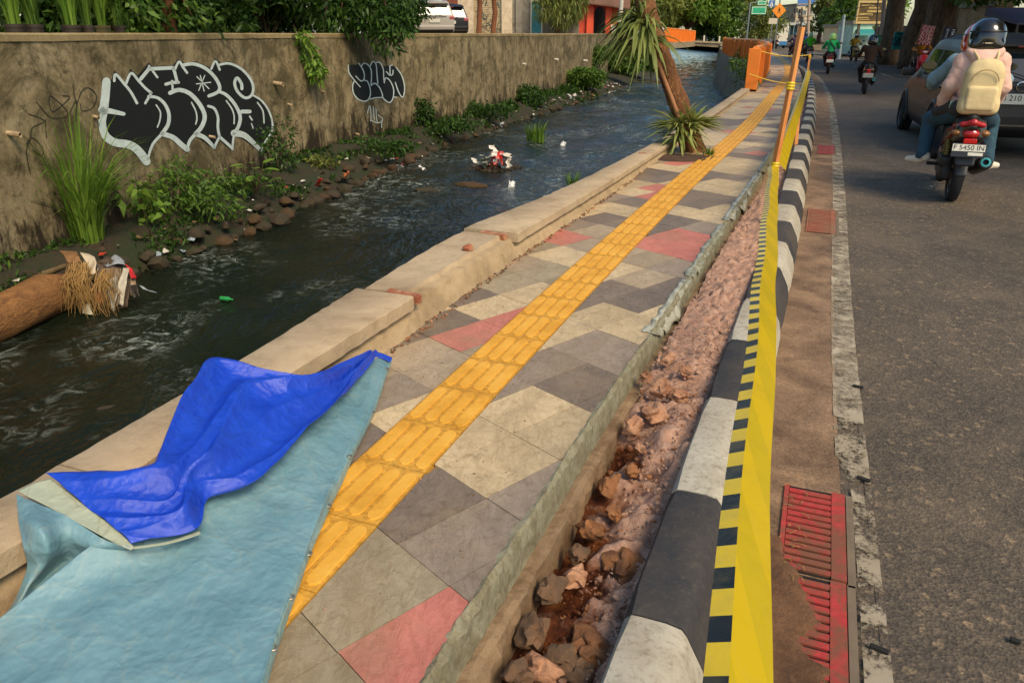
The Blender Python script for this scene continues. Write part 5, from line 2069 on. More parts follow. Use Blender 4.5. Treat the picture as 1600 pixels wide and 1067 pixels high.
# leaning white pole by the arch house
mb = MB()
mb.tube([on_y(966, 52, 79), on_y(970, 20, 79), on_y(974, -40, 79)], [.24, .21, .19], 10)
tag(mb.build('utility_pole', mk('white_pole', 'b9b0a0', .7, .15, 3), smooth=True), 'leaning whitish pole in front of the vermilion house', 'pole')
# willow-like tree hanging at the top between shop and arch house
b = on_y(872, 30, 59)
tree('drooping_tree', (b.x, 59, LZ), 7, .2, [((-.9, -.5, 2.2), (.9, .7, 1.0)), ((.3, -.6, 1.7), (.9, .7, 1.0)), ((1.2, -.4, 2.4), (.9, .8, 1.1)), ((-.2, 0, 3.4), (1.6, 1, 1.2)), ((1.6, 0, 3.8), (1.4, 1, 1.2))], 'olive', 420, .34, .07, 'drooping olive-leaved tree between the turquoise door and the vermilion house', None, droop=.9)

# ================================================================== THE LEANING TREE
def rosette(c, n, ln, w, seed, up=.5, bias=(0, 0, 0), droop=.9):
    """strap leaves from one heart, each a keeled tapering blade that arches over"""
    rng = random.Random(seed)
    Vs, Fs = [], []
    for i in range(n):
        a = rng.random() * 6.283
        el = rng.uniform(-.25, 1.2) * up
        d = Vector((math.cos(a), math.sin(a), el)) + Vector(bias)
        d.normalize()
        sd_ = d.cross(Vector((0, 0, 1)))
        sd_ = sd_.normalized() if sd_.length > .01 else Vector((1, 0, 0))
        L = ln * rng.uniform(.65, 1.1)
        ww = w * rng.uniform(.75, 1.15)
        b = len(Vs)
        for k in range(6):
            t = k / 5
            p = Vector(c) + d * (L * t) + Vector((0, 0, -droop * L * .55 * t ** 2.2))
            wk = ww * (.35 + 1.3 * t) if t < .5 else ww * (1 - (t - .5) * 1.96)
            kk = Vector((0, 0, -.25 * wk))
            Vs += [p - sd_ * wk / 2, p + kk, p + sd_ * wk / 2]
        for k in range(5):
            Fs += [[b + 3 * k, b + 3 * k + 1, b + 3 * k + 4, b + 3 * k + 3], [b + 3 * k + 1, b + 3 * k + 2, b + 3 * k + 5, b + 3 * k + 4]]
    return np.array([tuple(v) for v in Vs]), np.array(Fs)


TB = on_z(1084, 236, .2)
lt = empty('leaning_tree', TB)
tag(lt, 'leaning tree growing out of the sidewalk with strap-leaved plants on its trunk', 'tree')
m_lbark = mk('leaning_tree_bark', '6b4526', .92, .35, 7, col2='94653a', c2lo=.5, c2hi=.62, c2scale=16, bump=1.0, bscale=30, bdist=.04, stretch=(1, 1, .5))
TY = TB.y
pp = [on_y(x, y, TY + dy) for x, y, dy in ((1086, 246, 0), (1082, 228, 0), (1068, 185, .02), (1053, 140, .05), (1036, 95, .08), (1020, 50, .1), (1008, 5, .12), (994, -60, .15), (975, -150, .2))]
sec_r = [.215, .165, .135, .13, .13, .132, .13, .12, .1]
mb = MB()
fine = []
rads = []
for i in range(len(pp) - 1):
    for k in range(5):
        t = k / 5
        fine.append(pp[i].lerp(pp[i + 1], t))
        rads.append(sec_r[i] + (sec_r[i + 1] - sec_r[i]) * t)
mb.tube([p - TB for p in fine], rads, 20)
for j, v in enumerate(mb.v):                                     # gnarled bark
    v = Vector(v)
    i = j // 20
    if i < len(fine):
        c = fine[i] - TB
        d = v - c
        k = 1 + .16 * fnoise(v.x, v.y, v.z * .5, 7, 4)
        mb.v[j] = tuple(c + d * k)
mb.build('trunk', m_lbark, lt, smooth='all')
mb = MB()
lp = [on_y(x, y, TY - .17) for x, y in ((1081, 238), (1072, 212), (1060, 182), (1048, 150), (1037, 122), (1029, 100), (1024, 90))]
mb.tube([p - TB for p in lp], [.035, .034, .03, .03, .028, .025, .015], 8)
for a, b in (((1081, 238), (1090, 242)), ((1079, 236), (1074, 243)), ((1082, 236), (1083, 246)), ((1026, 98), (1020, 94)), ((1030, 102), (1021, 108))):
    mb.tube([on_y(*a, TY - .17) - TB, on_y(*b, TY - .2) - TB], [.02, .012], 6)
mb.build('aerial_root', mk('aerial_root_bark', '9a6a45', .85, .2, 10, bump=.5, bscale=40), lt, smooth='all')
LEAF['strap'] = mk_leaf('strap_leaves', (.16, .20, .045), (.42, .45, .14), .25)
LEAF['strapd'] = mk_leaf('strap_leaves_deep', (.08, .11, .025), (.27, .31, .08), .25)
for nm, px, py, dy, n, ln, w, seed, up_, bias, dr_, lf in [('strap_plant', 1062, 196, -.12, 90, .58, .05, 1, .9, (-.5, -.2, -.05), .5, 'strap'), ('strap_plant', 1082, 194, -.12, 80, .5, .05, 2, .9, (.5, -.2, .1), .5, 'strap'), ('strap_plant', 1062, 212, -.14, 40, .5, .046, 6, .7, (-.4, -.2, -.45), .6, 'strap'),
                                                        ('strap_plant', 1008, 44, -.14, 62, .70, .062, 3, .9, (-.75, -.2, 0), 1.35, 'strapd'), ('strap_plant', 1000, 30, -.05, 46, .74, .062, 4, .9, (-.9, 0, .15), 1.3, 'strapd'), ('strap_plant', 1014, 62, -.12, 44, .6, .065, 5, .6, (-.4, -.2, -.3), 1.3, 'strapd')]:
    V, F = rosette(on_y(px, py, TY + dy) - TB, n, ln, w, seed, up_, bias, dr_)
    link(nm, mesh_np(nm, V, F, LEAF[lf]), lt)
V, F = crown_leaves([((-1.8 + random.uniform(-1.2, 1.2), random.uniform(-1, 1.4), 4.6 + random.uniform(-.6, 1.0)), (1.0, 1.0, .7)) for _ in range(10)], 260, .2, .08, RNG)
link('crown', mesh_np('crown', V, F, LEAF['mid']), lt)
mb = MB()
tp = pp[-1] - TB
for k in range(6):
    limb(mb, tp, (-1.8 + random.uniform(-1.2, 1.2), random.uniform(-1, 1.2), 4.6 + random.uniform(-.4, .6)), .08, .02, 5, .1, 7)
mb.build('branch', m_lbark, lt, smooth='all')
# the soil hole at its foot
mb = MB()
c0 = on_z(1062, 247, .2)
pts = [c0 + Vector((.5 * math.cos(a) * (1 + .2 * math.sin(3 * a)), .34 * math.sin(a), .004)) for a in [k * math.pi / 8 for k in range(16)]]
mb.add(pts + [c0 + Vector((0, 0, .02))], [(i, (i + 1) % 16, 16) for i in range(16)])
tag(mb.build('tree_pit', mk('tree_pit_soil', '4a3422', .95, .3, 8, bump=.8, bscale=30), fix=False), kind='structure')

# ================================================================== FAR TREES
def far_tree(px, py_base, Y, h, w, leaf, seed, label, zb=.2, n=16, per=75, L=.7, Wd=.3, trunk=.3, bot=.22):
    b = on_y(px, 60, Y)
    rnd = random.Random(seed)
    cl = []
    for i in range(n):
        t = rnd.uniform(bot, .95)
        ww = w * math.sqrt(max(.12, 1 - (2 * (t - .5)) ** 2 * .8))
        a = rnd.random() * 6.28
        rr = ww * math.sqrt(rnd.random()) * .85
        k = rnd.uniform(.26, .42) * w
        cl.append(((rr * math.cos(a), rr * math.sin(a), h * t), (k, k, k * .8)))
    return tree('background_tree', (b.x, Y, zb), h, trunk, cl, leaf, per, L, Wd, label, 'trees in the background', None, fork=bot * 1.1, shell=.35)


for a in [(1000, 60, 128, 17, 8, 'olive', 1, 'olive background tree just right of the leaning trunk top'), (1048, 60, 140, 19, 8.5, 'mid', 2, 'dense green tree left of the bridge middle'), (1072, 60, 130, 11, 6, 'lite', 3, 'lighter green tree above the left orange railing'), (1088, 60, 150, 21, 8.5, 'mid', 4, 'large deep green tree behind the bridge'),
          (1122, 60, 165, 22, 6.5, 'olive', 5, 'tall olive tree right of the large deep green one'), (1120, 60, 135, 8.5, 5, 'mid', 12, 'low green tree right over the bridge deck')]:
    far_tree(*a, per=60, L=.85, Wd=.4)
far_tree(1188, 60, 96, 4.9, 2.7, 'olive', 6, 'round olive-green roadside tree below the green road sign', n=22, per=120, L=.42, Wd=.18, trunk=.2, bot=.3)
for a in [(1306, 60, 120, 13, 4.6, 'lite', 7, 'bright green tree right of the orange stake top'), (1318, 60, 105, 13, 5.5, 'mid', 8, 'bright leafy tree left of the brown signboard'), (1280, 60, 112, 9.5, 2.2, 'olive', 9, 'narrow dark olive tree behind the far motorbikes'), (1345, 60, 120, 15, 6.5, 'lite', 10, 'green tree behind the brown signboard')]:
    far_tree(*a, per=80, L=.6, Wd=.26)
# shrubs on the right bank below the railing
for k, (px, py, Y, r0, h, leaf, lb) in enumerate([(1146, 80, 74, 1.3, 1.3, 'lite', 'rounded green bush on the canal edge left of the far railing'), (1153, 86, 62, 1.0, .9, 'mid', 'weeds on the foot wall right of the rounded bush'), (1160, 93, 50, .9, .8, 'olive', 'dry weeds halfway along the foot wall'), (1163, 102, 40, .8, .7, 'mid', 'green weeds below the bend of the railing'), (1168, 112, 31, .6, .6, 'olive', 'olive weeds beside the near railing panels'), (1168, 124, 24.5, .45, .5, 'mid', 'small weeds below the near railing post')]):
    p = on_y(px, py, Y)
    c = [((random.uniform(-r0, r0) * .6, random.uniform(-1, 1) * r0 * .5, h * random.uniform(-.3, .5)), (r0 * .4, r0 * .4, h * .35)) for _ in range(7)]
    ls = .05 + .0035 * Y
    shrub('canal_bush', p, c, leaf, 300, ls, ls * .4, lb)

# ================================================================== SIGNS
m_pole = mk('galvanised_pole', '7f8682', .5, .15, 6, metal=.6)
m_sgn_w = plain('d9d6c8', .5)


def sign_root(name, px, Y, label, cat='sign'):
    o = empty(name, (on_y(px, 60, Y).x, Y, 0))
    tag(o, label, cat)
    return o


def sy(py, Y):
    return on_y(1210, py, Y).z


def sx(px, Y, o):
    return on_y(px, 20, Y).x - o.location.x


SY = 70.0
so = sign_root('pedestrian_sign', 1212, SY, 'orange diamond warning sign with walking figure on a pole')
mb = MB()
mb.tube([(0, .1, -.2), (0, .1, sy(-40, SY))], .055, 10)
mb.build('pole', m_pole, so, smooth=True)
cz, hd = sy(17, SY), (sy(5, SY) - sy(29, SY)) / 2
mb = MB()
mb.slab([(0, 0, cz - hd), (hd, 0, cz), (0, 0, cz + hd), (-hd, 0, cz)], (0, .03, 0))
mb.build('plate', plain('e0861a', .45), so)
mb = MB()
f = hd * .5
fig = MB()
fig.add([(f * .16 * math.cos(a), -.012, cz + f * .62 + f * .16 * math.sin(a)) for a in [k * math.pi / 5 for k in range(10)]], [tuple(range(10))])
for poly in ([(-.14, .42), (.14, .42), (.12, -.05), (-.12, -.05)], [(-.12, .0), (.02, -.02), (-.30, -.75), (-.46, -.75)], [(-.02, -.02), (.12, 0), (.46, -.75), (.30, -.75)], [(.1, .38), (.18, .40), (.38, .02), (.28, -.02)], [(-.1, .38), (-.18, .40), (-.36, .05), (-.26, .0)]):
    fig.slab([(x * f, -.012, cz + z * f) for x, z in poly], (0, .004, 0))
fig.build('walking_figure', plain('151310', .7), so)
mb = MB()
mb.slab([(sx(1203, SY, so), 0, sy(38, SY)), (sx(1216, SY, so), 0, sy(38, SY)), (sx(1216, SY, so), 0, sy(29, SY)), (sx(1203, SY, so), 0, sy(29, SY))], (0, .03, 0))
mb.build('notice_plate', plain('bdb49c', .6), so)
bo = sign_root('crossing_sign', 1204, 78, 'blue square crossing sign behind the orange diamond')
Y = 78
mb = MB()
mb.tube([(.0, .08, -.2), (0, .08, sy(-5, Y))], .05, 8)
mb.build('pole', m_pole, bo, smooth=True)
mb = MB()
x0, x1, z0, z1 = sx(1200, Y, bo), sx(1208, Y, bo), sy(11.5, Y), sy(1, Y)
mb.slab([(x0, 0, z0), (x1, 0, z0), (x1, 0, z1), (x0, 0, z1)], (0, .03, 0))
mb.build('plate', plain('2a63a8', .45), bo)
mb = MB()
xm, w_ = (x0 + x1) / 2, (x1 - x0)
mb.slab([(x0 + .12 * w_, -.01, z0 + .1 * w_), (x1 - .12 * w_, -.01, z0 + .1 * w_), (xm, -.01, z1 - .12 * w_)], (0, .004, 0))
mb.build('white_triangle', m_sgn_w, bo)
mb = MB()
for poly in ([(-.05, .55), (.05, .55), (.05, .3), (-.05, .3)], [(-.05, .32), (.01, .32), (-.09, .12), (-.16, .12)], [(-.01, .32), (.05, .32), (.16, .12), (.09, .12)], [(-.05, .68), (.05, .68), (.05, .58), (-.05, .58)]):
    mb.slab([(xm + x * w_, -.018, z0 + z * w_) for x, z in poly], (0, .004, 0))
mb.build('walking_figure', plain('20252c', .6), bo)
Y = 88
go = sign_root('direction_sign', 1190, Y, 'green road direction board above the round tree')
m_grn = plain('1f9a6d', .4)
for nm, (a, b, c, d) in (('board', (1174, 10.5, 1197, 23)), ('upper_board', (1182, 1.5, 1196, 8.5))):
    x0, x1, z1, z0 = sx(a, Y, go), sx(c, Y, go), sy(b, Y), sy(d, Y)
    mb = MB()
    mb.slab([(x0, 0, z0), (x1, 0, z0), (x1, 0, z1), (x0, 0, z1)], (0, .06, 0))
    bd = mb.build(nm, m_grn, go)
    fr = MB()
    t_ = .05
    for q in ((x0 + .05, x0 + .05 + t_, z0 + .05, z1 - .05), (x1 - .05 - t_, x1 - .05, z0 + .05, z1 - .05), (x0 + .1, x1 - .1, z1 - .1, z1 - .05), (x0 + .1, x1 - .1, z0 + .05, z0 + .1)):
        fr.slab([(q[0], -.008, q[2]), (q[1], -.008, q[2]), (q[1], -.008, q[3]), (q[0], -.008, q[3])], (0, .004, 0))
    fr.build('white_border', m_sgn_w, bd)
mb = MB()
mb.tube([(sx(1172, Y, go), .2, -.2), (sx(1172, Y, go), .2, sy(5, Y)), (sx(1190, Y, go), .2, sy(3, Y))], .09, 8)
mb.build('mast', m_pole, go, smooth=True)

# ================================================================== FAR BUILDINGS
def block(name, px0, px1, y_top, Y, mat, label, dep=8, zb=-.2, wins=None, band=None, roofmat=None):
    a, b = on_y(px0, 50, Y), on_y(px1, 50, Y)
    zt = on_y((px0 + px1) / 2, y_top, Y).z
    o = empty(name, ((a.x + b.x) / 2, Y, zb))
    tag(o, label, 'building')
    w, h = b.x - a.x, zt - zb
    mb = MB()
    mb.box((0, dep / 2, h / 2), (w, dep, h))
    mb.build('wall', mat, o)
    mb = MB()
    mb.box((0, dep / 2, h + .12), (w + .3, dep + .3, .24))
    mb.build('roof', roofmat or plain('8d8676', .8), o)
    if wins:
        nx, nz, z0, dz, c = wins
        for i in range(nx):
            for k in range(nz):
                mb = MB()
                x = -w / 2 + w * (i + .5) / nx
                mb.box((x, -.01, z0 + k * dz), (w / nx * .62, .12, dz * .5))
                wi = mb.build('window', plain('b8b2a2', .6), o)
                mb = MB()
                mb.box((x, -.05, z0 + k * dz), (w / nx * .5, .08, dz * .4))
                mb.build('pane', plain(c, .15, 0, 0, .05), wi)
    if band:
        mb = MB()
        mb.box((0, -.06, band[0]), (w + .05, .12, band[1]))
        mb.build('band', plain(band[2], .5), o)
    return o


m_b1 = mk('beige_facade', 'c6b595', .85, .12, .6, col2='a8987c', c2scale=.5)
m_b2 = mk('white_facade', 'c9c6bb', .85, .1, .6, col2='a9a69b', c2scale=.5)
block('office_block', 1240, 1266, 8, 160, m_b1, 'beige office block with a blue band left of the orange stake top', 12, wins=(3, 4, 2.0, 1.9, '4b5b66'), band=(7.6, 1.1, '3f6fb0'))
block('office_block', 1194, 1231, 21, 210, m_b1, 'cream building behind the orange diamond sign', 12, wins=(5, 3, 2.5, 2.2, '7a7a70'))
block('office_block', 1120, 1158, 24, 235, m_b2, 'whitish building glimpsed between the trees above the bridge', 12, wins=(6, 4, 2, 2.2, '6d6a60'))
block('office_block', 1012, 1046, 15, 200, m_b2, 'whitish building glimpsed right of the leaning trunk', 12, wins=(4, 3, 2, 2.4, '6d6a60'))
# footbridge over the road
fb = empty('footbridge', (on_y(1228, 50, 135).x, 135, 0))
tag(fb, 'pale footbridge spanning the far end of the road', 'footbridge')
x0, x1 = on_y(1213, 40, 135).x - fb.location.x, on_y(1262, 40, 135).x - fb.location.x
zt, zb_ = on_y(1228, 36, 135).z, on_y(1228, 40, 135).z
mb = MB()
mb.box(((x0 + x1) / 2, 0, (zt + zb_) / 2), (x1 - x0, 2.4, zt - zb_))
mb.build('deck', plain('c4c6bd', .7), fb)
mb = MB()
mb.box(((x0 + x1) / 2, 1.2, zb_ - .75), (x1 - x0, .1, 1.5))
mb.build('back_panel', plain('5f7c82', .6), fb)
for i in range(9):
    mb = MB()
    x = x0 + (x1 - x0) * i / 8
    mb.box((x, -1.1, zb_ - .75), (.12, .1, 1.5))
    mb.build('rail_post', plain('7f9a9c', .6), fb)
for x in (x0 + .3, x1 - .3):
    mb = MB()
    mb.box((x, 0, zb_ / 2 - .8), (.6, .6, zb_ - 1.0))
    mb.build('pier', plain('8d8a80', .8), fb)

# ================================================================== RIGHT-HAND SIDE OF THE ROAD
RY = 66.0


def rx(px, Y):
    return on_y(px, 60, Y).x


def rz(py, Y):
    return on_y(1360, py, Y).z


# brown signboard on posts
Y = 60
o = empty('signboard', (rx(1353, Y), Y, .3))
tag(o, 'brown signboard with gold lettering rows and cream frame on the right roadside', 'signboard')
x0, x1, z0, z1 = rx(1333, Y) - o.location.x, rx(1374, Y) - o.location.x, rz(36, Y) - .3, rz(3, Y) - .3
mb = MB()
mb.box(((x0 + x1) / 2, 0, (z0 + z1) / 2), (x1 - x0, .12, z1 - z0))
mb.build('board', mk('signboard_brown', '4b3a16', .6, .3, 1.5, col2='6d5517', c2scale=1), o)
for q in ((x0, x1, z1 - .09, z1 + .07), (x0, x1, z0 - .07, z0 + .09)):
    mb = MB()
    mb.box(((q[0] + q[1]) / 2, -.02, (q[2] + q[3]) / 2), (q[1] - q[0] + .1, .18, q[3] - q[2]))
    mb.build('frame_bar', plain('c2a76e', .6), o)
for x in (x0, x1):
    mb = MB()
    mb.box((x, -.02, (z0 + z1) / 2), (.1, .18, z1 - z0 - .2))
    mb.build('frame_bar', plain('c2a76e', .6), o)
rnd = random.Random(4)
for i, (u0, u1, v, h) in enumerate([(.12, .55, .82, .05), (.4, .78, .70, .07), (.36, .88, .54, .09), (.08, .58, .40, .09), (.05, .42, .24, .04), (.05, .5, .15, .03)]):
    lt_ = MB()
    u = u0
    while u < u1:
        w = rnd.uniform(.02, .05)
        xx = x0 + (x1 - x0) * u
        lt_.slab([(xx, -.07, z0 + (z1 - z0) * (v - h / 2)), (xx + w * (x1 - x0), -.07, z0 + (z1 - z0) * (v - h / 2)), (xx + w * (x1 - x0), -.07, z0 + (z1 - z0) * (v + h / 2)), (xx, -.07, z0 + (z1 - z0) * (v + h / 2))], (0, .006, 0))
        u += w + .014
    q = lt_.build('lettering_row', plain('cdb26a', .5), o)
    q['kind'] = 'stuff'
for x in (x0 + .3, x1 - .3):
    mb = MB()
    mb.box((x, .05, z0 / 2), (.16, .16, z0))
    mb.build('post', plain('54483a', .8), o)
# mint kiosk with teal awning, cream house with green gate
Y = 64
ho = block('roadside_house', 1333, 1362, 38, Y, mk('mint_wall', 'a9c9b4', .8, .12, 1.5, col2='86a792', c2scale=2), 'mint green roadside kiosk with teal awning under the signboard', 3, .2)
mb = MB()
xa, xb = rx(1335, Y) - ho.location.x, rx(1360, Y) - ho.location.x
z0, z1 = rz(56, Y) - .2, rz(46, Y) - .2
mb.hexa([(xa, -.9, z0), (xb, -.9, z0), (xb, 0, z0 + .3), (xa, 0, z0 + .3), (xa, -.85, z0 + .2), (xb, -.85, z0 + .2), (xb, -.02, z1), (xa, -.02, z1)])
mb.build('awning', plain('1f7f7c', .6), ho)
mb = MB()
mb.box(((xa + xb) / 2, -.1, z0 * .45), ((xb - xa) * .8, .2, z0 * .8))
mb.build('counter', plain('8fa59a', .7), ho)
h2 = block('roadside_house', 1316, 1334, 43, 68, mk('cream_house_wall', 'd0bd92', .8, .12, 1.5), 'small cream house left of the mint kiosk', 4, .2, wins=(1, 1, 2.0, .8, '4a3a28'))
mb = MB()
a_, b_ = rx(1322, 66), rx(1334, 66)
gt = empty('metal_gate', ((a_ + b_) / 2, 66, .15))
tag(gt, 'dark green metal gate in front of the cream house', 'gate')
hgt = rz(54, 66) - .15
for i in range(5):
    mb = MB()
    mb.box((a_ + (b_ - a_) * (i + .5) / 5 - gt.location.x, 0, hgt / 2), ((b_ - a_) / 5 - .02, .06, hgt))
    mb.build('gate_panel', plain('1f6a35', .5), gt)
mb = MB()
mb.box((rx(1321, 66) - gt.location.x - .02, 0, hgt / 2 + .05), (.25, .3, hgt + .1))
mb.build('gate_post', plain('b9ad95', .8), gt)
# poles
for px0, px1, Y, r_, c, lb in ((1310, 1317, 58, .13, '9aa9ad', 'pale grey-blue lamp pole leaning right by the far green gate'), (1376, 1384, 50, .13, '8f7d74', 'pinkish grey utility pole right of the brown signboard'), (1251, 1253, 120, .12, '4b463f', 'dark utility pole above the far traffic'), (1263, 1266, 90, .16, 'a08b78', 'brownish utility pole behind the orange stake top'), (1367, 1374, 52, .05, '6d5d55', 'thin dark pole beside the pinkish utility pole')):
    A_ = on_y(px0, 92 if Y < 70 else 66, Y)
    A_.z = 0
    B_ = on_y(px1, -30 if Y < 70 or px0 == 1263 else 12, Y)
    if px0 == 1310:
        B_ = on_y(1319, 24, Y)
    mb = MB()
    mb.tube([A_, A_.lerp(B_, .5), B_], [r_ * 1.1, r_, r_ * .8], 10)
    tag(mb.build('utility_pole', plain(c, .7), smooth=True), lb, 'pole', 'poles along the road')
# slanting support wires with transformer cluster far away
mb = MB()
p = on_y(1246, 30, 120)
for k in range(6):
    mb.cbox(p + Vector((random.uniform(-.7, .7), 0, random.uniform(-1.6, 1.4))), (.5, .5, .6), .05)
o = mb.build('cable_box', plain('4a4641', .7))
o['kind'] = 'stuff'
tag(o, 'cluster of dark cable boxes on the far utility pole', 'cable box')
# overhead wires
for k, (a, b, lb) in enumerate([((1160, 2, 100), (1380, 20, 50), 'upper overhead wire crossing to the pinkish pole'), ((1150, 8, 110), (1384, 4, 50), 'lower overhead wire above the green road sign')]):
    A_, B_ = on_y(*a), on_y(*b)
    mb = MB()
    mb.tube([A_.lerp(B_, t) - Vector((0, 0, 1.2 * math.sin(math.pi * t))) for t in [i / 12 for i in range(13)]], .02, 5)
    tag(mb.build('overhead_wire', plain('22201e', .7)), lb, 'wire')

# roadside wall with painted panels behind the trunks
m_dimwall = stain_conc('roadside_wall', '6f5d43', '86724f', '3a2f20', .5)
P0, P1, P2 = Vector((rx(1366, 56), 56, 0)), Vector((rx(1440, 47), 47, 0)), Vector((38, 38, 0))
rw = empty('roadside_wall', P0)
tag(rw, 'dim brown roadside wall with painted panels behind the big trunks', 'wall')
for a_, b_, h in ((P0, P1, 2.2), (P1, P2, 3.0), (P2, Vector((46, 20, 0)), 3.4)):
    mb = MB()
    u = (b_ - a_).normalized()
    nn = Vector((u.y, -u.x, 0)) * .1
    mb.slab([a_, b_, b_ + Vector((0, 0, h)), a_ + Vector((0, 0, h))], -nn)
    keep(mb.build('wall_section', m_dimwall, None), rw)


def mural(px0, px1, y0, y1, Y, base, ink, label, seed):
    o = empty('wall_mural', (rx((px0 + px1) / 2, Y), Y, rz(y1, Y)))
    tag(o, label, 'mural')
    x0, x1, z0, z1 = rx(px0, Y) - o.location.x, rx(px1, Y) - o.location.x, 0, rz(y0, Y) - rz(y1, Y)
    mb = MB()
    mb.box((0, .04, z1 / 2), (x1 - x0, .08, z1))
    mb.build('panel', plain(base, .7), o)
    r_ = random.Random(seed)
    s_ = MB()
    for i in range(9):
        cx, cz_ = r_.uniform(x0 * .75, x1 * .75), r_.uniform(z1 * .2, z1 * .8)
        a0 = r_.random() * 6
        pts = [(cx + .2 * math.cos(a0 + t * .9) * (1 + .2 * t), -.012, cz_ + .22 * math.sin(a0 + t * .9)) for t in range(5)]
        s_.tube(pts, .035, 5)
    q = s_.build('scrawl', plain(ink, .7), o)
    q['kind'] = 'stuff'
    return o


mural(1369, 1387, 55, 78, 49.5, '2c8a5c', '0f4a33', 'green painted wall panel left of the dark trunk', 1)
mural(1397, 1424, 50, 78, 46, '1f8580', '0b3540', 'teal graffiti panel between the dark trunk and the big trunk', 2)
# banners between the trunks
def banner(name, px0, px1, y0, y1, Y, col, label, lean=.12):
    o = empty(name, (rx((px0 + px1) / 2, Y), Y, rz(y1, Y)), 0)
    o.rotation_euler = (0, lean, 0)
    tag(o, label, 'banner')
    w, h = rx(px1, Y) - rx(px0, Y), rz(y0, Y) - rz(y1, Y)
    mb = MB()
    rows = []
    for i in range(13):
        rows.append([(-w / 2 + w * j / 8, .02 * math.sin(i * .9 + j * .7), h * i / 12) for j in range(9)])
    mb.grid(rows)
    b = mb.build('cloth', plain(col, .7), o, smooth='all', fix=False)
    for x in (-w / 2, w / 2):
        mb = MB()
        mb.tube([(x, .03, -.9), (x, .03, h + .05)], .015, 6)
        mb.build('stick', plain('6d5a44', .8), o)
    return o, w, h


def text(name, body, size, parent, loc, rot, mat, ext=.002):
    c = bpy.data.curves.new(name, 'FONT')
    c.body = body
    c.size = size
    c.extrude = ext
    c.align_x = 'CENTER'
    c.align_y = 'CENTER'
    o = link(name, c, parent)
    c.materials.append(mat)
    bpy.context.view_layer.update()
    me = bpy.data.meshes.new_from_object(o.evaluated_get(bpy.context.evaluated_depsgraph_get()))
    bpy.data.objects.remove(o)
    o = link(name, me, parent)
    o.location = loc
    o.rotation_euler = rot
    return o


o, w, h = banner('red_banner', 1434, 1455, 40, 71, 33, '8f3a38', 'dark red banner with pale pink lettering behind the oncoming rider')
r_ = random.Random(3)
for i in range(5):
    s_ = MB()
    z = h * (.88 - i * .19)
    for k in range(3):
        x = -w * .32 + k * w * .3 + r_.uniform(-.03, .03)
        s_.tube([(x - .05, -.035, z - .08), (x + .02, -.035, z + .08), (x + .08, -.035, z - .04), (x + .1, -.035, z + .06)], .02, 5)
    q = s_.build('lettering_row', plain('d2a59a', .6), o)
    q['kind'] = 'stuff'
o, w, h = banner('black_banner', 1468, 1489, 43, 80, 28, '17161f', 'black banner with white sideways lettering left of the helmet')
text('lettering', 'MA BINTA', h * .19, o, (w * .20, -.04, h * .5), (R(90), R(90), 0), plain('c9c9cc', .6))
text('lettering', 'BWATANA I', h * .15, o, (-w * .22, -.04, h * .5), (R(90), R(90), 0), plain('b0b0c0', .6))

# big trunks with heavy shade crowns
for k, (px, Y, r_, lb, seed) in enumerate([(1392, 48, .50, 'dark double-trunked tree between the pole and the teal graffiti', 1), (1428, 42, .42, 'dark brown trunk left of the red banner', 2), (1468, 37, .6, 'massive brown trunk behind the black banner', 3)]):
    bx = rx(px, Y)
    cl = rand_clumps(20, (0, 1, 8.5), (6.0, 5.0, 2.2), 2.0, seed)
    tree('shade_tree', (bx, Y, .15), 12, r_, cl, 'dark', 190, .36, .15, lb, 'big shade trees on the right roadside', m_barkg, fork=.5)
tree('shade_tree', (19.5, 23, .3), 11, .5, rand_clumps(22, (-1.5, 0, 8.0), (6.0, 6.0, 1.5), 2.0, 7), 'dark', 190, .36, .15, 'shade tree right of the frame over the car', 'big shade trees on the right roadside', m_barkg, fork=.5)
tree('shade_tree', (15.0, 8, .3), 10, .45, rand_clumps(24, (-2.2, -.2, 7.6), (3.2, 5.0, 1.4), 1.8, 8), 'dark', 200, .34, .14, 'unseen shade tree beyond the right edge, crown shifted to shade the car', 'big shade trees on the right roadside', m_barkg, fork=.5)  # out-of-view tree, its crown placed to cast shade on the car
tree('shade_tree', (rx(1625, 36), 36, .3), 9, .4, rand_clumps(16, (-3.2, -2, 4.0), (4.2, 2.2, .55), 1.1, 21) + rand_clumps(12, (-2, 0, 6.5), (4, 3, 1.2), 1.7, 22), 'dark', 300, .3, .13, 'low-hanging dark tree over the stall at the top right corner', 'big shade trees on the right roadside', m_barkg, fork=.5)
# house front and awning behind the car
Y = 41
m_hf = mk('dim_beige_wall', '8a7350', .85, .2, 1.5, col2='6b573a', c2scale=2)
hh = block('roadside_house', 1500, 1548, -20, Y, m_hf, 'dim beige house front behind the passenger helmet', 4, .4, wins=(2, 1, 2.4, 1.3, '2a2318'))
hh = block('roadside_house', 1549, 1575, 10, 37, mk('lit_beige_wall', 'a08a66', .85, .2, 1.5, col2='7b6546', c2scale=2), 'narrow beige house corner right of the passenger helmet', 3, .4, wins=(1, 1, 2.2, 1.0, '3a2c1c'))
kio = empty('market_stall', (rx(1590, 31), 31, .5))
tag(kio, 'dark stall under a navy blue canopy beyond the car roof', 'stall')
mb = MB()
w_ = 3.0
mb.hexa([(-.9, -1.2, 1.55), (w_, -1.2, 1.55), (w_, 1, 1.9), (-.9, 1, 1.9), (-.9, -1.2, 1.63), (w_, -1.2, 1.63), (w_, 1, 2.2), (-.9, 1, 2.2)])
mb.build('canopy', plain('141c3a', .6), kio)
mb = MB()
mb.box((1.1, .9, .8), (3.8, .1, 2.0))
mb.build('back_panel', plain('1a1512', .9), kio)
for x in (-.8, w_ - .1):
    mb = MB()
    mb.box((x, -1.1, .65), (.06, .06, 1.8))
    mb.build('post', plain('3a3530', .7), kio)
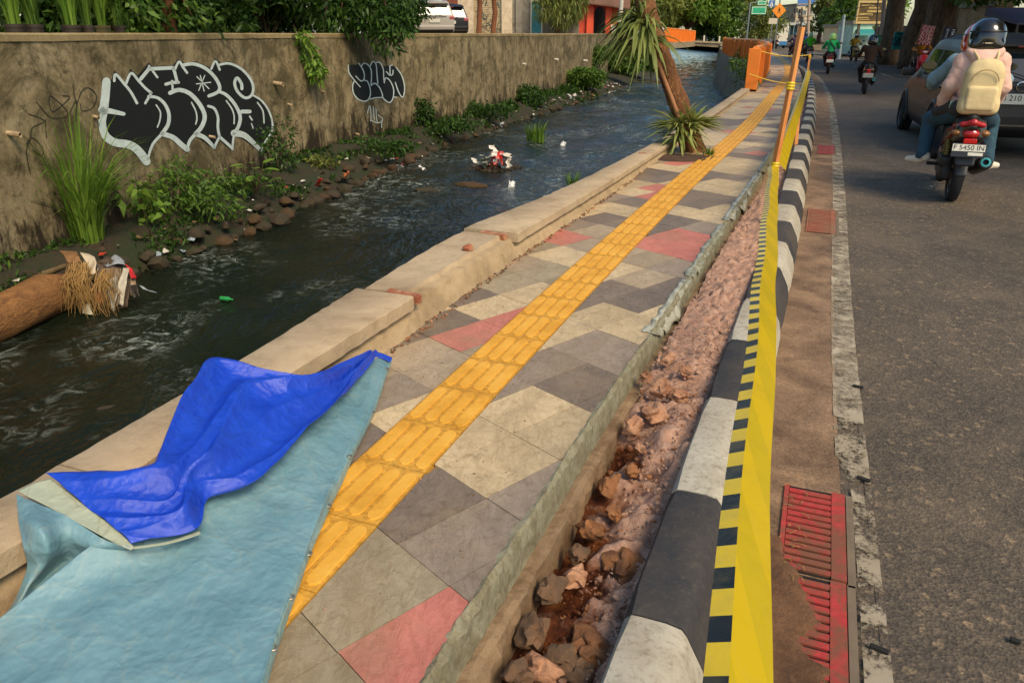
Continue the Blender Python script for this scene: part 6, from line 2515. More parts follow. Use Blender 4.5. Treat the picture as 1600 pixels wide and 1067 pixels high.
mb = MB()
mb.cbox((1.1, -.2, .35), (3.2, .9, .9), .03)
mb.build('counter', plain('2a211a', .8), kio)
# leaf litter and stones on the verge
mb = MB()
rnd = random.Random(12)
mats_ = [LEAF['dry'], LEAF['olive'], m_stone2]
for i in range(900):
    px, py = rnd.uniform(1385, 1560), rnd.uniform(82, 128)
    p = on_z(px, py, .25)
    s = p.x * math.sin(AZ) + p.y * math.cos(AZ)
    d = p.x * math.cos(AZ) - p.y * math.sin(AZ)
    if d < t_rr(s) + .1:
        continue
    off = d - t_rr(s)
    z = float(np.interp(off, [0, .12, .5, 1.5, 3, 7], [-.02, .12, .16, .25, .45, .6])) + .06
    s_ = rnd.uniform(.05, .13)
    mb.cur = rnd.choice([0, 0, 0, 1, 2])
    a = rnd.random() * 6
    R3 = Matrix.Rotation(a, 3, 'Z') @ Matrix.Rotation(rnd.uniform(-.7, .7), 3, 'X')
    mb.add([Vector((p.x, p.y, z)) + R3 @ Vector(q) * s_ for q in ((-1, -.4, 0), (.3, -.6, .2), (1, .2, 0), (.2, .6, .2))], [(0, 1, 2, 3)])
tag(mb.build('leaf_litter', mats_, fix=False), 'brown fallen leaves on the right-hand verge', 'leaf litter', kind='stuff')

# ================================================================== VEHICLES
m_tyre = mk('tyre_rubber', '17161a', .85, .2, 20, bump=.3, bscale=60, coords='obj')
m_blkp = plain('141315', .35, 0, .3, .1)
m_blkm = plain('1d1b1a', .7)
m_chrome = plain('b5b2aa', .18, 1.0)
m_alu = plain('8a8680', .4, .8)


def wheel(parent, name, c, r_, w, rim_hex='3a3835'):
    t = empty(name, c)
    t.parent = parent
    mb = MB()
    prof = [(r_ * .70, -w * .42), (r_ * .84, -w * .5), (r_ * .955, -w * .42), (r_, -w * .18), (r_, w * .18), (r_ * .955, w * .42), (r_ * .84, w * .5), (r_ * .70, w * .42)]
    mb.lathe(prof, (0, 0, 0), (1, 0, 0), 28, closed=True)
    mb.build('tyre', m_tyre, t, smooth=True)
    mb = MB()
    mb.lathe([(r_ * .71, -w * .38), (r_ * .66, -w * .3), (r_ * .66, w * .3), (r_ * .71, w * .38)], (0, 0, 0), (1, 0, 0), 24)
    mb.lathe([(.001, -w * .34), (r_ * .2, -w * .34), (r_ * .2, w * .34), (.001, w * .34)], (0, 0, 0), (1, 0, 0), 14)
    for k in range(5):
        a = k * 2 * math.pi / 5
        mb.box((0, math.cos(a) * r_ * .43, math.sin(a) * r_ * .43), (w * .5, r_ * .13, r_ * .52), Matrix.Rotation(a - math.pi / 2, 3, 'X'))
    mb.build('rim', plain(rim_hex, .4, .7), t)
    return t


def scooter(loc, az, sc, body, accent, label, plate=None, full=True, tail='a01510', lean=0.0, group=None, plate_bg='17171a', front_light=False, name='motor_scooter'):
    o = empty(name, loc, 0, sc, rot=(0, lean, -R(az)))
    tag(o, label, 'motor scooter', group)
    mb_, ma_ = plain(body, .28, 0, .6, .06), plain(accent, .28, 0, .6, .06)
    res = .014 if full else .03
    wheel(o, 'rear_wheel', (0, 0, .28), .28, .105)
    wheel(o, 'front_wheel', (0, 1.24, .27), .27, .09)
    # tail body
    tl = Matrix.Rotation(R(-14), 3, 'X')
    sdf_obj('tail_body', [('b', (0, -.06, .66), (.125, .34, .09), .05, 0, Matrix.Rotation(R(-8), 3, 'X')), ('c', (0, -.22, .70), (0, -.40, .76), .10, .05, 0), ('b', (0, .32, .55), (.14, .20, .16), .06, 0), ('c', (-.09, .45, .42), (-.09, .62, .32), .06, .05, 0), ('c', (.09, .45, .42), (.09, .62, .32), .06, .05, 0)], [mb_], o, res, .04)
    for s in (-1, 1):
        mb = MB()
        P = [(.128, .34, .58), (.14, .10, .66), (.128, -.16, .735), (.07, -.40, .80), (.09, -.34, .755), (.135, -.10, .625), (.148, .16, .555), (.15, .32, .50)]
        pts = [Vector((s * (x + .012), y, z)) for x, y, z in P]
        mb.slab(pts, (s * -.02, 0, 0))
        mb.build('side_panel', ma_, o)
    sdf_obj('tail_cowl', [('c', (-.085, -.40, .775), (0, -.44, .80), .022, .03, 0), ('c', (.085, -.40, .775), (0, -.44, .80), .022, .03, 0), ('c', (-.085, -.40, .775), (-.12, -.12, .745), .022, .02, 0), ('c', (.085, -.40, .775), (.12, -.12, .745), .022, .02, 0)], [ma_], o, res, .02)
    sdf_obj('tail_light', [('e', (0, -.395, .695), (.075, .05, .05), 0)], [plain(tail, .15, 0, .6)], o, res, .01)
    for s in (-1, 1):
        sdf_obj('turn_signal', [('e', (s * .115, -.37, .70), (.045, .045, .032), 0)], [plain('8a5a26', .2, 0, .5)], o, res, .01)
    mb = MB()
    mb.cbox((0, -.455, .635), (.11, .03, .045), .008)
    mb.build('reflector', plain('b5140f', .25), o)
    # seat
    sdf_obj('seat', [('b', (0, -.02, .795), (.125, .28, .045), .04, 0, Matrix.Rotation(R(4), 3, 'X')), ('b', (0, .36, .765), (.11, .20, .045), .04, 0), ('c', (0, -.26, .80), (0, -.30, .83), .09, .05, 0)], [plain('1c1a1a', .6, 0, 0, .1, 20)], o, res, .04)
    # rear fender with plate
    sdf_obj('rear_fender', [('b', (0, -.40, .50), (.085, .018, .10), .015, 0, Matrix.Rotation(R(-18), 3, 'X')), ('b', (0, -.34, .36), (.055, .016, .07), .015, 0, Matrix.Rotation(R(-24), 3, 'X')), ('c', (0, -.30, .66), (0, -.40, .56), .06, .05, 0)], [plain('2b2b2e', .5)], o, res, .02)
    pr_ = Matrix.Rotation(R(-14), 3, 'X')
    mb = MB()
    mb.cbox((0, -.475, .555), (.275, .012, .125), .004, pr_)
    pl = mb.build('number_plate', plain(plate_bg, .4), o)
    mb = MB()
    mb.box(Vector((0, -.475, .555)) + pr_ @ Vector((0, -.0085, .022)), (.265, .003, .062), pr_)
    mb.build('plate_band', plain('c9c5b4' if plate_bg == '17171a' else plate_bg, .5), pl)
    if plate:
        text('plate_lettering', plate, .062, pl, Vector((0, -.475, .555)) + pr_ @ Vector((0, -.0115, .022)), (R(90 - 14), 0, 0), plain('1a1a1a', .6), .0006)
        mb = MB()
        mb.box(Vector((0, -.475, .555)) + pr_ @ Vector((.06, -.0085, -.032)), (.12, .003, .028), pr_)
        mb.build('plate_strip', plain('c9c5b4', .5), pl)
    # engine, gearbox, shock, exhaust
    if full:
        sdf_obj('engine', [('b', (-.10, .05, .28), (.055, .20, .065), .03, 0), ('b', (-.11, .30, .30), (.05, .14, .08), .04, 0), ('e', (-.13, -.02, .27), (.05, .10, .085), 0), ('b', (-.02, .30, .32), (.12, .12, .09), .03, 0), ('b', (-.12, .0, .40), (.06, .14, .05), .02, 0)], [plain('2a2724', .5, .3)], o, .014, .02)
        mb = MB()
        for k in range(9):
            z = .40 + k * .024
            mb.lathe([(.024, 0), (.036, .004), (.036, .012), (.024, .016)], (-.125, -.05 + k * .009, z), (0, .33, .95), 14)
        mb.tube([(-.125, -.08, .32), (-.125, .04, .66)], .02, 10)
        mb.build('shock_absorber', plain('8a7440', .4, .6), o, smooth=True)
        mb = MB()
        mb.tube([(-.16, -.1, .16), (-.18, -.16, .14), (-.2, -.02, .13)], .012, 8)
        mb.build('kick_stand', m_alu, o, smooth=True)
        for s in (-1, 1):
            mb = MB()
            mb.tube([(s * .12, .20, .33), (s * .26, .20, .33)], .017, 10)
            mb.build('foot_peg', m_blkm, o, smooth=True)
    ex = Vector((.16, .18, .30))
    ed = Vector((.02, -.52, .14))
    mb = MB()
    L = ed.length
    mb.lathe([(.001, 0), (.045, 0), (.062, .06), (.066, L * .5), (.066, L - .03), (.052, L), (.028, L), (.028, L - .05), (.001, L - .05)], ex, ed, 18)
    e_ = mb.build('exhaust', plain('221f1e', .45, .2), o, smooth=True)
    mb = MB()
    mb.lathe([(.026, L - .02), (.040, L - .005), (.043, L + .008), (.026, L + .01), (.026, L - .02)], ex, ed, 16)
    mb.build('exhaust_tip', plain('3f8f8a', .3, .6), e_, smooth=True)
    # front half
    sdf_obj('leg_shield', [('b', (0, .86, .60), (.19, .035, .26), .03, 0, Matrix.Rotation(R(18), 3, 'X')), ('b', (0, 1.02, .74), (.15, .10, .16), .06, 1, Matrix.Rotation(R(15), 3, 'X')), ('b', (0, .72, .30), (.15, .20, .03), .02, 0)], [mb_, ma_], o, max(res, .018), .04)
    sdf_obj('front_fender', [('b', (0, 1.26, .50), (.055, .22, .04), .03, 0, Matrix.Rotation(R(-6), 3, 'X')), ('c', (-.06, 1.15, .62), (-.06, 1.24, .30), .025, .025, 0), ('c', (.06, 1.15, .62), (.06, 1.24, .30), .025, .025, 0)], [ma_], o, max(res, .018), .02)
    sdf_obj('handlebar_cowl', [('b', (0, .97, 1.0), (.12, .07, .06), .04, 0), ('c', (-.1, .95, 1.02), (-.24, .90, 1.03), .03, .022, 0), ('c', (.1, .95, 1.02), (.24, .90, 1.03), .03, .022, 0), ('c', (0, .96, .98), (0, 1.0, .8), .05, .06, 0)], [mb_], o, max(res, .016), .03)
    for s in (-1, 1):
        mb = MB()
        mb.tube([(s * .22, .905, 1.03), (s * .36, .86, 1.03)], .018, 10)
        mb.tube([(s * .235, .93, 1.03), (s * .26, .96, 1.03), (s * .345, .945, 1.02)], .007, 6)
        mb.build('grip', m_blkm, o, smooth=True)
        mr = MB()
        mr.tube([(s * .21, .92, 1.04), (s * .26, .93, 1.16), (s * .33, .93, 1.21)], .008, 6)
        st = mr.build('mirror', m_blkm, o, smooth=True)
        mc = (s * .365, .935, 1.235)
        sdf_obj('mirror_shell', [('e', mc, (.082, .024, .048), 0)], [m_blkm], st, .012, .01)
        mb = MB()
        mb.add([(mc[0] + .068 * math.cos(a), mc[1] - .027 - .004 * math.cos(a), mc[2] + .037 * math.sin(a)) for a in [k * math.pi / 10 for k in range(20)]], [tuple(range(20))])
        mb.build('mirror_glass', plain('6a6a66', .05, 1.0), st)
    sdf_obj('headlight', [('e', (0, 1.055, 1.0), (.09, .03, .045), 0)], [plain('d8d4c4', .1)], o, .014, .01)
    return o


def helmet_prims(c, r_, m=0):
    c = Vector(c)
    return [('e', c, (r_, r_ * 1.14, r_ * 1.02), m), ('e', c + Vector((0, -.02, -.05)), (r_ * .98, r_ * 1.02, r_ * .9), m), ('b', c + Vector((0, -.01, -.085)), (r_ * .93, r_ * .98, .05), .045, m)]


def rider(loc, az, sc, cols, label, J, helmet=None, full=True, face=False, name='person', lean=0.0, sandals=False, group=None):
    """one continuous figure over the joints J (scooter frame); cols: jacket, trousers, skin, shoes"""
    o = empty(name, loc, 0, sc, rot=(0, lean, -R(az)))
    tag(o, label, 'person', group)
    TOP, LEG, SKIN, SHOE = 0, 1, 2, 3
    V3 = Vector
    pel, che, nk, hd = (V3(J[k]) for k in ('pelvis', 'chest', 'neck', 'head'))
    fw = V3(J.get('facing', (0, 1, 0)))
    P = [('e', pel, (.165, .135, .12), LEG), ('c', pel + V3((0, 0, .04)), che, .135, .155, TOP), ('e', che + V3((0, 0, .03)), (.185, .13, .16), TOP), ('c', che + V3((0, 0, .1)), nk - V3((0, 0, .02)), .12, .075, TOP), ('c', nk, hd - V3((0, 0, .03)), .058, .06, SKIN),
         ('e', hd, (.082, .098, .115), SKIN)]
    f = fw.normalized()
    s_ = V3((f.y, -f.x, 0))
    P += [('c', hd + f * .085 + V3((0, 0, -.005)), hd + f * .112 + V3((0, 0, -.03)), .012, .017, SKIN), ('e', hd + f * .06 + V3((0, 0, -.085)), (.045, .04, .03), SKIN)]
    for q in (-1, 1):
        P += [('e', hd + s_ * q * .085 + V3((0, 0, -.01)), (.014, .022, .034), SKIN)]
    for k, q in (('l', -1), ('r', 1)):
        sh, el, wr = V3(J['sh' + k]), V3(J['el' + k]), V3(J['wr' + k])
        P += [('c', che + V3((0, 0, .10)), sh, .09, .078, TOP), ('c', sh, el, .066, .061, TOP), ('c', el, el.lerp(wr, .9), .061, .054, TOP), ('c', el.lerp(wr, .80), el.lerp(wr, .92), .056, .046, TOP), ('c', el.lerp(wr, .85), wr, .032, .028, SKIN)]
        hv = V3(J.get('hand' + k, (0, .1, -.02))).normalized()
        sd_ = hv.cross(V3((0, 0, 1))).normalized()
        palm = wr + hv * .06
        P += [('c', wr, palm, .034, .036, SKIN)]
        cu = V3((0, 0, -1))
        if full:
            for i, (ln, of) in enumerate(((.062, -.034), (.074, -.011), (.07, .012), (.056, .034))):
                b0 = palm + sd_ * of + hv * .02
                b1 = b0 + (hv * .8 + cu * .35).normalized() * ln * .55
                b2 = b1 + (hv * .25 + cu * .95).normalized() * ln * .5
                P += [('c', b0, b1, .0115, .0105, SKIN), ('c', b1, b2, .0105, .009, SKIN)]
            tb = wr + hv * .03 + sd_ * (-.034 * q * (1 if k == 'l' else 1))
            inn = -q
            P += [('c', wr + hv * .03 + sd_ * .030 * inn, wr + hv * .065 + sd_ * .058 * inn + cu * .02, .014, .011, SKIN)]
        else:
            P += [('c', palm, palm + hv * .05 + cu * .03, .034, .022, SKIN)]
        hp, kn, an = V3(J['hp' + k]), V3(J['kn' + k]), V3(J['an' + k])
        P += [('c', hp, kn, .098, .072, LEG), ('c', kn, an, .070, .058 if not J.get('slim') else .045, LEG)]
        td = V3(J['toe' + k])
        tn = td.normalized()
        P += [('c', an + V3((0, 0, -.03)) - tn * .04, an + V3((0, 0, -.055)) + tn * .04, .042, .04, SHOE), ('c', an + V3((0, 0, -.06)) + tn * .03, an + V3((0, 0, -.072)) + tn * .155, .042, .03, SHOE)]
    mats = [plain(cols[0], .9, 0, 0, .16, 9, .2, .8, 11), plain(cols[1], .85, 0, 0, .22, 12, .3, .4, 18), plain(cols[2], .6), plain(cols[3], .6)]
    bo_ = sdf_obj('body', P, mats, o, .0095 if full else .024, .03 if full else .035)
    if full:                                             # cloth folds
        me = bo_.data
        kind_ = np.full(len(me.vertices), 9)
        for p in me.polygons:
            for v in p.vertices:
                kind_[v] = min(kind_[v], p.material_index) if kind_[v] != 9 else p.material_index
        nr = [v.normal.copy() for v in me.vertices]
        for v, n_, k_ in zip(me.vertices, nr, kind_):
            if k_ > 1:
                continue
            c = v.co
            am = .0045 if k_ == 0 else .005
            f1_ = (1 - abs(fnoise(c.x * 1.3, c.y * 1.3, c.z * 1.3 + c.x * .8, 8.5, 2))) ** 5
            f2_ = fnoise(c.x, c.y, c.z, 24, 2)
            v.co = c + n_ * (am * (f1_ + .35 * f2_) + (.003 if k_ == 0 else .003))
        me.update()
    if helmet:
        hc = hd + V3((0, 0, .035)) - f * .005
        h = sdf_obj('helmet', helmet_prims(hc, .152 if full else .142), [plain(helmet, .16, .0, .8, .06)], o, .012 if full else .024, .03)
        if full:
            mb = MB()
            for t0, t1, zz_ in ((math.pi * 1.10, math.pi * 1.90, .028),):
                pts = [hc + V3((.155 * math.cos(a), .176 * math.sin(a), zz_ + .004)) for a in np.linspace(t0, t1, 14)]
                mb.tube(pts, .006, 6)
            mb.build('rim_line', plain('0e0e10', .5), h)
            mb = MB()
            for a0, a1 in ((1.36, 1.43), (1.45, 1.60)):
                pts = [hc + V3((.152 * math.cos(a * math.pi), .172 * math.sin(a * math.pi), -.066)) for a in np.linspace(a0, a1, 8)]
                mb.tube(pts, .0065, 6)
            mb.build('white_marking', plain('d8cfae', .5), h)
        if face:
            mb = MB()
            pts = []
            for i in range(5):
                pts.append([hc + f * (.15 + .03 * math.sin(i / 4 * 3)) * 1 + s_ * (q * .03) + V3((0, 0, .06 - i * .04)) for q in (-3.6, -2, 0, 2, 3.6)])
            mb.grid(pts)
            mb.build('visor', plain('2a2c30', .1, 0, .5), h, smooth='all', fix=False)
    if face:
        mb = MB()
        for q in (-1, 1):
            mb.box(hd + f * .094 + s_ * q * .032 + V3((0, 0, .01)), (.024, .012, .010))
        mb.build('eyes', plain('1a1512', .4), o)
        mb = MB()
        mb.box(hd + f * .094 + V3((0, 0, -.058)), (.04, .01, .009))
        mb.build('mouth', plain('6b3a30', .6), o)
    return o


PASS = dict(pelvis=(0, -.06, .90), chest=(0, -.05, 1.16), neck=(0, -.02, 1.37), head=(0, .02, 1.50), shl=(-.15, -.03, 1.31), ell=(-.215, -.05, 1.09), wrl=(-.235, .10, .93), handl=(-.1, .9, -.35), shr=(.15, -.03, 1.31), elr=(.215, -.04, 1.09), wrr=(.20, .13, .95), handr=(.1, .9, -.3),
            hpl=(-.10, -.02, .86), knl=(-.29, .36, .74), anl=(-.31, .20, .42), toel=(-.7, .55, 0), hpr=(.10, -.02, .86), knr=(.24, .38, .74), anr=(.26, .22, .40), toer=(.65, .6, 0))
DRIVE = dict(pelvis=(0, .34, .88), chest=(0, .38, 1.14), neck=(0, .43, 1.34), head=(0, .48, 1.47), shl=(-.17, .40, 1.29), ell=(-.31, .60, 1.12), wrl=(-.30, .80, 1.05), handl=(0, 1, -.1), shr=(.17, .40, 1.29), elr=(.31, .60, 1.12), wrr=(.30, .80, 1.05), handr=(0, 1, -.1),
             hpl=(-.10, .36, .84), knl=(-.21, .76, .72), anl=(-.16, .72, .40), toel=(-.1, 1, 0), hpr=(.10, .36, .84), knr=(.21, .76, .72), anr=(.16, .72, .40), toer=(.1, 1, 0))
SOLO = dict(DRIVE)
SOLO.update(pelvis=(0, .16, .88), chest=(0, .22, 1.14), neck=(0, .29, 1.34), head=(0, .35, 1.47), shl=(-.19, .24, 1.29), shr=(.19, .24, 1.29), ell=(-.31, .42, 1.08), elr=(.31, .42, 1.08), hpl=(-.11, .18, .84), hpr=(.11, .18, .84), knl=(-.21, .62, .70), knr=(.21, .62, .70), anl=(-.15, .60, .40), anr=(.15, .60, .40))

BK = on_z(1484, 314, 0)
BAZ, BSC = 24.0, 1.13
scooter(BK, BAZ, BSC, '1a1618', 'a5161b', 'black and red motor scooter carrying two people beside the car', 'F 5450 IN', True)
rider(BK, BAZ, BSC, ('7f9aa6', '26303c', '8f5b42', '2a2a2a'), 'person in light blue denim jacket and red helmet steering the scooter', DRIVE, 'b3191b')
rider(BK, BAZ, BSC, ('d6b09f', '2f4a58', '9a5f48', 'd8cdb8'), 'person in pink hoodie with black helmet riding pillion', PASS, '1b1a18')
# hood of the hoodie and backpack
bp = empty('backpack', BK, 0, BSC, rot=(0, 0, -R(BAZ)))
tag(bp, 'cream backpack on the back of the pink-hooded passenger', 'backpack')
m_bp = plain('d3bd8c', .8, 0, 0, .14, 8, .3, .5, 16)
sdf_obj('main_bag', [('b', (.02, -.255, 1.07), (.16, .085, .21), .07, 0), ('b', (.02, -.25, 1.20), (.135, .075, .11), .06, 0), ('e', (.02, -.26, 1.285), (.12, .065, .06), 0), ('b', (.02, -.27, .93), (.165, .08, .07), .05, 0)], [m_bp], bp, .012, .03)
sdf_obj('front_pocket', [('b', (.02, -.335, 1.0), (.125, .035, .11), .03, 0)], [m_bp], bp, .012, .02)
for s in (-1, 1):
    mb = MB()
    pts = [(.02 + s * .055, -.20, 1.27), (.02 + s * .075, -.19, 1.34), (s * .10, -.11, 1.40), (s * .115, -.02, 1.405), (s * .12, .07, 1.33)]
    mb.tube(pts, [.030, .032, .032, .030, .028], 10, flat=.45)
    mb.build('strap', m_bp, bp, smooth='all')
mb = MB()
mb.tube([(.02 + .11 * math.cos(a), -.352 - .01 * math.sin(a), 1.14 + .11 * math.sin(a)) for a in np.linspace(.1, math.pi - .1, 12)], .005, 6)
mb.build('zip', plain('a08c60', .5), bp)
hdv = sdf_obj('hoodie_hood', [('c', (-.09, -.06, 1.375), (.09, -.06, 1.375), .055, .055, 0), ('c', (-.10, -.06, 1.38), (-.085, .05, 1.40), .045, .03, 0), ('c', (.10, -.06, 1.38), (.085, .05, 1.40), .045, .03, 0), ('e', (0, -.135, 1.34), (.115, .05, .075), 0), ('c', (-.12, -.10, 1.40), (.12, -.10, 1.40), .034, .034, 0), ('c', (-.12, -.10, 1.40), (0, -.19, 1.30), .03, .04, 0), ('c', (.12, -.10, 1.40), (0, -.19, 1.30), .03, .04, 0)], [plain('d6b09f', .85, 0, 0, .16, 9, .3, .35, 14)], None, .012, .03)
hdv.parent = bpy.data.objects['person.001']
mb = MB()
mb.tube([(.165 * math.cos(a), -.05 + .14 * math.sin(a), .965 + .01 * math.sin(3 * a)) for a in np.linspace(0, 2 * math.pi, 29)], .026, 8, flat=1.6)
mb.build('hem_band', plain('bf9688', .9, 0, 0, .16, 30), bpy.data.objects['person.001'], smooth='all')
# jacket tied round the waist
sdf_obj('waist_jacket', [('b', (0, -.08, .90), (.20, .16, .07), .06, 0), ('c', (-.16, 0, .88), (-.27, .14, .84), .07, .05, 0)], [plain('33302e', .85, 0, 0, .2, 9)], bpy.data.objects['person.001'], .014, .03)
mb = MB()
mb.cbox((-.185, -.175, .93), (.035, .012, .07), .006, Matrix.Rotation(.3, 3, 'Z'))
mb.build('jacket_badge', plain('9fb7a0', .5), bpy.data.objects['person.001'])

# --- other traffic
p = on_z(1350, 148, 0)
scooter(p, 22, 1.05, '201d1b', '2a2320', 'dark scooter ridden by a person in a brown jacket', None, False, 'c01a14', plate_bg='8f8c80')
rider(p, 22, 1.05, ('3b2b22', '201d1c', '7a4c38', '1a1a1a'), 'person in dark brown jacket and black helmet riding away ahead', SOLO, '151517', False)
p = on_z(1293, 116.5, 0)
scooter(p, 20, 1.08, '3a1518', '6d161c', 'dark red scooter ridden by a person in a green jacket', None, False, '7a1512', plate_bg='c9c5b4')
rider(p, 20, 1.08, ('1f8f52', '1c1b1d', '7a4c38', '1a1a1a'), 'person in green jacket with pale green helmet riding away', SOLO, '7fae5a', False)
mb = MB()
r0 = empty('shoulder_strap', p, 0, 1.08, rot=(0, 0, -R(20)))
tag(r0, 'dark bag strap across the back of the green jacket', 'strap')
mb.tube([(-.12, .10, 1.36), (-.03, .06, 1.24), (.08, .06, 1.10), (.14, .10, 1.0)], .025, 6)
mb.build('band', plain('14251c', .7), r0)
p = on_z(1262, 98, 0)
scooter(p, 17, 1.1, '6a5a3a', '8a7a4a', 'tan scooter ridden by a person in a lime vest', None, False, '9a1a14', plate_bg='c9c5b4')
rider(p, 17, 1.1, ('4fae22', '5a4a38', '7a4c38', '1a1a1a'), 'person in lime green vest riding beyond the thin stake', SOLO, '8fae6a', False)
p = on_z(1256, 90.5, 0)
scooter(p, 8, 1.15, '1d2430', '2a3550', 'navy scooter in front of the lime-vested rider', None, False, 'a02a14')
rider(p, 8, 1.15, ('2c3a6a', '1c1c22', '8a5a44', '1a1a1a'), 'person in navy jacket with black helmet ahead of the lime vest', SOLO, '141416', False)
p = on_z(1240, 91, 0)
scooter(p, 5, 1.1, '2a2226', '3a2a33', 'dark scooter just left of the orange stake', None, False, 'a02a14')
rider(p, 5, 1.1, ('4a3a4e', '2a2a2e', '8a5a44', 'b8b0a6'), 'person in purple-grey jacket just left of the orange stake', SOLO, '1c1a1c', False)
p = on_z(1212, 77, 0)
scooter(p, 0, 1.15, '3a3a3e', '5a5250', 'grey scooter farthest up the road', None, False, 'a02a14')
rider(p, 0, 1.15, ('a08a86', '2a2a2e', '8a5a44', '2a2a2a'), 'person in pale jacket farthest up the road', SOLO, '8a8a86', False)
p = on_z(1440, 124, 0)
scooter(p + Vector((.2, 1.0, 0)), 196, 1.05, 'b8161c', 'c01a20', 'bright red scooter coming towards the camera', None, False)
SF = dict(SOLO)
rider(p + Vector((.2, 1.0, 0)), 196, 1.05, ('a06a1e', '3a3026', '8a5a44', '4a3a2a'), 'person in mustard shirt and white helmet riding the red scooter', SF, 'cdc6bc', False, True)
p = on_z(1334, 97, 0)
scooter(p + Vector((.3, 1.2, 0)), 190, 1.05, 'a8861e', '3a3020', 'yellow scooter coming down the far lane', None, False)
rider(p + Vector((.3, 1.2, 0)), 190, 1.05, ('b8902a', '2a2a2a', '8a5a44', '2a2a2a'), 'person in yellow jacket coming down the far lane', SF, 'd8d0a8', False, True)
# white box truck far up the road
tk = empty('box_truck', (on_y(1221, 70, 100).x, 100, 0))
tag(tk, 'small white box truck with a blue bumper far up the road', 'truck')
mb = MB()
mb.cbox((0, 2.2, 1.65), (1.5, 4, 2.0), .04)
mb.build('cargo_box', plain('c8c2b0', .6), tk)
mb = MB()
mb.cbox((0, .22, .62), (1.45, .2, .5), .03)
mb.build('bumper', plain('2f6a9a', .5), tk)
mb = MB()
mb.cbox((0, 4.9, 1.1), (1.5, 1.3, 1.5), .1)
mb.build('cab', plain('b8b2a4', .5), tk)
for x in (-.6, .6):
    wheel(tk, 'wheel', (x, .9, .35), .35, .2)
    wheel(tk, 'wheel', (x, 4.6, .35), .35, .2)

# ------------------------------------------------------------------ cars
STN = [  # y shift per level given for the tail, else plain y; then (w, z) for nine levels
    ('tail', [(.05, .76, .34), (-.05, .83, .42), (-.075, .86, .60), (-.02, .865, .67), (.0, .87, .93), (.02, .86, 1.03), (.20, .73, 1.44), (.22, .68, 1.55), (.30, .5, 1.61)]),
    (.45, [(.80, .26), (.87, .38), (.885, .60), (.885, .68), (.885, .93), (.87, 1.03), (.74, 1.46), (.68, 1.58), (.5, 1.645)]),
    (1.2, [(.80, .24), (.87, .36), (.89, .60), (.89, .68), (.89, .92), (.875, 1.01), (.745, 1.48), (.69, 1.60), (.5, 1.67)]),
    (2.2, [(.80, .24), (.87, .36), (.89, .60), (.89, .68), (.89, .90), (.875, .99), (.745, 1.48), (.69, 1.59), (.5, 1.66)]),
    (2.85, [(.80, .24), (.87, .36), (.89, .60), (.89, .68), (.885, .88), (.87, .97), (.72, 1.40), (.65, 1.50), (.48, 1.56)]),
    (3.55, [(.80, .24), (.87, .36), (.885, .60), (.885, .68), (.88, .86), (.86, .94), (.76, 1.00), (.62, 1.04), (.4, 1.07)]),
    (4.15, [(.78, .26), (.84, .36), (.85, .56), (.85, .64), (.83, .76), (.78, .82), (.66, .87), (.5, .89), (.3, .905)]),
    (4.42, [(.62, .32), (.68, .38), (.70, .52), (.69, .58), (.64, .67), (.58, .72), (.48, .75), (.38, .765), (.2, .775)])]


def car_pts():
    T = []
    for st in STN:
        if st[0] == 'tail':
            T.append([(w, y, z) for y, w, z in st[1]])
        else:
            T.append([(w, st[0], z) for w, z in st[1]])
    return np.array(T)


CT = car_pts()


def csurf(u, v, side):
    """point of the car skin: u along the stations, v along the levels"""
    def crm(a, t):
        n = len(a)
        i = min(int(t), n - 2)
        f = t - i
        p0, p1, p2, p3 = a[max(i - 1, 0)], a[i], a[i + 1], a[min(i + 2, n - 1)]
        m1, m2 = (p2 - p0) * .35, (p3 - p1) * .35
        return (2*f**3 - 3*f*f + 1) * p1 + (f**3 - 2*f*f + f) * m1 + (-2*f**3 + 3*f*f) * p2 + (f**3 - f*f) * m2
    rowsu = np.array([crm(CT[:, k], u) for k in range(9)])
    i = min(int(v), 7)
    f = v - i
    p = rowsu[i] * (1 - f) + rowsu[i + 1] * f
    return Vector((side * p[0], p[1], p[2]))


def cpatch(u0, u1, v0, v1, side, off, nu=8, nv=5):
    rows = []
    for i in range(nu + 1):
        r_ = []
        for j in range(nv + 1):
            u, v = u0 + (u1 - u0) * i / nu, v0 + (v1 - v0) * j / nv
            p = csurf(u, v, side)
            e = .02
            du = csurf(min(u + e, 7), v, side) - csurf(max(u - e, 0), v, side)
            dv = csurf(u, min(v + e, 8), side) - csurf(u, max(v - e, 0), side)
            n = du.cross(dv) * (-side)
            n = n.normalized() if n.length > 1e-9 else Vector((side, 0, 0))
            if n.x * side < -.2:
                n = -n
            r_.append(p + n * off)
        rows.append(r_)
    return rows


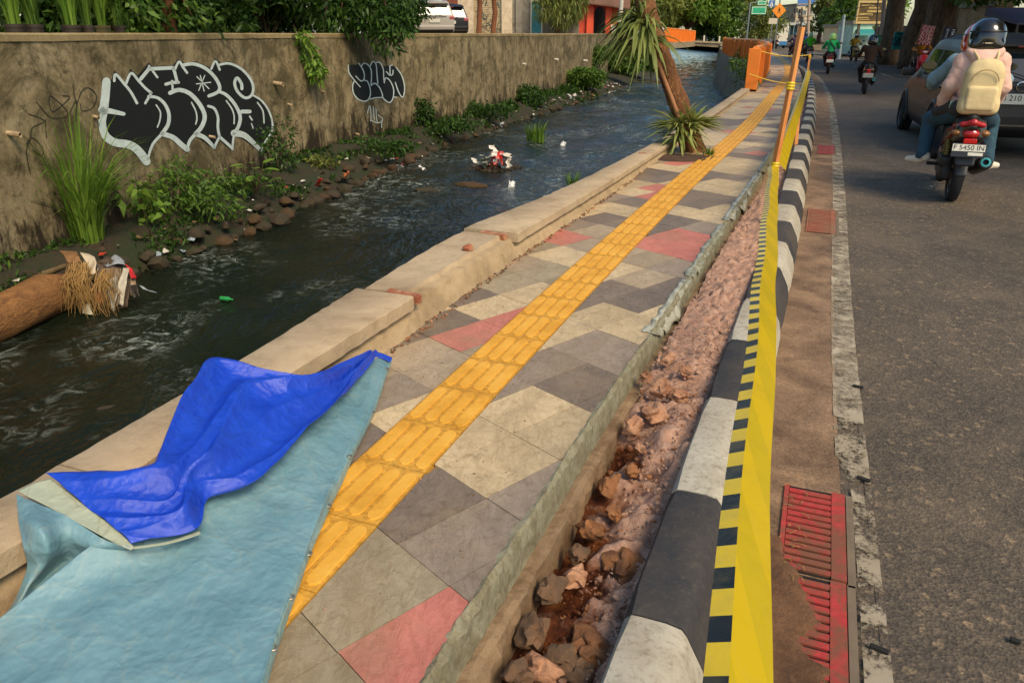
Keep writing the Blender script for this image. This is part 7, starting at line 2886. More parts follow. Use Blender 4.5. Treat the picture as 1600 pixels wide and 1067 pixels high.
def car(loc, az, sc, paint, label, plate=None, group=None, detail=True):
    o = empty('parked_car' if not detail else 'passenger_car', loc, -R(az), sc)
    tag(o, label, 'car', group)
    mp = plain(paint, .45, 0, .06, .05, 12, .22)
    mg = plain('1e2a30', .06, 0, .5, .05)
    mdk = plain('17171a', .5)
    mb = MB()
    us = np.linspace(0, 7, 57 if detail else 29)
    vs_ = np.linspace(0, 8, 33 if detail else 17)
    for side in (-1, 1):
        mb.grid([[csurf(u, v, side) for v in vs_] for u in us])
    for u in (0, 7):
        mb.grid([[csurf(u, v, -1).lerp(csurf(u, v, 1), t) for t in np.linspace(0, 1, 9)] for v in vs_])
    mb.grid([[csurf(u, 8, -1).lerp(csurf(u, 8, 1), t) + Vector((0, 0, .025 * math.sin(math.pi * t))) for t in np.linspace(0, 1, 9)] for u in us])
    mb.grid([[csurf(u, 0, -1).lerp(csurf(u, 0, 1), t) for t in (0, 1)] for u in us])
    bm_ = mb.mesh('body', mp)
    bb = bmesh.new()
    bb.from_mesh(bm_)
    bmesh.ops.remove_doubles(bb, verts=bb.verts[:], dist=.0005)
    bmesh.ops.recalc_face_normals(bb, faces=bb.faces[:])
    bb.to_mesh(bm_)
    bb.free()
    bm_.polygons.foreach_set('use_smooth', np.ones(len(bm_.polygons), bool))
    try:
        bm_.set_sharp_from_angle(angle=R(32))
    except Exception:
        pass
    link('body', bm_, o)
    # side windows with dark pillars
    for side in (-1, 1):
        for nm, u0, u1 in (('side_window', .72, 1.42), ('side_window', 1.50, 2.35), ('side_window', 2.42, 3.25)):
            m_ = MB()
            m_.grid(cpatch(u0, u1, 5.12, 5.92, side, .006))
            m_.build(nm, mg, o, smooth='all', fix=False)
        m_ = MB()
        m_.grid(cpatch(.62, 3.4, 5.02, 6.05, side, .003, 16, 5))
        m_.build('window_surround', mdk, o, smooth='all', fix=False)
        m_ = MB()
        m_.grid(cpatch(.1, 4.6, .2, 1.15, side, .004, 20, 3))
        m_.build('sill', mdk, o, smooth='all', fix=False)
        for u_ in (1.45, 2.38):
            m_ = MB()
            m_.grid(cpatch(u_ - .008, u_ + .008, 1.2, 5.0, side, .002, 1, 10))
            m_.build('door_gap', mdk, o, fix=False)
        for u_ in (1.62, 2.55):
            m_ = MB()
            m_.grid(cpatch(u_, u_ + .16, 4.15, 4.4, side, .028, 4, 2))
            m_.build('door_handle', mp, o, smooth='all', fix=False)
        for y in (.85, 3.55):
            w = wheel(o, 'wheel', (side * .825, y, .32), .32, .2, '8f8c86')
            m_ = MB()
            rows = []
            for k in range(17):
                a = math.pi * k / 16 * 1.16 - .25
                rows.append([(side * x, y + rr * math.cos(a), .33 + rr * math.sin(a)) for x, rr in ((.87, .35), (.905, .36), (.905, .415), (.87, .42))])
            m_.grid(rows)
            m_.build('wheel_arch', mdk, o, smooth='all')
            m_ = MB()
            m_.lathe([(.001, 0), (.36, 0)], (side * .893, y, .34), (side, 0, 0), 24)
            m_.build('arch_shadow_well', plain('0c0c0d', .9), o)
        m_ = MB()
        m_.cbox((side * 1.0, 2.98, 1.06), (.2, .1, .14), .03)
        m_.build('mirror', mp, o, smooth=True)
        # tail light
        m_ = MB()
        m_.grid(cpatch(.0, .42, 3.9, 5.05, side, .008, 8, 5))
        p0 = csurf(0, 3.9, side)
        rows = []
        for v in np.linspace(3.9, 5.05, 6):
            p = csurf(0, v, side)
            rows.append([p + Vector((-side * t * .20, -.008, 0)) for t in (0, .5, 1)])
        m_.grid(rows)
        m_.build('tail_light', plain('8a1414', .15, 0, .6), o, fix=False)
    # rear window, spoiler, trim, bumper, plate
    def rear(v0, v1, f, off, nv=6):
        rows = []
        for v in np.linspace(v0, v1, nv):
            a, b = csurf(0, v, -1), csurf(0, v, 1)
            rows.append([a.lerp(b, .5 + (t - .5) * f) + Vector((0, -off - .012 * math.sin(math.pi * t), .0)) for t in np.linspace(0, 1, 9)])
        return rows
    for nm, v0, v1, f, off, m_ in (('rear_window', 5.08, 5.95, .90, .008, mg), ('lower_bumper', .15, 1.3, .96, .010, mdk), ('bumper_trim', 1.28, 1.42, .98, .020, m_chrome), ('plate_garnish', 4.72, 4.98, .62, .03, mdk)):
        q = MB()
        q.grid(rear(v0, v1, f, off))
        q.build(nm, m_, o, smooth='all', fix=False)
    m_ = MB()
    a, b = csurf(0, 6.7, -1), csurf(0, 6.7, 1)
    m_.hexa([(a.x * .95, .02, 1.52), (b.x * .95, .02, 1.52), (b.x * .98, .34, 1.585), (a.x * .98, .34, 1.585), (a.x * .95, .02, 1.55), (b.x * .95, .02, 1.55), (b.x * .9, .36, 1.645), (a.x * .9, .36, 1.645)])
    m_.build('spoiler', mp, o)
    m_ = MB()
    m_.cbox((0, .01, 1.515), (.3, .02, .02), .004)
    m_.build('brake_lamp', plain('7a1010', .3), o)
    m_ = MB()
    m_.cbox((0, -.045, .835), (.46, .012, .14), .004)
    pl = m_.build('number_plate', plain('c5c2b4', .5), o)
    if plate:
        t = text('plate_lettering', plate, .105, pl, (-.095, -.0535, .845), (R(90), 0, 0), plain('1a1a1a', .6), .0006)
    m_ = MB()
    m_.lathe([(.055, 0), (.07, .004), (.07, .010), (.055, .014)], (0, -.012, 1.0), (0, -1, 0), 20, closed=True)
    m_.build('badge_ring', m_chrome, o, smooth=True)
    m_ = MB()
    m_.tube([(.35, .0, 1.06), (.1, -.02, 1.1), (-.2, .03, 1.2)], .008, 6)
    m_.build('wiper', mdk, o)
    m_ = MB()
    rows = []
    for u in np.linspace(4.0, 4.95, 8):
        a, b = csurf(u, 6.3, -1), csurf(u, 6.3, 1)
        rows.append([a.lerp(b, t) + Vector((0, .02, .03 + .03 * math.sin(math.pi * t))) for t in np.linspace(.06, .94, 7)])
    m_.grid(rows)
    m_.build('windscreen', mg, o, smooth='all', fix=False)
    return o


CA = R(18)
rl = Vector((6.5, 11.6, 0))
car(rl + Vector((math.cos(CA), -math.sin(CA), 0)) * .93, 18, 1.04, '34322f', 'dark bronze people carrier beside the scooter at the right edge', 'B 210')
Y = behind(678, 4.5)
b = on_y(676, 50, Y)
car((b.x + .1, Y, LZ), -18, 1.0, '9a948a', 'silver car parked behind the canal wall', 'x' and None, 'cars parked in the lot', False)
Y = behind(700, 8.0)
b = on_y(702, 50, Y)
car((b.x + .1, Y, LZ), -18, 1.0, '1d1c1e', 'black car parked beside the silver one behind the wall', None, 'cars parked in the lot', False)

# ================================================================== TARPAULIN
def sheet_from(ctrl, nu, nv, amp, seed, f1=6.0, folds=None):
    """smooth sheet through rows of control points (px, py, z) with small creases"""
    C_ = np.array([[tuple(on_z(q[0], q[1], .2 + (q[2] - .2) * .78)) for q in r_] for r_ in ctrl])

    def interp(A, t):
        n = len(A)
        i = min(int(t), n - 2)
        f = t - i
        p0, p1, p2, p3 = A[max(i - 1, 0)], A[i], A[i + 1], A[min(i + 2, n - 1)]
        return .5 * (2 * p1 + (p2 - p0) * f + (2 * p0 - 5 * p1 + 4 * p2 - p3) * f * f + (-p0 + 3 * p1 - 3 * p2 + p3) * f ** 3)
    rows = []
    for i in range(nu + 1):
        rr = interp(C_, i / nu * (len(C_) - 1))
        r_ = []
        for j in range(nv + 1):
            p = Vector(interp(rr, j / nv * (C_.shape[1] - 1)))
            v1_ = mnoise.voronoi(Vector((p.x * .8 + p.y * .35, p.y * .6 - p.x * .35, seed)) * f1)[0]
            v2_ = mnoise.voronoi(Vector((p.x + p.y * .2, p.y * .8, seed + 5)) * f1 * 2.4)[0]
            w = 1.25 * (v1_[0] - .35) + .5 * (v2_[0] - .35) + .35 * fnoise(p.x, p.y, seed + 3, f1 * .6, 2) + .3
            p.z += amp * w
            if folds:
                u_, v_ = i / nu, j / nv
                for k_, (fa, fn_, fo_, fs_) in enumerate(folds):
                    ph = fn_ * v_ + fs_ * u_ + fo_ + .5 * mnoise.noise(Vector((u_ * 3.1, v_ * 1.7, k_ + seed)))
                    p.z += fa * (1 - abs((ph % 1.0) * 2 - 1)) ** 1.4 * (.35 + .65 * math.sin(math.pi * min(1, max(0, u_))) ** .7)
            r_.append(p)
        rows.append(r_)
    return rows


def tarp_mat(name, a, b, dirt_shade, df=.35, rough=.38):
    t = NT(name)
    co = t.coords()
    n1 = t.noise(co, 3.5, 7, .7, .5)
    c = t.ramp(n1, [(.25, a), (.75, b)])
    n2 = t.noise(co, 5, 8, .75, .8)
    c = t.mix(t.ramp(n2, [(.52, (0, 0, 0)), (.78, (df,) * 3)]), c, lin(dirt_shade))
    # woven tape pattern
    wv = t.n('TexWave')
    wv.inputs['Scale'].default_value = 150
    t.l(t.coords('pos', (1, .4, 0)), wv.inputs['Vector'])
    wv2 = t.n('TexWave')
    wv2.bands_direction = 'Y'
    wv2.inputs['Scale'].default_value = 150
    t.l(t.coords('pos', (1, 1, 0)), wv2.inputs['Vector'])
    hv = None
    wobn = t.n('TexNoise')
    wobn.inputs['Scale'].default_value = 7
    wobn.inputs['Detail'].default_value = 4
    t.l(co, wobn.inputs['Vector'])
    mv = t.n('Mix', data_type='VECTOR')
    mv.inputs[0].default_value = .06
    t.l(co, mv.inputs[4])
    t.l(wobn.outputs['Color'], mv.inputs[5])
    for sc, wt_ in ((9, 1.0), (21, .5), (48, .26)):
        vv = t.n('TexVoronoi')
        vv.inputs['Scale'].default_value = sc
        t.l(mv.outputs[1], vv.inputs['Vector'])
        q = t.math('MULTIPLY', vv.outputs['Distance'], wt_)
        hv = q if hv is None else t.math('ADD', hv, q)
    h = t.math('ADD', hv, t.math('MULTIPLY', t.math('ADD', wv.outputs['Fac'], wv2.outputs['Fac']), .02))
    # dust caught along the creases
    v9 = t.n('TexVoronoi', feature='DISTANCE_TO_EDGE')
    v9.inputs['Scale'].default_value = 9
    t.l(mv.outputs[1], v9.inputs['Vector'])
    gr = t.math('MULTIPLY', t.ramp(v9.outputs['Distance'], [(.0, (.6, .6, .6)), (.045, (0, 0, 0))]), t.ramp(n1, [(.4, (0, 0, 0)), (.65, (1, 1, 1))]))
    c = t.mix(gr, c, lin(dirt_shade))
    t.bsdf(c, t.math('ADD', t.math('MULTIPLY', n2, .3), rough - .12), bump=h, bstr=.5, bdist=.02, spec=.5)
    return t.m


m_tl = tarp_mat('tarp_light_blue', '547c86', '76989f', '8a978c')
m_tb = tarp_mat('tarp_royal_blue', '0f2f9c', '1b4bc6', '203f90', .25, .33)
m_th2 = tarp_mat('tarp_hem_dirty', '64888c', '84a09c', '8a8f7c', .6)
m_th = tarp_mat('tarp_hem_grey', '8f9a86', 'a8ac92', '77705a')
tarp = empty('tarpaulin', on_z(350, 900, .2))
tag(tarp, 'crumpled blue tarpaulin spread over sidewalk and parapet in the foreground', 'tarpaulin')


def cloth(name, rows, mat, th=.0025):
    mb = MB()
    mb.grid(rows)
    o = mb.build(name, mat, None, smooth='all', fix=False)
    sm = o.modifiers.new('thick', 'SOLIDIFY')
    sm.thickness = th
    sm.offset = 0
    return keep(o, tarp)


base_ctrl = [
    [(548, 585, .34), (562, 576, .31), (580, 568, .275), (598, 561, .25), (608, 563, .235), (613, 566, .207)],
    [(500, 640, .36), (520, 640, .33), (548, 640, .29), (575, 640, .255), (583, 642, .235), (586, 645, .207)],
    [(340, 735, .42), (400, 738, .37), (455, 740, .32), (520, 740, .26), (534, 742, .24), (540, 746, .207)],
    [(180, 835, .42), (270, 835, .37), (370, 838, .31), (474, 840, .262), (490, 842, .242), (497, 846, .207)],
    [(60, 925, .35), (180, 925, .31), (310, 935, .28), (435, 940, .262), (452, 942, .245), (460, 946, .207)],
    [(-70, 1030, .29), (90, 1040, .27), (250, 1050, .255), (398, 1055, .258), (414, 1058, .242), (421, 1062, .207)],
    [(-330, 1260, .26), (-60, 1270, .25), (160, 1280, .245), (335, 1285, .25), (352, 1288, .24), (360, 1292, .207)],
    [(-520, 1500, .26), (-160, 1510, .25), (90, 1520, .245), (290, 1525, .25), (305, 1528, .24), (312, 1532, .207)]]
brow = sheet_from(base_ctrl, 210, 140, .020, 2.0, 2.6, [(.010, 2.2, .2, 2.4), (.006, 5.0, .1, -3.1)])
HB_ = 116
cloth('light_side', [r_[:HB_ + 1] for r_ in brow], m_tl)
cloth('side_hem', [r_[HB_:] for r_ in brow], m_th2)
# seam band at the far tip
cloth('tip_hem', sheet_from([[(570, 556, .315), (590, 551, .29), (613, 559, .262)], [(566, 562, .315), (588, 558, .29), (610, 566, .258)]], 6, 20, .002, 5), m_tb)
# the folded-over darker side
flap = [
    [(75, 750, .55), (125, 790, .50), (170, 828, .455), (207, 858, .42)],
    [(150, 742, .55), (185, 785, .50), (222, 820, .455), (258, 850, .405)],
    [(232, 737, .535), (255, 775, .50), (280, 808, .45), (312, 833, .395)],
    [(252, 727, .54), (285, 750, .515), (305, 768, .465), (330, 790, .41)],
    [(275, 680, .555), (318, 712, .53), (355, 740, .475), (398, 770, .41)],
    [(308, 625, .57), (350, 660, .53), (395, 700, .47), (438, 737, .40)],
    [(336, 579, .585), (385, 615, .53), (435, 655, .455), (482, 692, .385)],
    [(405, 584, .56), (445, 610, .50), (480, 635, .43), (515, 660, .365)],
    [(478, 600, .475), (500, 608, .43), (522, 618, .385), (545, 628, .345)],
    [(532, 578, .40), (545, 584, .375), (555, 590, .35), (566, 598, .33)],
    [(574, 556, .345), (580, 556, .335), (585, 557, .325), (592, 556, .315)]]
cloth('blue_side', sheet_from(flap, 230, 120, .026, 7.0, 3.2, [(.045, 1.9, .15, .8), (.022, 3.3, .4, -1.7)]), m_tb)
# hem of the fold and the hanging corner on the left
cloth('fold_hem', sheet_from([[(28, 768, .545), (50, 757, .55), (80, 748, .555)], [(100, 806, .50), (112, 796, .505), (130, 788, .51)], [(165, 842, .45), (172, 836, .455), (182, 828, .462)], [(205, 861, .425), (207, 859, .43), (210, 856, .432)]], 40, 10, .004, 9), m_th)
cloth('edge_hem', sheet_from([[(206, 859, .424), (208, 855, .426)], [(260, 851, .41), (260, 847, .412)], [(314, 835, .40), (312, 830, .402)]], 30, 4, .003, 3), m_th)
corner = [
    [(26, 772, .53), (60, 790, .52), (110, 812, .49), (165, 845, .44), (204, 862, .415)],
    [(30, 815, .50), (65, 828, .52), (105, 842, .44), (150, 856, .42), (190, 866, .36)],
    [(38, 858, .44), (75, 862, .45), (105, 866, .36), (140, 868, .36), (170, 872, .31)],
    [(44, 895, .34), (70, 886, .37), (95, 882, .30), (125, 882, .31), (155, 885, .27)],
    [(20, 950, .26), (45, 925, .30), (75, 905, .27), (105, 900, .29), (135, 900, .25)],
    [(-40, 1020, .23), (0, 990, .27), (40, 950, .26), (70, 930, .27), (100, 920, .24)]]
cloth('hanging_corner', sheet_from(corner, 120, 100, .026, 4.0, 4.0), m_tl)
# eyelets along the hem
for k in range(10, 200, 22):
    a_ = brow[k][122]
    mb = MB()
    mb.lathe([(.006, 0), (.012, 0), (.013, .003), (.010, .005), (.006, .004)], a_ + Vector((0, 0, .002)), (.2, 0, 1), 12)
    keep(mb.build('eyelet', plain('8f8a7c', .45, .7), None, smooth=True), tarp)
# ================================================================== BARRIER TAPE AND STAKES
def tape_mat():
    t = NT('barrier_tape')
    uv = t.n('UVMap')
    sep = t.n('SeparateXYZ')
    t.l(uv.outputs[0], sep.inputs[0])
    fr = t.math('FRACT', t.math('MULTIPLY', sep.outputs[0], 1 / .108))
    blk = t.math('LESS_THAN', fr, .47)
    c = t.mix(blk, lin('d9b81c'), lin('17150f'))
    n = t.noise(t.coords(), 16, 5, .6, .8)
    d_ = t.noise(t.coords(), 9, 7, .75)
    c = t.mix(t.ramp(d_, [(.48, (0, 0, 0)), (.8, (.45, .45, .45))]), c, lin('8f7d4a'))
    t.bsdf(c, .35, bump=n, bstr=.3, bdist=.008)
    return t.m


def tape_back():
    t = NT('barrier_tape_back')
    uv = t.n('UVMap')
    sep = t.n('SeparateXYZ')
    t.l(uv.outputs[0], sep.inputs[0])
    ph = t.math('ADD', t.math('MULTIPLY', sep.outputs[0], 1 / .42), t.math('MULTIPLY', sep.outputs[1], .62))
    fr = t.math('FRACT', ph)
    shp = t.math('LESS_THAN', fr, .5)
    c = t.mix(shp, lin('dcbc18'), lin('d0b519'))
    d_ = t.noise(t.coords(), 9, 7, .75)
    c = t.mix(t.ramp(d_, [(.48, (0, 0, 0)), (.8, (.35, .35, .35))]), c, lin('a08f3a'))
    b = t.bsdf(c, .32, bump=t.noise(t.coords('pos', (2, .6, 1)), 14, 5, .6, .8), bstr=.3, bdist=.008)
    tr = t.n('BsdfTranslucent')
    t.l(c, tr.inputs[0])
    mx = t.n('MixShader')
    mx.inputs[0].default_value = .35
    t.l(b.outputs[0], mx.inputs[1])
    t.l(tr.outputs[0], mx.inputs[2])
    t.l(mx.outputs[0], t.out.inputs[0])
    return t.m


m_tape, m_tapeb = tape_mat(), tape_back()


def tape_part(name, path, offs, mat, parent, seglen=.04):
    """ribbon along path(t); offs(t) gives the two edge offsets (Vector, Vector)"""
    n = 160
    V, F, U = [], [], []
    acc, last = 0.0, None
    for i in range(n + 1):
        t = (i / n) ** 1.5
        p = path(t)
        if last is not None:
            acc += (p - last).length
        last = p
        a, b = offs(t)
        for k in range(4):
            q = p + a.lerp(b, k / 3)
            V.append(tuple(q))
            U.append((acc, k / 3))
    for i in range(n):
        for k in range(3):
            F.append((i * 4 + k, i * 4 + k + 1, i * 4 + 5 + k, i * 4 + 4 + k))
    me = bpy.data.meshes.new(name)
    me.from_pydata(V, [], F)
    uvl = me.uv_layers.new(name='UVMap')
    for lp in me.loops:
        uvl.data[lp.index].uv = U[lp.vertex_index]
    me.materials.append(mat)
    me.polygons.foreach_set('use_smooth', np.ones(len(F), bool))
    o = link(name, me)
    return keep(o, parent)


m_stake = mk('orange_stake_wood', 'd08a4a', .7, .18, 8, col2='b26a2c', c2scale=6, bump=.4, bscale=40, stretch=(1, 1, .2))


def stake(px0, py0, px1, py1, z0, Y1, th, label, knot=None):
    a = on_z(px0, py0, z0)
    b = on_y(px1, py1, a.y + Y1)
    a.z -= .1
    o = empty('wooden_stake', a)
    tag(o, label, 'stake')
    mb = MB()
    d = b - a
    q = d.to_track_quat('Z', 'Y').to_matrix()
    L = d.length
    mb.cbox(q @ Vector((0, 0, L / 2)), (th, th * .8, L), .004, q)
    mb.build('shaft', m_stake, o)
    if knot:
        for t_ in knot:
            mb = MB()
            c = d * t_
            for k in range(3):
                mb.lathe([(th * .72, 0), (th * .8, .01), (th * .72, .02)], c + q @ Vector((0, 0, k * .022)), q @ Vector((.06 * (k - 1), 0, 1)), 10)
            mb.build('tape_knot', plain('d9b81c', .4), o, smooth=True)
    return a, b


s1a, s1b = stake(1192, 352, 1253, 43, .10, .05, .048, 'tall orange wooden stake in the trench holding the barrier tape', (.34, .72))
s2a, s2b = stake(1243, 236, 1247, 186, .10, .1, .05, 'short orange stake stub behind the barrier tape')
s3a, s3b = stake(1257, 148, 1266, 84, .10, .1, .055, 'thin orange stake farther along beside the kerb', (.35, .9))
KN = s1a.lerp(s1b, .36)
TA = Vector((.244, .589, 1.11))
TE = TA + (TA - KN) * .09 + Vector((0, 0, .02))


def tpath(t):
    p = TE.lerp(KN, t)
    return p - Vector((0, 0, .05 * math.sin(math.pi * t))) + Vector((.004 * math.sin(t * 31), 0, .006 * math.sin(t * 23 + 1)))


dirn = (KN - TE).normalized()
sidev = dirn.cross(Vector((0, 0, 1))).normalized()
upv = sidev.cross(dirn).normalized()


def tw(t):
    return .10 * math.sin(t * 9) + .16 * mnoise.noise(Vector((t * 14, 0, 3)))


def off_front(t):
    c, s = math.cos(.18 + tw(t)), math.sin(.18 + tw(t))
    w = .026 * (1 + .3 * t)
    return -(sidev * c + upv * s) * w - sidev * .014 * (1 + .6 * t), -sidev * .014 * (1 + .6 * t) + upv * .003


def off_back(t):
    a = .30 + tw(t)
    w = .050 * (1 + .25 * t)
    return -sidev * .014 * (1 + .6 * t) + upv * .003, -sidev * .014 * (1 + .6 * t) + (sidev * math.cos(a) - upv * math.sin(a)) * w


tp = empty('barrier_tape', KN)
tag(tp, 'yellow and black barrier tape stretched from the stake to the foreground', 'barrier tape')
tape_part('striped_face', tpath, off_front, m_tape, tp)
tape_part('yellow_back', tpath, off_back, m_tapeb, tp)
# its continuation to the thin stake
K2 = s3a.lerp(s3b, .62)


def tpath2(t):
    return KN.lerp(K2, t) - Vector((0, 0, .10 * math.sin(math.pi * t)))


tp2 = empty('barrier_tape', K2)
tag(tp2, 'barrier tape continuing from the tall stake to the thin far stake', 'barrier tape')
tape_part('yellow_back', tpath2, lambda t: (Vector((.0, 0, .045)), Vector((.10, 0, -.045))), m_tapeb, tp2)
tape_part('striped_face', tpath2, lambda t: (Vector((-.035, 0, .03)), Vector((-.002, 0, .045))), m_tape, tp2)
# loose ends
V = MB()
V.grid([[KN + Vector((x * .03, -.02 - .01 * k, -.04 - .03 * k + x * .02)) for x in (-1, 0, 1)] for k in range(4)])
keep(V.build('loose_end', m_tapeb, None, smooth='all', fix=False), tp)
# thin yellow ropes across the sidewalk
m_rope = plain('d2b23a', .6)
for k, (a, b, lb) in enumerate([(on_y(1171, 116, 22.3), s3a.lerp(s3b, .33), 'thin yellow cord across the sidewalk at knee height'), (on_y(1184, 79, 22.9), s3a.lerp(s3b, .97), 'thin yellow cord across the sidewalk at rail height')]):
    mb = MB()
    mb.tube([a.lerp(b, t) - Vector((0, 0, .09 * math.sin(math.pi * t))) for t in [i / 10 for i in range(11)]], .014, 6)
    tag(mb.build('yellow_cord', m_rope, smooth=True), lb, 'cord')

# ================================================================== TRENCH STONES
m_clod = mk('dry_earth_clod', 'b98a68', .95, .28, 10, col2='8a5a3c', c2scale=8, bump=.8, bscale=60, bdist=.015)
m_rock = mk('trench_rock_orange', '8f5f38', .85, .35, 9, col2='5a3a22', c2scale=7, bump=.6, bscale=40, bdist=.015)
m_rockg = mk('trench_rock_grey', '74563c', .9, .3, 9, col2='4f4232', c2scale=7, bump=.6, bscale=40, bdist=.015)
TR = [(930, 1010, .085, 'o', 'large orange brown rock at the bottom of the trench beside the white kerb'), (880, 1030, .07, 'g', 'rounded grey rock left of the orange rock in the trench'), (835, 985, .06, 'g', 'grey rock wedged under the sidewalk edge'), (990, 667, .052, 'c', 'round dry clod against the edge beam'), (1035, 610, .06, 'c', 'big dry clod in the middle of the trench'),
      (1022, 648, .065, 'c', 'lumpy dry clod below the biggest one'), (1058, 618, .05, 'c', 'dry clod right of the biggest one'), (1000, 700, .03, 'c', 'small pale clod beneath the round one'), (860, 925, .06, 'g', 'dark grey rock in the wet soil hollow'), (905, 865, .045, 'g', 'small grey rock at the edge of the hollow'),
      (900, 900, .05, 'c', 'pale clod lying in the hollow by the edge beam'), (975, 880, .07, 'o', 'flat orange slab leaning on the black kerb'), (950, 760, .045, 'o', 'wet orange stone in the deep part of the trench'), (960, 800, .04, 'o', 'small wet orange stone under the slab'), (925, 830, .05, 'o', 'dark wet stone beneath the edge beam'),
      (845, 1045, .055, 'c', 'pale broken clod at the bottom edge of the photo'), (1045, 560, .045, 'c', 'dry clod at the start of the filled trench'), (1070, 580, .04, 'c', 'small dry clod by the upper kerb'), (810, 1050, .05, 'g', 'greyish rock in the lower corner of the trench'), (905, 1055, .05, 'g', 'mottled rock below the orange one'), (985, 735, .035, 'o', 'little rust coloured stone mid trench'), (1010, 590, .04, 'c', 'narrow clod beside the beam')]
for i, (px, py, r_, k, lb) in enumerate(TR):
    s, d = sd_of(px, py, .08)
    me = pebble(r_, (1, random.uniform(.75, 1), random.uniform(.65, .9)), 100 + i, .75, 3, 6)
    me.materials.append({'o': m_rock, 'g': m_rockg, 'c': m_clod}[k])
    o = link('trench_rock' if k != 'c' else 'earth_clod', me)
    z = t_soil(s) + (.06 if s < 3 else .05)
    q = on_z(px, py, z)
    o.location = q
    o.rotation_euler = (random.uniform(-.4, .4), random.uniform(-.4, .4), random.random() * 6)
    tag(o, lb, 'rock' if k != 'c' else 'clod')
# crumbs and gravel: one mass
mb = MB()
ico = pebble(1, (1, .9, .8), 2, .3, 1)
rj = random.Random(4)
iv = [v.co * rj.uniform(.6, 1.25) for v in ico.vertices]
if_ = [tuple(p.vertices) for p in ico.polygons]
rnd = random.Random(31)
for i in range(2400):
    s = 1.0 + 3.2 * rnd.random() ** 1.1 if i < 1900 else rnd.uniform(4, 12)
    e0, e1 = t_edge(s) + .09, t_kin(s) - .01
    u = rnd.random()
    d = e0 + u * (e1 - e0)
    z = t_soil(s) + ((.10 * u ** 1.6 - .10 * max(0, .55 - u)) if s < 3.2 else .03) + .01
    r_ = rnd.uniform(.003, .011) * (1 if rnd.random() < .9 else 1.8)
    mb.cur = rnd.choice([0, 0, 0, 1]) if s < 3.4 else 0
    R3 = Matrix.Rotation(rnd.random() * 6, 3, 'Z') @ Matrix.Rotation(rnd.random() * 6, 3, 'X') @ Matrix.Diagonal((1, rnd.uniform(.5, 1.2), rnd.uniform(.5, 1.1)))
    c = W(s, d, z)
    mb.add([c + R3 @ v * r_ for v in iv], if_)
o = mb.build('trench_gravel', [m_dirt, m_rock], fix=False)
tag(o, 'loose crumbs of earth and gravel in the trench', 'gravel', kind='stuff')
# soil crumbs in the crack along the parapet foot
mb = MB()
for i in range(420):
    s = rnd.uniform(2.4, 9)
    d = t_par(s) + rnd.uniform(.01, .06) + (.03 * rnd.random() if s < 4 else 0)
    r_ = rnd.uniform(.004, .014)
    R3 = Matrix.Rotation(rnd.random() * 6, 3, 'Z')
    mb.cur = rnd.choice([0, 1, 2, 2])
    mb.add([W(s, d, .2 + r_ * .4) + R3 @ v * r_ for v in iv], if_)
tag(mb.build('crack_rubble', [m_clod, m_rock, m_rockg], fix=False), 'earth crumbs in the crack along the parapet foot', 'rubble', kind='stuff')

# ---- torn plastic film hanging over the sidewalk edge
def filmstrip(s0, s1, seed, label, col='a09f88'):
    n = int((s1 - s0) / .02)
    rows = []
    for i in range(n + 1):
        s = s0 + (s1 - s0) * i / n
        e = t_edge(s)
        tp_ = min(1, 6 * i / n, 6 * (n - i) / n) if n else 1
        hgt = (.015 + .15 * max(0, fnoise(s, seed, 0, 3.4, 3)) + .03 * abs(fnoise(s, seed, 3, 14, 2))) * (.2 + .8 * tp_)
        r_ = []
        for k in range(7):
            v = k / 6
            w = .020 * fnoise(s, v * .8, seed, 5, 4)
            d = e - .03 - .03 * abs(fnoise(s, 5, seed, 3)) + v * (.045 + .05 * max(0, fnoise(s, seed, 0, 3.4, 3)) + .02) + w * .6
            z = .207 + .007 * abs(fnoise(s, v, seed + 2, 10, 3)) - (hgt * max(0, v - .35) * 1.6)
            r_.append(W(s, d, z))
        rows.append(r_)
    mb = MB()
    mb.grid(rows)
    o = mb.build('plastic_film', mk('torn_plastic_%d' % seed, col, .35, .2, 12, col2='6d6a50', c2scale=9, bump=.4, bscale=50), None, smooth='all', fix=False)
    sm = o.modifiers.new('t', 'SOLIDIFY')
    sm.thickness = .0015
    tag(o, label, 'plastic film')


filmstrip(3.85, 4.9, 1, 'torn grey-green plastic film curling over the sidewalk edge nearest the camera', 'b3b09a')
filmstrip(5.0, 6.6, 2, 'middle torn plastic film hanging over the trench')
filmstrip(6.8, 9.4, 3, 'farther pale plastic film bunched along the sidewalk edge', 'b8b6a4')
filmstrip(9.6, 11.2, 4, 'farthest torn plastic film near the tall stake', '8a8668')

# ================================================================== GUTTER GRATES
def grate_mat():
    t = NT('grate_red_paint')
    co = t.coords()
    n = t.noise(co, 6, 7, .75, .4)
    n2 = t.noise(co, 40, 4, .7)
    c = t.ramp(n2, [(.25, '8f2a24'), (.6, 'b03430'), (.85, 'b4584a')])
    c = t.mix(t.ramp(n, [(.42, (0, 0, 0)), (.58, (.88, .88, .88))]), c, lin('6b4a30'))
    t.bsdf(c, .6, bump=n2, bstr=.3, bdist=.005)
    return t.m


m_grate = grate_mat()
m_gratem = mk('grate_muddy', '8a5038', .9, .25, 6, col2='7a5f45', c2scale=3)


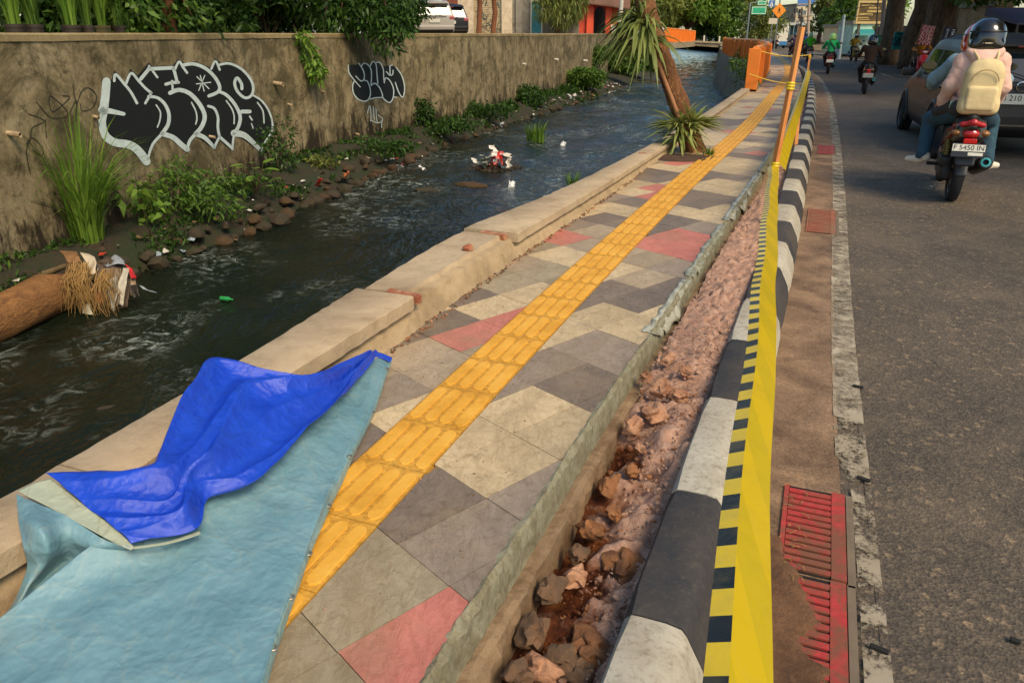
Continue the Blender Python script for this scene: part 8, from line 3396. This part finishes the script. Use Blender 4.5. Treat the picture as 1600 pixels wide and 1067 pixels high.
def grate(s0, s1, d0, d1, mat, label, nb):
    o = empty('drain_grate', W(s0, (d0 + d1) / 2, 0))
    tag(o, label, 'drain grate')

    def bar(a0, a1, b0, b1, z1, nm):
        mb = MB()
        mb.hexa([W(a0, b0, .002), W(a0, b1, .002), W(a1, b1, .002), W(a1, b0, .002), W(a0, b0, z1), W(a0, b1, z1), W(a1, b1, z1), W(a1, b0, z1)])
        keep(mb.build(nm, mat, None), o)
    L = s1 - s0
    for i in range(nb):
        a = s0 + .012 + (L - .024) * i / nb
        bar(a, a + (L - .024) / nb * .66, d0 + .02, d1 - .052, .0155, 'grate_bar')
    bar(s0, s1, d1 - .05, d1, .0162, 'frame_side')
    bar(s0, s1, d0, d0 + .018, .0162, 'frame_side')
    mb = MB()
    mb.add([W(s0, d0, .0085), W(s0, d1, .0085), W(s1, d1, .0085), W(s1, d0, .0085)], [(0, 1, 2, 3)])
    keep(mb.build('pit', plain('1c120c', .95), None, fix=False), o)
    mb = MB()
    for q0, q1 in ((d1 + .004, d1 + .012), (d1 + .012, d1 + .032)):
        pass
    mb.hexa([W(s0 - .02, d1 + .004, 0), W(s0 - .02, d1 + .03, 0), W(s1, d1 + .03, 0), W(s1, d1 + .004, 0), W(s0 - .02, d1 + .004, .013), W(s0 - .02, d1 + .03, .013), W(s1, d1 + .03, .013), W(s1, d1 + .004, .013)])
    keep(mb.build('concrete_frame', mk('grate_frame_concrete%d' % int(s0 * 100), '6d5f4c', .9, .2, 10), None), o)


grate(2.305, 2.865, .085, .315, m_grate, 'red painted drain grate with open slots beside the kerb', 13)
grate(1.70, 2.295, .085, .312, m_grate, 'mud-caked red drain grate nearest the camera', 14)
grate(7.45, 8.55, .03, .30, m_gratem, 'faded reddish drain cover in the gutter farther up', 16)
grate(12.8, 13.85, .05, .30, m_grate, 'small bright red drain cover far up the gutter', 12)
# mud over the nearer grate
mb = MB()
rows = []
for i in range(60):
    s = 1.3 + i * .02
    w = .10 + .05 * fnoise(s, 2, 0, 6, 3) + (.06 if s < 1.9 else 0) - max(0, s - 2.15) * .35
    rows.append([W(s, -.03 + u * (.14 + max(w, -.1)), 0.0178 + .004 * (1 - u) + .003 * fnoise(s, u, 3, 20, 3) * (1 - u) if u < 1 else .006) for u in np.linspace(0, 1, 10)])
mb.grid(rows)
o = mb.build('mud_patch', mk('gutter_mud', '6d4c30', .95, .3, 10, col2='4f351f', c2scale=8, bump=.8, bscale=60, bdist=.012), smooth='all', fix=False)
tag(o, 'brown mud silted over the near end of the red grate', 'mud', kind='stuff')
# twigs and grit
mb = MB()
for i in range(26):
    s, d = rnd.uniform(2.25, 2.95), rnd.uniform(.07, .17)
    a = rnd.random() * 6.28
    L = rnd.uniform(.01, .04)
    mb.tube([W(s, d, .022), W(s + L * math.cos(a) * .5, d + L * math.sin(a) * .5 + .006, .027), W(s + L * math.cos(a), d + L * math.sin(a), .021)], .0012, 5)
tag(mb.build('straw_litter', m_straw), 'dry straw bits on the red grate', 'straw', kind='stuff')
# black rubber scraps and pebbles on the road
for px, py, lb in ((1340, 607, 'black rubber scrap at the end of the solid edge line'), (1349, 752, 'black rubber scrap right of the red grate'), (1373, 1018, 'black rubber scrap near the bottom right corner'), (1585, 1005, 'small dark chip at the right edge of the road')):
    mb = MB()
    mb.cbox((0, 0, .006), (.055 if px < 1500 else .03, .018, .012), .004)
    o = mb.build('rubber_scrap', plain('16140f', .8))
    o.location = on_z(px, py, .004)
    o.location.z = .010
    o.rotation_euler = (0, 0, R(-35))
    tag(o, lb, 'rubber scrap')
mb = MB()
for i in range(260):
    s, d = rnd.uniform(1.2, 14), rnd.uniform(.05, 4.5)
    r_ = rnd.uniform(.001, .004)
    mb.cur = rnd.choice([0, 0, 1, 2])
    z = .03 * max(0, min(1, (d - .4) / 3.0)) + .004
    mb.add([W(s, d, z) + v * r_ for v in iv], if_)
tag(mb.build('road_grit', [mk('grit_pale', '8f8270', .9, .2, 10), m_rockg, m_clod], fix=False), 'loose grit scattered over the road', 'grit', kind='stuff')
mb = MB()
for i in range(300):
    s, d = rnd.uniform(1.0, 9), None
    d = rnd.uniform(t_par(s) + .05, t_edge(s) - .02)
    r_ = rnd.uniform(.0012, .005)
    mb.cur = rnd.choice([0, 0, 1, 2])
    mb.add([W(s, d, .203) + v * r_ for v in iv], if_)
tag(mb.build('sidewalk_grit', [m_clod, m_rockg, m_rock], fix=False), 'grit and crumbs scattered over the paving', 'grit', kind='stuff')
